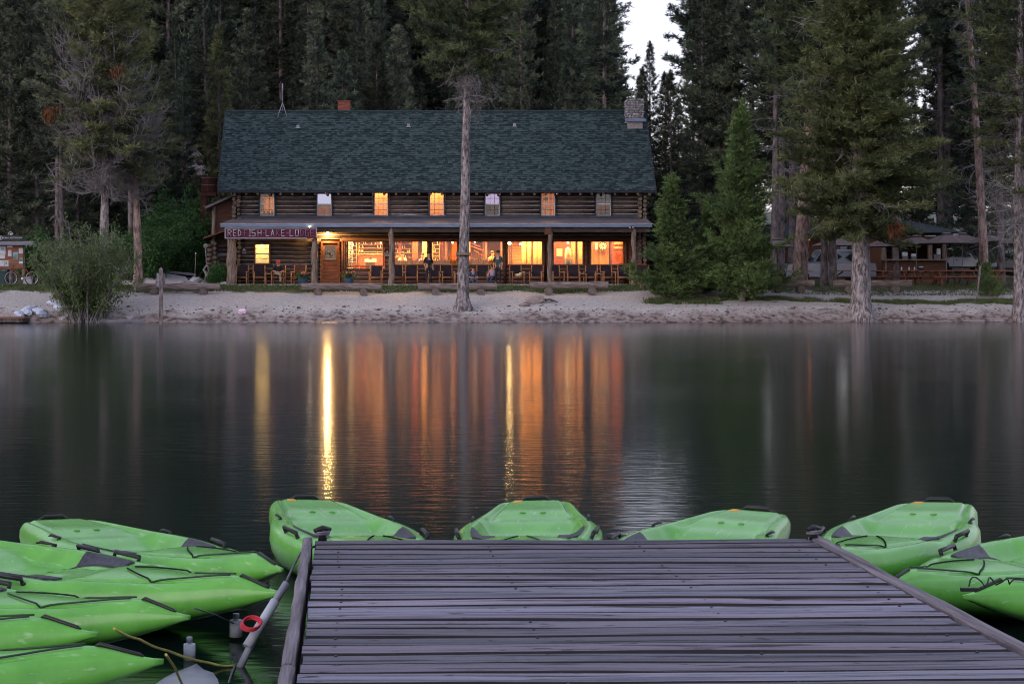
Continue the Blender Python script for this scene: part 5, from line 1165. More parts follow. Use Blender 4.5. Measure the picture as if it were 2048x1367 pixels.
# ------------------------------------------------------------------ beach and park furniture
rng = random.Random(3)
def gbase(X, D): return (wx(X, D), D, height(wx(X, D), D))
def log_bench(X0, X1, YT, D, sup, label):
    x0, x1 = wx(X0, D), wx(X1, D); zt = wz(YT, D); cx = (x0 + x1) / 2; gz = height(cx, D); t = thing('log_bench', label, 'bench', (cx, D, gz), 0, 'split log benches along the beach')
    h = zt - gz; Lh = (x1 - x0) / 2; b = MB(); r = .15; n = 9; V = []; st = 9
    for j in range(st):
        x = -Lh + 2 * Lh * j / (st - 1); rr = r * (1 + .07 * math.sin(j * 1.3 + X0))
        for k in range(n):
            a = math.pi + math.pi * k / (n - 1); V.append((x, rr * 1.15 * math.cos(a), h - .07 + rr * 1.7 * math.sin(a)))
        V.append((x, rr * 1.05, h)); V.append((x, -rr * 1.05, h))
    m = n + 2; Fc = [(j * m + k, j * m + (k + 1) % m, (j + 1) * m + (k + 1) % m, (j + 1) * m + k) for j in range(st - 1) for k in range(m)] + [tuple(range(m)), tuple((st - 1) * m + k for k in range(m))[::-1]]
    b.add(V, Fc); b.build('seat', mBenchL, t, False)
    for s in sup:
        x = wx(s, D) - cx; b = MB(); rr = .19; zc = max(.10, h - .26 - rr); b.cyl((x, -.30, zc), (x, .30, zc), rr, n=14); b.build('support_log', mBenchE, t, False)
    return t
mBenchL = M('bench_log', (.30, .25, .24), (.10, .065, .055), 3, (.6, 6, 6), .75, .5, 7, var=.15); mBenchE = M('cut_log', (.17, .135, .125), (.09, .07, .065), 12, rough=.9, bump=.4)
D = 88.9
for a in ((272, 440, 566, (309, 407), 'split log bench behind the post in the water, west end of the row'), (603, 763, 566, (636, 727), 'split log bench in front of the lodge door'), (836, 994, 566, (871, 962), 'split log bench behind the trunk of the tall pine'),
          (1060, 1216, 563.5, (1097, 1184), 'split log bench behind the granite rock'), (1281, 1420, 563.5, (1310, 1395), 'split log bench half hidden by the small young pine'), (1528, 1628, 560, (1556, 1601), 'split log bench at the foot of the leaning old pine'),
          (1667, 1822, 560, (1697, 1789), 'split log bench behind the stout furrowed trunk')): log_bench(a[0], a[1], a[2], D, a[3], a[4])
def rock(X, Y, D, d, label, seed, mat=None, rot=0, cat='rock', nm='rock', n=10, m=7, j=.2):
    r2 = random.Random(seed); b = MB(); b.ball((0, 0, d[2] * .35), d, n, m, j, r2); o = b.build(nm, mat or mRock, None, False); o.location = gbase(X, D) if Y is None else tuple(W(X, Y, D)); o.rotation_euler[2] = rot; tag(o, label, cat); return o
b = MB(); P = [(-.52, 0), (-.42, .18), (-.30, .27), (-.05, .34), (.12, .38), (.42, .33), (.50, .22), (.48, .05), (.2, -.08), (-.3, -.08)]
V = [(p[0], -.22 + .1 * abs(p[0]), p[1]) for p in P] + [(p[0] * .9, .30, p[1] * .85) for p in P] + [(p[0] * .8, -.34 + .1 * (p[0] + .3), p[1] * .72 + .03) for p in P]; n = len(P)
b.add(V, [tuple(20 + i for i in range(n))] + [tuple(10 + i for i in range(n))[::-1]] + [(i, (i + 1) % n, (i + 1) % n + 10, i + 10) for i in range(n)] + [(i + 20, (i + 1) % n + 20, (i + 1) % n, i) for i in range(n)])
o = b.build('granite_rock', mRock, None, False); o.location = gbase(1068, 86.9); tag(o, 'pale angular granite rock lying on the sand past the tall pine', 'rock')
rock(1050, None, 86.2, (.28, .2, .10), 'flat grey stone in the sand at the foot of the angular rock', 4)
b = MB(); r2 = random.Random(8)
for k in range(7): a = r2.uniform(-.6, .8); b.tube([(0, 0, .12), (.25 * math.cos(a), .2 * math.sin(a * 3), .16), (.6 * math.cos(a), .3 * math.sin(a * 3), .02)], [.07, .04, .015], 6)
o = b.build('tree_root', mBarkD, None, False); o.location = gbase(1091, 86.9); tag(o, 'gnarled dark root stub beside the angular granite rock', 'root')
b = MB(); b.ball((0, 0, .10), (.20, .12, .14), 8, 6, .25, r2); b.ball((-.1, 0, .03), (.12, .1, .06), 8, 5, .2, r2); o = b.build('pink_bag', mPinkP, None, False); o.location = gbase(485, 85.3); tag(o, 'crumpled pink bag lying on the wet sand', 'bag')
# driftwood sticks, pebbles
r2 = random.Random(12)
lbs = ['thin driftwood stick on the sand below the willow side bench', 'driftwood stick by the water below the tall pine', 'forked driftwood branch on the sand before the broad pine', 'long thin root lying along the sand by the broad pine', 'short driftwood stick near the edge pine', 'bleached driftwood branch on the bank near the edge pine']
for (X, D, L_), lb in zip(((520, 85.4, .8), (900, 85.2, .7), (1822, 85.9, 1.5), (1640, 86.4, 1.6), (1960, 86.2, .9), (1900, 86.6, 1.9)), lbs):
    b = MB(); pts = [(L_ * (k / 5 - .5), .1 * math.sin(k * 1.7), .03 + .03 * math.sin(k * 2.3)) for k in range(6)]; b.tube(pts, [.02, .03, .03, .026, .02, .01], 6); b.tube([pts[3], (pts[3][0] + .25, .1, .16)], [.02, .008], 5)
    o = b.build('driftwood', mTwig, None, False); o.location = gbase(X, D); tag(o, lb, 'driftwood')
b = MB()
for k in range(900):
    x = r2.uniform(-20, 34); y = r2.choice([r2.uniform(84.5, 86.4), r2.gauss(85.4, .3)]) + 1.2 * sst(12, 26, x); s = r2.uniform(.015, .05) * (2.0 if r2.random() < .04 else 1); b.ball((x, y, height(x, y) + s * .2), (s * 1.3, s, s * .6), 5, 4, .2, r2)
o = b.build('pebbles_and_debris', mBarkD, None, False, False); tag(o, 'dark scattered pebbles and bark debris along the wet sand', 'pebbles', kind='stuff')
# grass
def grass(name, pts, h, label, seed, mat=mGrass, wv=.02):
    rs = np.random.RandomState(seed); pts = np.array(pts); n = len(pts); D_ = unit(np.concatenate([rs.normal(size=(n, 2)) * .35, np.ones((n, 1))], 1)); a = rs.rand(n) * 6.28; s = np.stack([np.cos(a), np.sin(a), np.zeros(n)], 1) * wv; hh = h * rs.uniform(.5, 1.2, (n, 1))
    V = np.stack([pts - s, pts + s, pts + D_ * hh], 1).reshape(-1, 3); o = link(name, np_mesh(name, V, np.arange(n * 3).reshape(-1, 3), np.repeat(rs.rand(n), 3)), None, mat); tag(o, label, 'grass', kind='stuff'); return o
def gpts(n, x0, x1, f0, f1, rs, dens=None):
    out_ = []
    while len(out_) < n:
        x = rs.uniform(x0, x1); y = rs.uniform(f0(x), f1(x)); 
        if dens and rs.random() > dens(x, y): continue
        out_.append((x, y, height(x, y) - .01))
    return out_
r3 = random.Random(77)
nz_ = lambda x, s=0: mnoise.noise(Vector((x * .6, s, 0))) * .35
grass('lawn_grass', gpts(26000, -26, 14, lambda x: 89.55 + nz_(x), lambda x: 90.9, r3), .10, 'mown green grass strip between the log benches and the porch', 1, wv=.03)
grass('shore_grass', gpts(5000, wx(1255, 87.5), wx(1440, 87.5), lambda x: 86.7 + 1.4 * nz_(x * 2, 3), lambda x: 87.9 + nz_(x, 5), r3, lambda x, y: .5 * sst(11.4, 12.6, x) * max(0, mnoise.noise(Vector((x * 1.6, y * 2.5, 2))) + .35)), .20, 'tuft of long green grass under the young pines', 2)
grass('meadow_grass', gpts(15000, wx(1440, 88), wx(2120, 88), lambda x: 87.3 + 1.8 * nz_(x * 1.7, 9) + .3, lambda x: 88.6 + nz_(x, 7), r3, lambda x, y: 1.6 * max(0, mnoise.noise(Vector((x * .9, y * 1.8, 5))) + .18)), .15, 'long green grass on the bank before the picnic tables', 3)
grass('picnic_grass', gpts(16000, wx(1440, 92), wx(2150, 92), lambda x: 89.8, lambda x: 96, r3), .09, 'thin short grass around the picnic tables', 4, wv=.03)
# post standing in the shallows
p = thing('mooring_post', 'dark square post with side boards standing in the shallow water', 'post', (wx(322, 81), 81, 0))
b = MB(); zt = wz(535, 81); b.bb(-.085, .085, -.06, .06, -.6, zt - .08); b.add([(-.085, -.06, zt - .08), (.085, -.06, zt - .08), (.085, .06, zt - .08), (-.085, .06, zt - .08), (0, 0, zt + .03)], [(0, 1, 4), (1, 2, 4), (2, 3, 4), (3, 0, 4)]); b.build('post', mBarkD, p, False)
b = MB(); z0, z1 = wz(573, 81), wz(546, 81); b.bb(-.20, .17, .065, .095, z0, z1); b.build('back_board', mGreyB, p, False)
# sand bags and the wooden float on the shore
r2 = random.Random(2); bagp = None
for i, (X, Y, D, s, lb) in enumerate(((38, 634, 85.0, 1.0, 'white sandbag lowest at the wooden float'), (60, 622, 85.5, 1.05, 'white sandbag standing highest on the pile by the float'), (52, 632, 85.2, .95, 'white sandbag in the middle of the pile by the float'), (78, 630, 85.3, 1.0, 'white sandbag on the willow side of the pile'), (84, 637, 84.9, 1.1, 'white sandbag slumped at the waterline by the willow'), (118, 622, 85.6, 1.0, 'white sandbag seen through the willow stems'), (105, 612, 86.2, .9, 'white sandbag higher up behind the willow'))):
    b = MB(); b.ball((0, 0, .12), (.36, .24, .15), 12, 8, .12, r2); o = b.build('sandbag', mBag, None, False); o.location = tuple(W(X, Y, D)); o.location.z = max(height(o.location.x, D), o.location.z - .1); o.rotation_euler = (r2.uniform(-.3, .3), r2.uniform(-.3, .3), r2.random() * 3); o.scale = (s, s, s); tag(o, lb, 'sandbag', 'sandbags by the float')
p = thing('wooden_float', 'low brown wooden landing float at the shore beside the sandbags', 'dock', (wx(10, 84), 84, .0)); x1 = wx(62, 84.5) - p.location.x
for k in range(9): b = MB(); b.bbox_bev(-6, x1 - k * .03, -1.0 + k * .22, -.79 + k * .22, .22, .27, .01); b.build('plank', mTable, p, False)
b = MB(); b.bb(-6, x1 - .1, -.98, 1, .04, .215); b.build('frame', mBarkD, p, False)
# log curb at the willow
b = MB(); b.cyl((-1.2, 0, .05), (1.25, .1, .05), .12, n=9); o = b.build('shore_log', mGreyB, None, False); o.location = (wx(235, 84.5), 84.5, .0); tag(o, 'grey log lying in the water at the foot of the willow', 'log')
for X, D, s, lb in ((262, 84.9, .24, 'round pale stone at the end of the shore log'), (128, 84.7, .22, 'stone under the willow nearest the sandbags'), (215, 85.2, .25, 'stone hidden low behind the willow stems')): rock(X, None, D, (s, s * .8, s * .6), lb, int(X), mStone)
# notice board kiosk
D = 92.0; gz = height(wx(20, D), D); p = thing('notice_board', 'wooden notice board with little shingle roof and pinned papers', 'notice board', (wx(10, D), D, gz)); ox = wx(10, D)
for X in (-28, 46): b = MB(); b.bb(wx(X, D) - ox - .07, wx(X, D) - ox + .07, .05, .19, 0, wz(484, D) - gz); b.build('post', mPost, p, False)
zs = [wz(536 - k * 9.2, D) - gz for k in range(6)]
for k in range(5): b = MB(); b.bb(wx(-26, D) - ox, wx(46, D) - ox, 0, .04, zs[k] + .004, zs[k + 1] - .004); b.build('board', mWarmB if 'mWarmB' in globals() else mTable, p, False)
b = MB(); b.add([(wx(-34, D) - ox, -.35, wz(490, D) - gz), (wx(69, D) - ox, -.35, wz(490, D) - gz), (wx(66, D) - ox, .1, wz(482, D) - gz), (wx(-31, D) - ox, .1, wz(482, D) - gz), (wx(69, D) - ox, .55, wz(490, D) - gz), (wx(-34, D) - ox, .55, wz(490, D) - gz)], [(0, 1, 2, 3), (3, 2, 4, 5), (0, 5, 4, 1), (0, 3, 5), (1, 4, 2)]); b.build('roof', mGreyB, p, False)
for (X0, X1, Y0, Y1, m_) in ((-4, 11, 492, 508, mPaper), (-4, 10, 509, 517, mPaper), (14, 25, 491, 495, mPaper), (16, 23, 500, 512, mPaper), (17, 22, 497, 500, mRedC), (26, 36, 504, 518, mPaperBlue), (37.5, 46, 496, 507, mPaper), (39, 46, 515, 522, mPaperBlue), (38, 46, 522.4, 527, mPaper), (-2, 8, 521, 532, mPaper), (9, 17, 521, 532, mPaper), (2, 9, 495, 501, mPaperBlue), (3, 6, 523, 525, mPaperBlue), (11, 14, 523, 529, mPaperBlue)):
    b = MB(); dd = .012 if m_ is mPaperBlue and X0 in (2, 3, 11) else .006; b.bb(wx(X0, D) - ox, wx(X1, D) - ox, -dd, -dd + .004, wz(Y1, D) - gz, wz(Y0, D) - gz); b.build('paper', m_, p, False)
b = MB(); b.bb(wx(-30, D) - ox, wx(44, D) - ox, .0, .05, wz(480, D) - gz, wz(471, D) - gz); b.build('sign_board', mMunt, p, False)
text_mesh('lettering', 'PUBLIC RESTROOMS', .108, (wx(25, D) - ox, -.012, wz(475.6, D) - gz), mPaper, p)
b = MB(); b.tube([(wx(1.5, D) - ox + .09 * math.cos(a), -.012, wz(475.5, D) - gz + .09 * math.sin(a)) for a in [math.pi * k / 8 for k in range(16)]], .015, 4, closed=True); b.bb(wx(1.5, D) - ox - .02, wx(1.5, D) - ox + .02, -.02, -.005, wz(477.5, D) - gz, wz(473.5, D) - gz); b.build('symbol', mPaper, p, False)
b = MB(); cxx, czz = wx(21, D) - ox, wz(469.5, D) - gz; b.tube([(cxx + .12 * math.cos(a), 0, czz + .14 * math.sin(a)) for a in [math.pi * (k / 10) for k in range(11)]], .02, 5); b.ball((cxx + .02, 0, czz + .03), (.07, .015, .05), 8, 5); b.build('emblem', mPaper, p, False)
# bicycle
mBrown = mBarkD
D = 91.3; p = thing('bicycle', 'parked bicycle with pale rimmed wheels under the notice board', 'bicycle', (wx(35, D), D, height(wx(35, D), D)))
def wheel(x): 
    b = MB(); b.tube([(x + .34 * math.cos(a), 0, .35 + .34 * math.sin(a)) for a in [2 * math.pi * k / 24 for k in range(24)]], .025, 6, closed=True); wv = b.build('wheel', mTyre, p, False)
    b = MB(); b.tube([(x + .305 * math.cos(a), 0, .35 + .305 * math.sin(a)) for a in [2 * math.pi * k / 24 for k in range(24)]], .012, 5, closed=True); b.build('rim', mRim, wv, False)
    b = MB()
    for k in range(8): a = math.pi * k / 8; b.cyl((x - .3 * math.cos(a), 0, .35 - .3 * math.sin(a)), (x + .3 * math.cos(a), 0, .35 + .3 * math.sin(a)), .003, n=3)
    b.build('spokes', mRim, wv, False)
wheel(-.33); wheel(.72)
b = MB(); [b.cyl(a, c, .018, n=6) for a, c in (((-.33, 0, .35), (-.20, 0, .92)), ((-.2, 0, .85), (.45, 0, .80)), ((-.22, 0, .78), (.25, 0, .32)), ((.25, 0, .32), (.45, 0, .85)), ((.25, 0, .32), (.72, 0, .35)), ((.45, 0, .78), (.72, 0, .35)))]; b.build('frame', mRedWood, p, False)
b = MB(); b.cyl((-.2, -.28, .98), (-.2, .28, .98), .014, n=6); b.cyl((-.2, 0, .9), (-.2, 0, .98), .014, n=6); b.build('handlebar', mBlack, p, False); b = MB(); b.ball((.46, 0, .90), (.13, .07, .03), 8, 5); b.build('saddle', mBlack, p, False)
b = MB(); b.ball((.25, 0, .32), (.08, .02, .08), 10, 5); b.build('crank', mRim, p, False)
p = thing('litter_bin', 'dark green litter bin beside the bicycle under the notice board', 'bin', gbase(4, 91.6)); b = MB(); b.bb(-.3, .3, -.25, .25, 0, .72); b.build('bin_body', mTealC, p, False); b = MB(); b.bb(-.35, .33, -.3, .3, .72, .82); b.build('lid', mBarkD, p, False)
p = thing('white_cooler', 'white box standing behind the bicycle', 'box', gbase(56, 92.0)); b = MB(); b.bb(-.2, .2, -.15, .15, 0, .38); b.build('box_body', mPaper, p, False); b = MB(); b.bb(-.21, .21, -.16, .16, .38, .43); b.build('lid', mSilver, p, False)
# grey board fence and ramp left of the lodge
D = 94.5; p = thing('board_fence', 'low fence of grey boards sloping beside the path at the annex', 'fence', gbase(350, D)); ox = p.location.x; gz = p.location.z
for k, (ya, yb) in enumerate(((538, 547), (547, 557))):
    b = MB(); z0, z1 = wz(ya, D) - gz, wz(yb, D) - gz; xa, xb = wx(309, D) - ox, wx(392, D) - ox; b.add([(xa, 0, z0 - .12), (xb, 0, z1 - .12), (xb, .04, z1 - .12), (xa, .04, z0 - .12), (xa, 0, z0), (xb, 0, z1), (xb, .04, z1), (xa, .04, z0)], [(0, 1, 2, 3), (4, 7, 6, 5), (0, 4, 5, 1), (1, 5, 6, 2), (2, 6, 7, 3), (3, 7, 4, 0)]); b.build('board', mGreyB, p, False)
for X in (312, 350, 388): b = MB(); x = wx(X, D) - ox; b.bb(x - .06, x + .06, .045, .15, -.3, wz(540 + (X - 312) * .11, D) - gz); b.build('post', mGreyB, p, False)
b = MB(); b.add([(wx(284, 92.5), 92.0, 1.55), (wx(386, 92.5), 92.0, 1.62), (wx(370, 94), 94.2, 2.0), (wx(300, 94), 94.2, 2.35), (wx(284, 92.5), 92.0, 1.75), (wx(386, 92.5), 92.0, 1.75), (wx(370, 94), 94.2, 2.2), (wx(300, 94), 94.2, 2.5)], [(4, 5, 6, 7), (0, 4, 7, 3), (0, 1, 5, 4), (1, 2, 6, 5), (2, 3, 7, 6), (3, 2, 1, 0)]); o = b.build('access_ramp', mConc, None); tag(o, kind='structure')
b = MB(); b.bb(wx(150, 92), wx(310, 92), 92.2, 92.6, 1.4, 2.0); o = b.build('low_wall', mConc, None); tag(o, 'low pale retaining wall behind the willow bush', 'wall')
for i, (X, D, s, lb) in enumerate(((392, 92.2, .42, 'large pale boulder in the garden edging by the annex'), (366, 92.0, .24, 'small stone left of the large pale boulder'), (378, 91.8, .22, 'stone in front of the large pale boulder'), (447, 91.2, .2, 'white edging stone next to the corner post'), (456, 91.0, .19, 'white edging stone touching the corner post'), (434, 91.3, .17, 'white edging stone before the garden plant'), (409, 91.6, .18, 'edging stone between boulder and garden plant'))): rock(X, None, D, (s, s * .8, s * .75), lb, i, mStone)
b = MB(); b.tube([(0, 0, 0), (.05, 0, .6), (-.12, 0, .8), (.02, 0, 1.0), (.2, 0, .85), (.12, 0, .7)], [.14, .10, .06, .07, .06, .05], 7); b.ball((-.02, 0, 2.0), .12, 8, 6, .2, r2); b.tube([(.05, 0, .9), (.0, 0, 1.5), (-.02, 0, 1.9)], [.04, .03, .03], 6)
o = b.build('driftwood_sculpture', mTwig, None, False); o.location = gbase(412, 92.0); tag(o, 'twisted pale driftwood piece standing at the corner of the annex', 'driftwood')
# fishing rod like poles
p = thing('garden_pole', 'thin pale pole leaning beside the annex garden', 'pole', gbase(389, 92.5)); b = MB(); b.cyl((0, 0, 0), (.06, 0, 1.6), .018, n=5); b.build('pole', mTwig, p, False); b = MB(); b.ball((.06, 0, 1.62), .045, 6, 5); b.build('knob', mPaper, p, False)
# carved board on the tall pine
D = 85.62; p = thing('trunk_sign', 'small yellowish wooden board nailed across the trunk of the tall pine', 'sign', (wx(927, D), D, wz(507, D))); b = MB(); b.bb(-.36, .34, -.02, .02, -.065, .065); b.build('board', mPost, p, False)
b = MB(); [b.cyl((-.2 + .06 * k, -.024, -.03), (-.18 + .06 * k + .02 * (k % 2), -.024, .03), .008, n=5) for k in range(6)]; b.build('worn_marking', mCream, p, False)
b = MB(); b.tube([(.36 * math.cos(a), .36 + .36 * math.sin(a), -.085) for a in [2 * math.pi * k / 16 for k in range(16)]], .02, 5, closed=True); b.build('strap', mBlack, p, False)
# ---- picnic area
def parasol(X, YT, hw, D, label, tilt=0.0, closed=False):
    gz = height(wx(X, D), D); p = thing('market_parasol', label, 'parasol', (wx(X, D), D, gz), 0, 'brown parasols over the picnic tables'); zt = wz(YT, D) - gz; r = hw / F * D; drop = r * .34
    for k in range(8):
        a0, a1 = 2 * math.pi * k / 8 + .2, 2 * math.pi * (k + 1) / 8 + .2; am = (a0 + a1) / 2; b = MB(); P = []
        for f in (0, .33, .66, 1.0):
            for a, s in ((a0, 1), (am, .93), (a1, 1)): P.append((r * f * s * math.cos(a), r * f * s * math.sin(a), zt - drop * (f ** 1.15) + tilt * r * f * math.cos(a) - (.04 * math.sin(math.pi * f) if s < 1 else 0)))
        fs = [(j * 3 + i, j * 3 + i + 1, j * 3 + i + 4, j * 3 + i + 3) for j in range(3) for i in range(2)]
        n = len(P); P2 = [(x, y, z - .012) for x, y, z in P]; b.add(P + P2, fs + [tuple(q + n for q in f_)[::-1] for f_ in fs] + [(9, 10, 10 + n, 9 + n), (10, 11, 11 + n, 10 + n)]); b.build('canopy_panel', mUmb, p, False, False)
        b = MB(); b.cyl((0, 0, zt - .03), (r * math.cos(a0), r * math.sin(a0), zt - drop - .03 + tilt * r * math.cos(a0)), .012, n=4); b.build('rib', mPole, p, False)
    b = MB(); b.cyl((0, 0, 0), (0, 0, zt + .06), .03, n=8); b.build('pole', mTwig, p, False); b = MB(); b.ball((0, 0, zt + .08), .05, 8, 6); b.build('finial', mMunt, p, False)
    b = MB(); b.ball((0, 0, zt + .0), (.28, .28, .07), 8, 4); b.build('cap', mUmb, p, False)
for a in ((1552, 478, 46, 97, 'brown parasol with pale edge behind the leaning old pine'), (1672, 474, 50, 97.5, 'brown parasol behind the two slim trunks'), (1772, 476, 50, 98, 'brown parasol between stout trunk and snack bar'), (1833, 472, 48, 99, 'brown parasol before the snack bar counter'),
          (1893, 467, 57, 96, 'largest brown parasol, with a pale pole, at the snack bar corner'), (1925, 467, 45, 100, 'brown parasol peeking out behind the largest one'), (1972, 468, 42, 97.5, 'tilted brown parasol around the slender pine', .12), (2040, 471, 48, 98, 'brown parasol beside the edge pine trunk')): parasol(*a)
def picnic(label, loc, rz, L_=1.9):
    t = thing('picnic_table', label, 'picnic table', loc, rz, 'redwood picnic tables')
    for k in range(5): b = MB(); b.bb(-L_ / 2, L_ / 2, -.37 + k * .15, -.235 + k * .15, .72, .76); b.build('table_board', mTable, t, False)
    for s in (-1, 1):
        for k in range(2): b = MB(); b.bb(-L_ / 2, L_ / 2, s * .72 - .14 + k * .145, s * .72 - .005 + k * .145, .42, .46); b.build('seat_board', mTable, t, False)
        x = s * L_ * .34; b = MB(); b.bb(x - .02, x + .02, -.84, .84, .33, .415); b.bb(x - .02, x + .02, -.36, .36, .63, .715); b.build('cross_beam', mTable, t, False)
        for q in (-1, 1): b = MB(); b.cyl((x + .045, q * .72, 0), (x + .045, q * .22, .72), .05, n=4); b.build('leg', mTable, t, False)
        b = MB(); b.cyl((x, 0, .37), (x - s * .5, 0, .70), .04, n=4); b.build('brace', mTable, t, False)
    return t
pt = picnic('redwood picnic table standing broadside beside the sapling', (*gbase(1908, 92.2)[:2], height(wx(1908, 92.2), 92.2)), .06, 2.6)
for X, D, rz, lb in ((1840, 93.5, -.1, 'redwood picnic table in front of the snack bar counter'), (1790, 95, .2, 'redwood picnic table right behind the stout furrowed trunk'), (1700, 95.0, .1, 'redwood picnic table left of the stout furrowed trunk'), (2022, 92.4, .05, 'redwood picnic table at the edge pine'), (1958, 95.5, 0, 'redwood picnic table behind the sapling'), (1868, 97, 0, 'redwood picnic table closest to the snack bar'), (1575, 95, .3, 'redwood picnic table behind the leaning old pine bench')):
    clone(pt, gbase(X, D), rz, lb)
for X, D, lb in ((1803, 93.4, 'white topped squeeze bottle on the table before the snack bar'), (1818, 93.4, 'pale bottle in the middle of the table before the snack bar'), (1829, 93.3, 'small pale bottle near the end of the table before the snack bar')):
    p = thing('bottle', lb, 'bottle', (wx(X, D), D, height(wx(1840, 93.5), 93.5) + .765), 0, 'bottles on the picnic tables'); b = MB(); b.cyl((0, 0, 0), (0, 0, .16), .04, n=8); b.build('bottle_body', mPaper, p, False); b = MB(); b.cyl((0, 0, .16), (0, 0, .22), .02, n=6); b.build('cap', mRedC, p, False)
p = thing('napkin_box', 'dark box with white top on the table before the snack bar', 'box', (wx(1842, 93.4), 93.4, height(wx(1840, 93.5), 93.5) + .765)); b = MB(); b.bb(-.12, .12, -.08, .08, 0, .14); b.build('box_body', mBlack, p, False); b = MB(); b.ball((0, 0, .16), (.13, .09, .04), 8, 5); b.build('top', mPaper, p, False)
# snack bar hut
D = 103; gz = height(wx(1830, D), D) - .05; p = thing('snack_bar', 'open fronted brown snack bar hut with a teal hipped roof', 'hut', (wx(1830, D), D, gz)); ox = p.location.x; zf_ = lambda Y, d=D: wz(Y, d) - gz; xf = lambda X, d=D: wx(X, d) - ox
for k in range(6): b = MB(); z0 = zf_(556 - k * 5.6) ; b.bbox_bev(xf(1766), xf(1891), -.06, .0, z0 + .006, z0 + .15, .03); b.build('siding_board', mBarW, p, False)
b = MB(); b.bb(xf(1768), xf(1890), .005, .1, 0, zf_(521)); b.build('counter_wall', mBarW, p, False)
b = MB(); b.bb(xf(1763), xf(1893), -.3, .25, zf_(521), zf_(518)); b.build('counter_top', mPost, p, False)
b = MB(); b.bb(xf(1764), xf(1892), 3.4, 3.5, 0, zf_(474)); b.bb(xf(1764), xf(1766), .1, 3.4, 0, zf_(474)); b.bb(xf(1891), xf(1893), .1, 3.4, 0, zf_(474)); b.build('rear_wall', mBarW, p, False)
for X, w_ in ((1768, .14), (1861, .11), (1889, .09)): b = MB(); b.bb(xf(X) - w_, xf(X) + w_, .0 + .02, .2, zf_(518), zf_(480)); b.build('post', mPost, p, False)
b = MB(); b.bb(xf(1762), xf(1894), -.05, .2, zf_(482), zf_(473)); b.build('header', mBarW, p, False)
b = MB(); e0, e1 = xf(1752), xf(1921); zz = zf_(466); zr = zf_(441, D + 2); b.add([(e0, -.9, zz), (e1, -.9, zz), (e1, 4.4, zz), (e0, 4.4, zz), (e0 + 1.6, 1.8, zr), (e1 - 2.4, 1.8, zr)], [(0, 1, 5, 4), (1, 2, 5), (2, 3, 4, 5), (3, 0, 4), (3, 2, 1, 0)]); b.build('roof', mTealR, p, False)
b = MB(); b.cyl((xf(1883), 1.2, zf_(450)), (xf(1883), 1.2, zf_(432)), .07, n=8); b.build('vent_pipe', mPaper, p, False)
for (X, Y0, Y1, dd, w_, m_, lb, nm) in ((1789, 498, 517, 1.0, .14, mSilver, 'steel drinks dispenser standing on the snack bar counter', 'drinks_dispenser'), (1809, 504, 518, .8, .17, mPaper, 'white crate shaped machine on the snack bar counter', 'counter_machine'), (1827, 507, 518, .9, .14, mPaper, 'white and dark till on the snack bar counter', 'till'), (1877, 497, 515, 1.4, .10, mPaper, 'white apron hanging at the end of the snack bar', 'apron'), (1870, 508, 518, .8, .10, mDarkP, 'dark coffee urn at the end of the snack bar counter', 'coffee_urn')):
    q = thing(nm, lb, nm.replace('_', ' '), (wx(X, D + .12), D + .12, gz + zf_(518))); h = zf_(Y0) - zf_(518) ; b = MB()
    b.bbox_bev(-w_, w_, -.12, .12, 0, h * .45, .02); b.build('base', mDarkP, q, False); b = MB(); b.bbox_bev(-w_ * .9, w_ * .9, -.1, .1, h * .45 + .002, h, .04); b.build('body', m_, q, False)
b = MB()
for k in range(26): x = xf(1800) + (xf(1850) - xf(1800)) * r2.random(); zq = zf_(r2.choice([490, 499])); b.cyl((x, 3.2, zq), (x, 3.2, zq + r2.uniform(.12, .28)), .05, n=6)
b.bb(xf(1798), xf(1852), 3.05, 3.38, zf_(490) - .03, zf_(490)); b.bb(xf(1798), xf(1852), 3.05, 3.38, zf_(499) - .03, zf_(499)); o = b.build('back_shelf', mMetal, p, False); o['kind'] = 'stuff'
# second cabin with a lit strip
D = 108; gz = height(wx(1650, D), D) - .1; p = thing('brown_cabin', 'brown cabin with grey roof and one orange lit window behind the slim trunks', 'cabin', (wx(1650, D), D, gz)); ox = p.location.x
b = MB(); b.bb(xf(1592), xf(1720), 0, 5, -.2, zf_(468)); b.build('wall', mBarW, p, False)
b = MB(); b.add([(xf(1580), -.8, zf_(468)), (xf(1732), -.8, zf_(468)), (xf(1732), 5.5, zf_(468)), (xf(1580), 5.5, zf_(468)), (xf(1600), 2.4, zf_(446, D + 2)), (xf(1715), 2.4, zf_(446, D + 2))], [(0, 1, 5, 4), (1, 2, 5), (2, 3, 4, 5), (3, 0, 4), (3, 2, 1, 0)]); b.build('roof', mTealR, p, False)
mLit = EM('lit_orange_window', (1, .28, .06), 1.1); b = MB(); b.bb(xf(1648), xf(1661), -.03, -.004, zf_(475), zf_(469.5)); b.build('lit_window', mLit, p, False)
b = MB(); b.bb(xf(1595), xf(1720), -.05, -.005, zf_(530), zf_(528)); b.build('rail', mTable, p, False)
for X in (1600, 1690, 1716): b = MB(); b.bb(xf(X) - .12, xf(X) + .12, -.35, -.12, 0, zf_(469)); b.build('post', mPost, p, False)
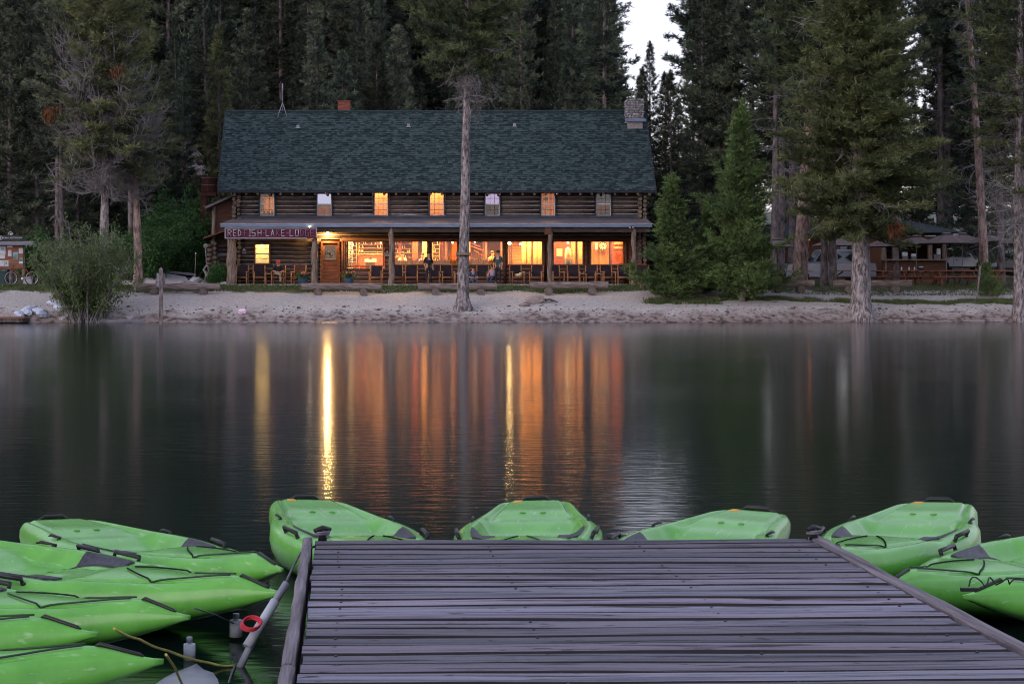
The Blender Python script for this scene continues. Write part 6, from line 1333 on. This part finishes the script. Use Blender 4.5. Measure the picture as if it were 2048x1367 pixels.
# vehicles
def vehicle(name, label, cat, loc, rz, L_, Wd, H_, hood, cab0, cab1, belt, paint, pick=False, group=None):
    """side profile along local x (front at -x)"""
    t = thing(name, label, cat, loc, rz, group); h = Wd / 2; wr = .36; fx, bx = -L_ / 2 + .85, L_ / 2 - .95
    prof_ = [(-L_ / 2, .42), (-L_ / 2 + .02, .75), (-L_ / 2 + .12, hood - .06), (-L_ / 2 + .4, hood), (cab0 - .1, belt - .02), (cab1 + .1, belt), (L_ / 2 - .08, belt - .03), (L_ / 2, .72), (L_ / 2 - .03, .42)]
    def arch(cx): return [(cx + .43 * math.cos(a), .36 + .43 * math.sin(a)) for a in [math.pi * k / 8 for k in range(0, 9)]]
    low = [(L_ / 2 - .1, .34)] + [q for q in arch(bx)] + [q for q in arch(fx)] + [(-L_ / 2 + .1, .34)]
    poly = prof_ + low; b = MB(); n = len(poly); V = []
    for s, yy in ((0, -h + .03), (1, -h), (2, h), (3, h - .03)):
        for (x, z) in poly: g = .985 if s in (0, 3) else 1; V.append((x * g, yy, .5 + (z - .5) * (.97 if s in (0, 3) and z > .5 else 1)))
    b.add(V, [tuple(range(n)), tuple(3 * n + i for i in range(n))[::-1]] + [(s * n + i, s * n + (i + 1) % n, (s + 1) * n + (i + 1) % n, (s + 1) * n + i) for s in range(3) for i in range(n)]); b.build('body', paint, t, False)
    b = MB(); c0, c1 = cab0, cab1; r0, r1 = c0 + .55, c1 - (.12 if pick else .45); i_ = .14
    V = [(c0, -h + .04, belt - .03), (c1, -h + .04, belt - .03), (c1, h - .04, belt - .03), (c0, h - .04, belt - .03), (r0, -h + i_, H_), (r1, -h + i_, H_), (r1, h - i_, H_), (r0, h - i_, H_)]
    b.add(V, [(0, 1, 5, 4), (1, 2, 6, 5), (2, 3, 7, 6), (3, 0, 4, 7), (4, 5, 6, 7), (3, 2, 1, 0)]); cabn = b.build('cabin', paint, t, False)
    def lerp(a, c, f): return tuple(a[k] + (c[k] - a[k]) * f for k in range(3))
    for s in (0, 1):
        A, B_, C, E = (V[0], V[1], V[5], V[4]) if s == 0 else (V[3], V[2], V[6], V[7]); sy = -.012 if s == 0 else .012
        for f0, f1 in ((.05, .49), (.53, .95)):
            q = [lerp(lerp(A, B_, f0), lerp(E, C, f0), .1), lerp(lerp(A, B_, f1), lerp(E, C, f1), .1), lerp(lerp(A, B_, f1), lerp(E, C, f1), .88), lerp(lerp(A, B_, f0), lerp(E, C, f0), .88)]
            b = MB(); b.add([(x, y + sy, z) for x, y, z in q] + [(x, y - sy, z) for x, y, z in q], [(0, 1, 2, 3), (0, 4, 5, 1), (1, 5, 6, 2), (2, 6, 7, 3), (3, 7, 4, 0)]); b.build('side_window', mCarG, cabn, False)
    for ia, sx, nm in (((0, 3, 7, 4), -.012, 'windscreen'), ((1, 2, 6, 5), .012, 'rear_window')):
        A, B_, C, E = [V[k] for k in ia]; q = [lerp(lerp(A, B_, .08), lerp(E, C, .08), .12), lerp(lerp(A, B_, .92), lerp(E, C, .92), .12), lerp(lerp(A, B_, .92), lerp(E, C, .92), .9), lerp(lerp(A, B_, .08), lerp(E, C, .08), .9)]
        b = MB(); b.add([(x + sx, y, z + .008) for x, y, z in q] + [(x - sx, y, z) for x, y, z in q], [(0, 1, 2, 3), (0, 4, 5, 1), (1, 5, 6, 2), (2, 6, 7, 3), (3, 7, 4, 0)]); b.build(nm, mCarG, cabn, False)
    for cx in (fx, bx):
        for s in (-1, 1):
            b = MB(); b.cyl((cx, s * (h - .22), wr), (cx, s * (h - .005), wr), wr, n=18); wv = b.build('wheel', mTyre, t, False)
            b = MB(); b.cyl((cx, s * (h - .03), wr), (cx, s * (h + .006), wr), wr * .62, n=14); b.build('rim', mRim, wv, False)
            b = MB()
            for k in range(5): a = 2 * math.pi * k / 5 + .3; b.ball((cx + .14 * math.cos(a), s * (h + .008), wr + .14 * math.sin(a)), (.045, .008, .045), 6, 4)
            b.build('rim_hole', mBlack, wv, False)
    for s in (-1, 1):
        b = MB(); b.ball((-L_ / 2 + .05, s * (h - .25), .72), (.05, .16, .10), 8, 6); b.build('headlight', mPaper, t, False)
        b = MB(); b.ball((L_ / 2 - .03, s * (h - .15), .80), (.04, .09, .12), 8, 6); b.build('tail_light', mRedC, t, False)
        b = MB(); b.ball((cab0 + .55, s * (h + .08), belt + .06), (.06, .09, .07), 8, 6); b.build('mirror', mBlack, t, False)
        b = MB(); b.bb(cab0 + .95, cab0 + 1.1, s * h - .02, s * h + .02, belt - .16, belt - .13); b.build('door_handle', mBlack, t, False)
        b = MB(); b.bb((cab0 + cab1) / 2 - .008, (cab0 + cab1) / 2 + .008, s * h - .004, s * h + .004, .45, belt - .06); b.build('door_gap', mBlack, t, False)
    b = MB(); b.bb(-L_ / 2 - .06, -L_ / 2 + .1, -h + .06, h - .06, .36, .56); b.build('bumper', mBlack, t, False); b = MB(); b.bb(L_ / 2 - .1, L_ / 2 + .05, -h + .06, h - .06, .38, .56); b.build('bumper', mBlack, t, False)
    b = MB(); b.bb(-L_ / 2 + 1.3, L_ / 2 - 1.4, -h + .05, h - .05, .30, .44); b.build('underbody', mBlack, t, False)
    return t
D = 100.5; vehicle('parked_pickup', 'silver blue high wheeled pickup parked behind the slim trunks', 'pickup', gbase(1655, D), 0.0, 5.0, 1.9, 1.88, 1.12, -1.05, 1.6, 1.18, mSilver)
D = 112; vehicle('parked_car', 'white hatchback parked beyond the snack bar corner', 'car', (wx(1925, D), D, height(wx(1925, D), D)), math.pi - .35, 4.2, 1.75, 1.48, .85, -.75, 1.7, .92, mWhiteP)
D = 112; vehicle('parked_car', 'dark car parked behind the slender pine', 'car', (wx(2000, D), D, height(wx(2000, D), D)), math.pi - .2, 4.6, 1.85, 1.7, 1.0, -.9, 2.0, 1.05, mDarkP)
p = thing('marker_post', 'thin grey leaning post beside the pine sapling', 'post', gbase(1954, 89.0)); b = MB(); b.cyl((0, 0, -.1), (.16, 0, 1.6), .045, .05, 8); b.build('post', mTwig, p, False); b = MB(); b.cyl((.16, 0, 1.6), (.163, 0, 1.63), .056, n=8); b.build('cap', mGreyB, p, False)
for X, D, lb in ((1470, 90.5, 'small pale folding sign half hidden behind the taller young pine'),):
    p = thing('folding_sign', lb, 'sign', gbase(X, D)); b = MB(); b.box((0, 0, .4), (.5, .03, .7), Euler((.15, 0, 0)).to_matrix()); b.build('panel', mPaper, p, False); b = MB(); b.box((0, .2, .38), (.5, .03, .7), Euler((-.2, 0, 0)).to_matrix()); b.build('panel', mPaper, p, False)
b = MB(); b.ball((0, 0, .15), (.25, .18, .12), 8, 6, .2, r2); o = b.build('pink_towel', mPinkP, None, False); o.location = gbase(1556, 91.0); tag(o, 'pink towel bundle behind the bench at the leaning pine', 'towel')
rock(1990, None, 89.4, (.2, .15, .12), 'small dark stone near the edge pine grass', 91, mRock)
# ------------------------------------------------------------------ the dock
rng = random.Random(9)
dock = thing('wooden_dock', 'weathered purple grey plank dock with edge boards running out over the lake', 'dock', (.769, 8.62, .41), .0294)
y = 0.0; k = 0
bw_ = 1.215
while y > -11.0:
    w_ = rng.choice([.135, .137, .139, .131]); g = rng.uniform(.010, .017); b = MB()
    xa, xb = -bw_ + .042 + rng.uniform(0, .012), bw_ - .05 + rng.uniform(-.012, .006); zt = rng.uniform(-.003, .002); yn = y - w_
    n = 10; V = []; sk_ = rng.uniform(-.003, .003)
    for j in range(n + 1):
        x = xa + (xb - xa) * j / n; dy = rng.uniform(-.0012, .0012) + sk_ * (j / n - .5); dz = rng.uniform(-.0008, .0008) + .002 * math.sin(j * .7 + k)
        V += [(x, yn + dy, zt - .036), (x, yn + dy, zt - .010 + dz), (x, yn + .009 + dy, zt + dz), (x, (yn + y) / 2, zt + dz - .0015), (x, y - .009 + dy, zt + dz), (x, y + dy, zt - .010 + dz), (x, y + dy, zt - .036)]
    m = 7; fs = [(j * m + i, (j + 1) * m + i, (j + 1) * m + (i + 1) % m, j * m + (i + 1) % m) for j in range(n) for i in range(m)] + [tuple(range(m)), tuple(n * m + i for i in range(m))[::-1]]
    b.add(V, fs)
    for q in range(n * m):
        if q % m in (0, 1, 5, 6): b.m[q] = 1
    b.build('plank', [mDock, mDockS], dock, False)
    y = yn - g; k += 1
for s, x0, x1, dz in ((-1, -bw_ - .012, -bw_ + .030, .014), (1, bw_ - .035, bw_ + .03, .008)):
    yy = .02
    while yy > -11:
        L_ = rng.uniform(2.3, 3.2) if yy < 0 else 2.9; b = MB(); n = 16; V = []
        for j in range(n + 1):
            q = yy - L_ * j / n; d0 = rng.uniform(-.003, .003) * (2.2 if s > 0 else 1); d1 = rng.uniform(-.003, .003) * (1 if s > 0 else 1); z = dz + rng.uniform(-.003, .003)
            V += [(x0 + d0, q, -.14), (x0 + d0, q, z - .008), (x0 + .01 + d0, q, z), (x1 - .01 + d1, q, z), (x1 + d1, q, z - .008), (x1 + d1, q, -.14)]
        m = 6; b.add(V, [(j * m + i, (j + 1) * m + i, (j + 1) * m + (i + 1) % m, j * m + (i + 1) % m) for j in range(n) for i in range(m)] + [tuple(range(m)), tuple(n * m + i for i in range(m))[::-1]]); b.build('edge_board', mDockE, dock, False)
        yy -= L_ + .006
b = MB(); b.bb(-bw_ + .05, bw_ - .05, -.05, -.012, -.20, -.045); b.build('end_fascia', mDockE, dock, False)
for x in (-.8, 0, .8): b = MB(); b.bb(x - .03, x + .03, -11, -.06, -.2, -.045); b.build('joist', mBarkD, dock, False)
b = MB(); b.bb(-1.15, 1.15, -10.9, -.25, -.47, -.22); b.build('float', mBlack, dock, False)
def screws():
    b = MB(); yy = -.07
    while yy > -6:
        for x in (-1.05, -.36, .34, 1.05): b.cyl((x + .01 * math.sin(yy * 40), yy, -.003), (x + .01 * math.sin(yy * 40), yy, .001), .0055, n=6)
        yy -= .1455
    o = b.build('screw_heads', mBlack, dock, False, False); o['kind'] = 'stuff'
screws()
def cleat(lx, ly, label):
    t = thing('mooring_cleat', label, 'cleat', dock.location + Vector((lx, ly, .02)), .6)
    b = MB(); b.tube([(-.045, 0, .03), (0, 0, .038), (.045, 0, .03)], [.009, .015, .009], 8); b.build('horn', mBlack, t, False); b = MB(); b.cyl((0, 0, -.02), (0, 0, .035), .022, .014, 8); b.build('base', mBlack, t, False)
    b = MB(); b.tube([(.034 * math.cos(a), .026 * math.sin(a), .008 + .0012 * a) for a in [k * .5 for k in range(26)]], .006, 5); b.build('rope_wrap', mGreyR, t, False)
cleat(-1.135, -.03, 'black cleat wrapped with rope at the corner of the dock beside the curved kayak'); cleat(1.19, .0, 'black cleat at the dock corner where the far plank meets the splintered edge board')
# ------------------------------------------------------------------ kayaks
KL = 2.9
TU = [0, .03, .1, .2, .3, .4, .5, .58, .66, .74, .82, .90, .97, 1.0]
def sm(u, xs_, ys2):
    # smooth interpolation
    return float(np.interp(u, np.linspace(0, 1, 201), SMC.setdefault(id(ys2), np.convolve(np.pad(np.interp(np.linspace(0, 1, 201), xs_, ys2), 6, mode='reflect', reflect_type='odd'), np.ones(13) / 13, 'valid'))))
SMC = {}
BM = [.006, .030, .09, .195, .295, .37, .42, .43, .405, .345, .30, .27, .23, .18]
GX = [0, .06, .2, .4, .55, .7, .82, .93, 1]; GZ = [.275, .265, .235, .235, .245, .25, .262, .268, .25]
KX = [0, .04, .10, .18, .3, .45, .7, .9, 1]; KZ = [.262, .215, .155, .09, .02, -.05, -.07, -.02, .10]
RX = [0, .10, .22, .50, .575, .68, .715, .75, .81, .92, 1]; RD = [0, -.012, .0, .02, .085, .085, .03, .065, .035, .03, .0]
def beam(u):
    b = sm(u, TU, BM)
    if u > .965: b *= math.sqrt(max(0.02, 1 - ((u - .965) / .036) ** 2))
    return b
def deck(u, t):
    """local point of the deck at length u (0 bow .. 1 stern) and side t (-1..1)"""
    g = sm(u, GX, GZ); r_ = sm(u, RX, RD); a = abs(t); inner = .78 if .4 < u < .66 else .80
    f = 1 - sst(inner - .22, inner, a); z = g - r_ * f
    if u < .42: z += .05 * (1 - a * a) * sst(0, .1, u) * (1 - sst(.36, .42, u))
    z -= (.012 + .033 * sst(0, .15, u)) * max(0, (a - .82) / .18) ** 2
    z -= .020 * math.exp(-((a - (.50 + .25 * sst(.1, .4, u))) / .035) ** 2) * sst(.12, .16, u) * (1 - sst(.40, .44, u))
    z += .028 * (1 - sst(.60, .74, a)) * sst(.68, .80, u) * (1 - sst(.95, 1, u))
    z -= .020 * math.exp(-((a - .74) / .045) ** 2) * sst(.70, .74, u) * (1 - sst(.93, .97, u))
    z -= .012 * math.exp(-((a - .30) / .05) ** 2) * sst(.44, .47, u) * (1 - sst(.50, .53, u))
    return Vector((u * KL, beam(u) * t * .985, z))
def kayak_mesh():
    NU, ND, NH = 84, 44, 9; V = []; us = [((i / NU) ** 1.0) for i in range(NU + 1)]
    for u in us:
        bm_ = beam(u); g = sm(u, GX, GZ) - .012 - .033 * sst(0, .15, u); kz = sm(u, KX, KZ); kz = min(kz, g - .006)
        ring = []
        for j in range(ND + 1): t = 1 - 2 * j / ND; p = deck(u, t); ring.append((p.x, p.y, p.z))
        for j in range(1, 2 * NH):
            a = math.pi * j / (2 * NH); c = math.cos(a); s = math.sin(a); ring.append((u * KL, -bm_ * (abs(c) ** .62) * (1 if c > 0 else -1) * 1.0, g - (g - kz) * s ** .75))
        V.append(ring)
    n = len(V[0]); vs = [p for r_ in V for p in r_]; fs = [(i * n + j, (i + 1) * n + j, (i + 1) * n + (j + 1) % n, i * n + (j + 1) % n) for i in range(NU) for j in range(n)]
    b = MB(); b.add(vs, fs, True); m = len(vs)
    for e in (0, NU): c = tuple(sum(V[e][k][i] for k in range(n)) / n for i in range(3)); b.v.append(c); b.a.append(.5); ci = len(b.v) - 1; [(b.f.append((ci, e * n + j, e * n + (j + 1) % n)), b.m.append(0), b.sm.append(True)) for j in range(n)]
    return b
def kayak(label, bow, ang, roll=0.0, pitch=0.0):
    t = thing('sit_on_kayak', label, 'kayak', (bow[0], bow[1], bow[2] if len(bow) > 2 else 0), ang, 'lime green kayaks moored round the dock end'); t.rotation_euler = (roll, pitch, ang)
    kayak_mesh().build('hull', mKay, t, False)
    def patch(nm, u0, u1, t0, t1, off, mat, nu=10, nt=5, cut=.0):
        b = MB(); V = []; 
        for i in range(nu + 1):
            f = i / nu; w0 = t0 + (t1 - t0) * cut * (1 - f); 
            for j in range(nt + 1):
                u = u0 + (u1 - u0) * f; tt = w0 + (t1 - w0) * j / nt; p = deck(u, tt); V.append((p.x, p.y, p.z + off))
        n = nt + 1; N_ = len(V); V2 = [(x, y, z - off - .004) for x, y, z in V]; fs = [(i * n + j, i * n + j + 1, (i + 1) * n + j + 1, (i + 1) * n + j) for i in range(nu) for j in range(nt)]
        rim = [(0 * n + j) for j in range(n)] + [i * n + nt for i in range(1, nu + 1)] + [nu * n + j for j in range(nt - 1, -1, -1)] + [i * n for i in range(nu - 1, 0, -1)]
        b.add(V + V2, fs + [(a, b2, b2 + N_, a + N_) for a, b2 in zip(rim, rim[1:] + rim[:1])], True); b.build(nm, mat, t, False)
    for s in (-1, 1):
        patch('thigh_pad', .43, .565, s * .42, s * .76, .008, mPad, 16, 6, cut=.12)
        u = .485; a, c = deck(u - .035, s * .93), deck(u + .035, s * .93); b = MB(); up = Vector((0, s * .012, .026)); b.tube([a + Vector((0, 0, -.005)), a + up, c + up, c + Vector((0, 0, -.005))], [.009, .012, .012, .009], 8); b.ball(a, (.018, .014, .010), 8, 5); b.ball(c, (.018, .014, .010), 8, 5); b.build('side_handle', mBlack, t, False)
        b = MB(); q = deck(.66, s * .86); b.tube([q + Vector((-.02, 0, .01)), q + Vector((.10, 0, .015)), q + Vector((.14, 0, .006))], [.006, .009, .005], 6); b.ball(q, (.018, .012, .009), 8, 5); b.build('strap_buckle', mBlack, t, False)
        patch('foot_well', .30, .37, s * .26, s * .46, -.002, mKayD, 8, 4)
        b = MB()
        for (ua, ta, ub, tb) in ((.235, s * .58, .33, s * .08), (.235, s * .58, .10, s * .20)): b.tube([deck(ua + (ub - ua) * q / 10, ta + (tb - ta) * q / 10) + Vector((0, 0, .007)) for q in range(11)], .0042, 5); b.build('bungee', mBung, t, False)
    p0, p1 = deck(.975, -.28), deck(.975, .28); b = MB(); b.tube([p0 + Vector((0, -.04, .0)), p0 + Vector((0, 0, .022)), p1 + Vector((0, 0, .022)), p1 + Vector((0, .04, .0))], [.008, .013, .013, .008], 8); b.build('stern_handle', mBlack, t, False)
    q0, q1 = deck(.025, 0), deck(.085, 0); b = MB(); b.tube([q0 + Vector((0, 0, .0)), q0 + Vector((.015, 0, .007)), q1 + Vector((-.015, 0, .007)), q1], [.005, .008, .008, .005], 8); b.build('bow_handle', mBlack, t, False)
    for u, tt, r_ in ((.53, 0, .02), (.53, .22, .016), (.53, -.22, .016), (.8, .2, .016), (.8, -.2, .016)):
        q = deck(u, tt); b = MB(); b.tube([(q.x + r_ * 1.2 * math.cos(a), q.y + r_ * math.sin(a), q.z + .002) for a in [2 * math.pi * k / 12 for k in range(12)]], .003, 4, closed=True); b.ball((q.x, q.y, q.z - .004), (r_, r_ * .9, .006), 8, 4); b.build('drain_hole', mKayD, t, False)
    patch('warning_label', .93, .952, .34, .55, .003, mOrange, 3, 3)
    return t
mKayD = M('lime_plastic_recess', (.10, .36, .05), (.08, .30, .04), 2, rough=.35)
ks = [('lime green kayak slanting away, bow at the dock corner, outermost of the western fan', (-.56, 8.62), 123, .03),
      ('lime green kayak second out in the western fan, bow beside the grey pole', (-.52, 7.98), 141, -.02), ('lime green kayak third in the western fan, showing mostly its pale bow', (-.86, 7.42), 150, .02),
      ('lime green kayak fourth in the western fan, only a short bow showing', (-1.16, 6.98), 160, .0), ('lime green kayak in the very bottom corner, bow above the yellow ropes', (-.84, 6.46), 174, .03),
      ('lime green kayak rounded stern up beside the dock corner cleat', (.12, 8.74), 105, .05), ('lime green kayak pointing straight away from the middle of the dock end', (.55, 8.74), 83.5, -.03),
      ('lime green kayak mostly hidden behind the dock end, leaning east', (.88, 8.80, -.05), 62, .02), ('lime green kayak with its stern highest behind the splintered dock corner', (2.08, 8.80), 63, -.04),
      ('lime green kayak along the splintered dock edge with bungee triangle on its bow', (2.16, 8.16), 47, .02), ('lime green kayak easternmost of all, a tangle of black cord on its bow', (2.42, 7.82), 31, .0)]
base_k = None
for lb, bow, ang, roll in ks:
    if base_k is None: base_k = kayak(lb, bow, R(ang), roll, .022)
    else:
        c = clone(base_k, (bow[0], bow[1], bow[2] if len(bow) > 2 else rng.uniform(-.01, .01)), R(ang), lb); c.rotation_euler = (roll, rng.uniform(-.006, .006), R(ang))
for o in [q for q in bpy.data.objects if q.parent == base_k and q.name.startswith('warning_label')]: bpy.data.objects.remove(o)
# cord tangle
t = thing('cord_tangle', 'tangle of black cord and clip on the bow of the easternmost kayak', 'cord', W(1985, 1178, 7.75)); b = MB()
b.tube([(-.10 + .012 * k, .03 * math.sin(k * .9), .015 + .035 * abs(math.sin(k * .62))) for k in range(22)], .0035, 5); b.build('cord', mBlack, t, False); b = MB(); b.box((-.10, 0, .0), (.07, .02, .015)); b.build('clip', mBlack, t, False)
# poles, ropes, floats
a, c = W(573, 1165, 7.9), W(470, 1330, 7.68); t = thing('plastic_pole', 'grey plastic pole leaning from the dock side down into the water', 'pole', c)
b = MB(); b.tube([a, (a + c) / 2, c - Vector((0, 0, .05))], .016, 8); b.build('tube', mGreyP, t); m_ = (a + c) / 2; b = MB(); b.cyl(tuple(m_ + (a - c).normalized() * .12), tuple(m_ - (a - c).normalized() * .12), .021, n=10); b.build('sleeve', mPaper, t)
t = thing('red_hose_loop', 'small loop of red hose hung on the grey plastic pole', 'hose', W(505, 1249, 7.72)); b = MB()
for k in range(3): b.tube([(.04 * math.cos(q) - .01 + k * .004, .035 * math.sin(q), .02 * math.sin(q) + k * .006) for q in [2 * math.pi * j / 16 for j in range(16)]], .0045, 5, closed=True)
b.build('loop', mRedP, t, False)
def bottle(X, Y, D, lb, r_=.035):
    t = thing('float_bottle', lb, 'float', W(X, Y, D)); b = MB(); b.cyl((0, 0, -.05), (0, 0, .025), r_, n=10); b.build('bottle_body', mPaper, t, False); b = MB(); b.cyl((0, 0, .03), (0, 0, .055), r_ * .5, n=8); b.build('neck', mGreyP, t, False)
bottle(472, 1250, 8.3, 'white float bottle beside the red hose loop', .030); bottle(379, 1298, 7.85, 'dull float bottle between kayak bow and pole', .026)
def rope(lb, pts, r_, mat, sag=0.0, nm='mooring_rope'):
    P = [W(*q) for q in pts]; t = thing(nm, lb, 'rope', P[0]); out_ = []
    for i in range(len(P) - 1):
        for k in range(6): f = k / 6; q = P[i].lerp(P[i + 1], f); q.z -= sag * math.sin(math.pi * f); out_.append(q)
    out_.append(P[-1]); b = MB(); b.tube(out_, r_, 6); b.build('rope', mat, t)
rope('thin dark rope from the dock corner cleat to the kayak bow', [(628, 1092, 8.5), (600, 1106, 8.35), (585, 1135, 8.1), (570, 1168, 7.95)], .006, mGreyR)
rope('yellow and grey rope from the kayak bow down to the water', [(228, 1256, 7.05), (280, 1278, 7.3), (335, 1300, 7.5), (420, 1325, 7.66), (470, 1330, 7.7)], .0055, mYel, .006)
rope('yellow green rope hanging from the nearest kayak bow', [(332, 1308, 6.5), (350, 1335, 6.95), (366, 1372, 7.3)], .0055, mYel)
rope('dark cord from the kayak bow to the white float bottle', [(388, 1215, 7.4), (430, 1228, 7.9), (468, 1246, 8.28)], .003, mGreyR)
rope('dark cord hanging from the pole foot', [(470, 1330, 7.7), (462, 1350, 7.5), (455, 1372, 7.35)], .005, mGreyR)
# pale board hull under the left foreground and blue hull at the right edge
t = thing('paddle_board', 'pale grey paddle board nose floating low beside the dock', 'paddle board', (-.86, 7.36, -.072)); b = MB(); V = []; n = 16
for i in range(13):
    u = i / 12; ww = .30 * math.sqrt(max(.0, 1 - (1 - u) ** 2.2)) + .004
    for j in range(n): a_ = 2 * math.pi * j / n; V.append((ww * math.cos(a_), -u * 1.6 + .35, .035 + .05 * math.sin(a_)))
b.add(V, [(i * n + j, i * n + (j + 1) % n, (i + 1) * n + (j + 1) % n, (i + 1) * n + j) for i in range(12) for j in range(n)] + [tuple(range(n)), tuple(12 * n + j for j in range(n))[::-1]], True); b.build('board', mGreyP, t, False)
b = MB(); b.bb(-.12, .12, -.9, -.2, .085, .09); b.build('deck_pad', mGreyB, t, False)
t = thing('blue_boat', 'blue plastic boat bow just showing beside the splintered dock edge', 'boat', (2.50, 7.15, 0), R(-25)); b = MB(); V = []
for i in range(15):
    u = i / 14; ww = .34 * math.sin(min(1, u * 1.3) * math.pi / 2) ** .7 + .01
    for j in range(n): a_ = 2 * math.pi * j / n; V.append((u * 2.4, ww * math.cos(a_), .10 + .16 * math.sin(a_) * (.5 + .5 * min(1, u * 3))))
b.add(V, [(i * n + j, i * n + (j + 1) % n, (i + 1) * n + (j + 1) % n, (i + 1) * n + j) for i in range(14) for j in range(n)] + [tuple(range(n)), tuple(14 * n + j for j in range(n))[::-1]], True); b.build('hull', mBlue, t, False)
b = MB(); b.tube([(.1, 0, .22), (.12, 0, .27), (.26, 0, .29), (.28, 0, .25)], .012, 6); b.build('bow_handle', mBlack, t, False)
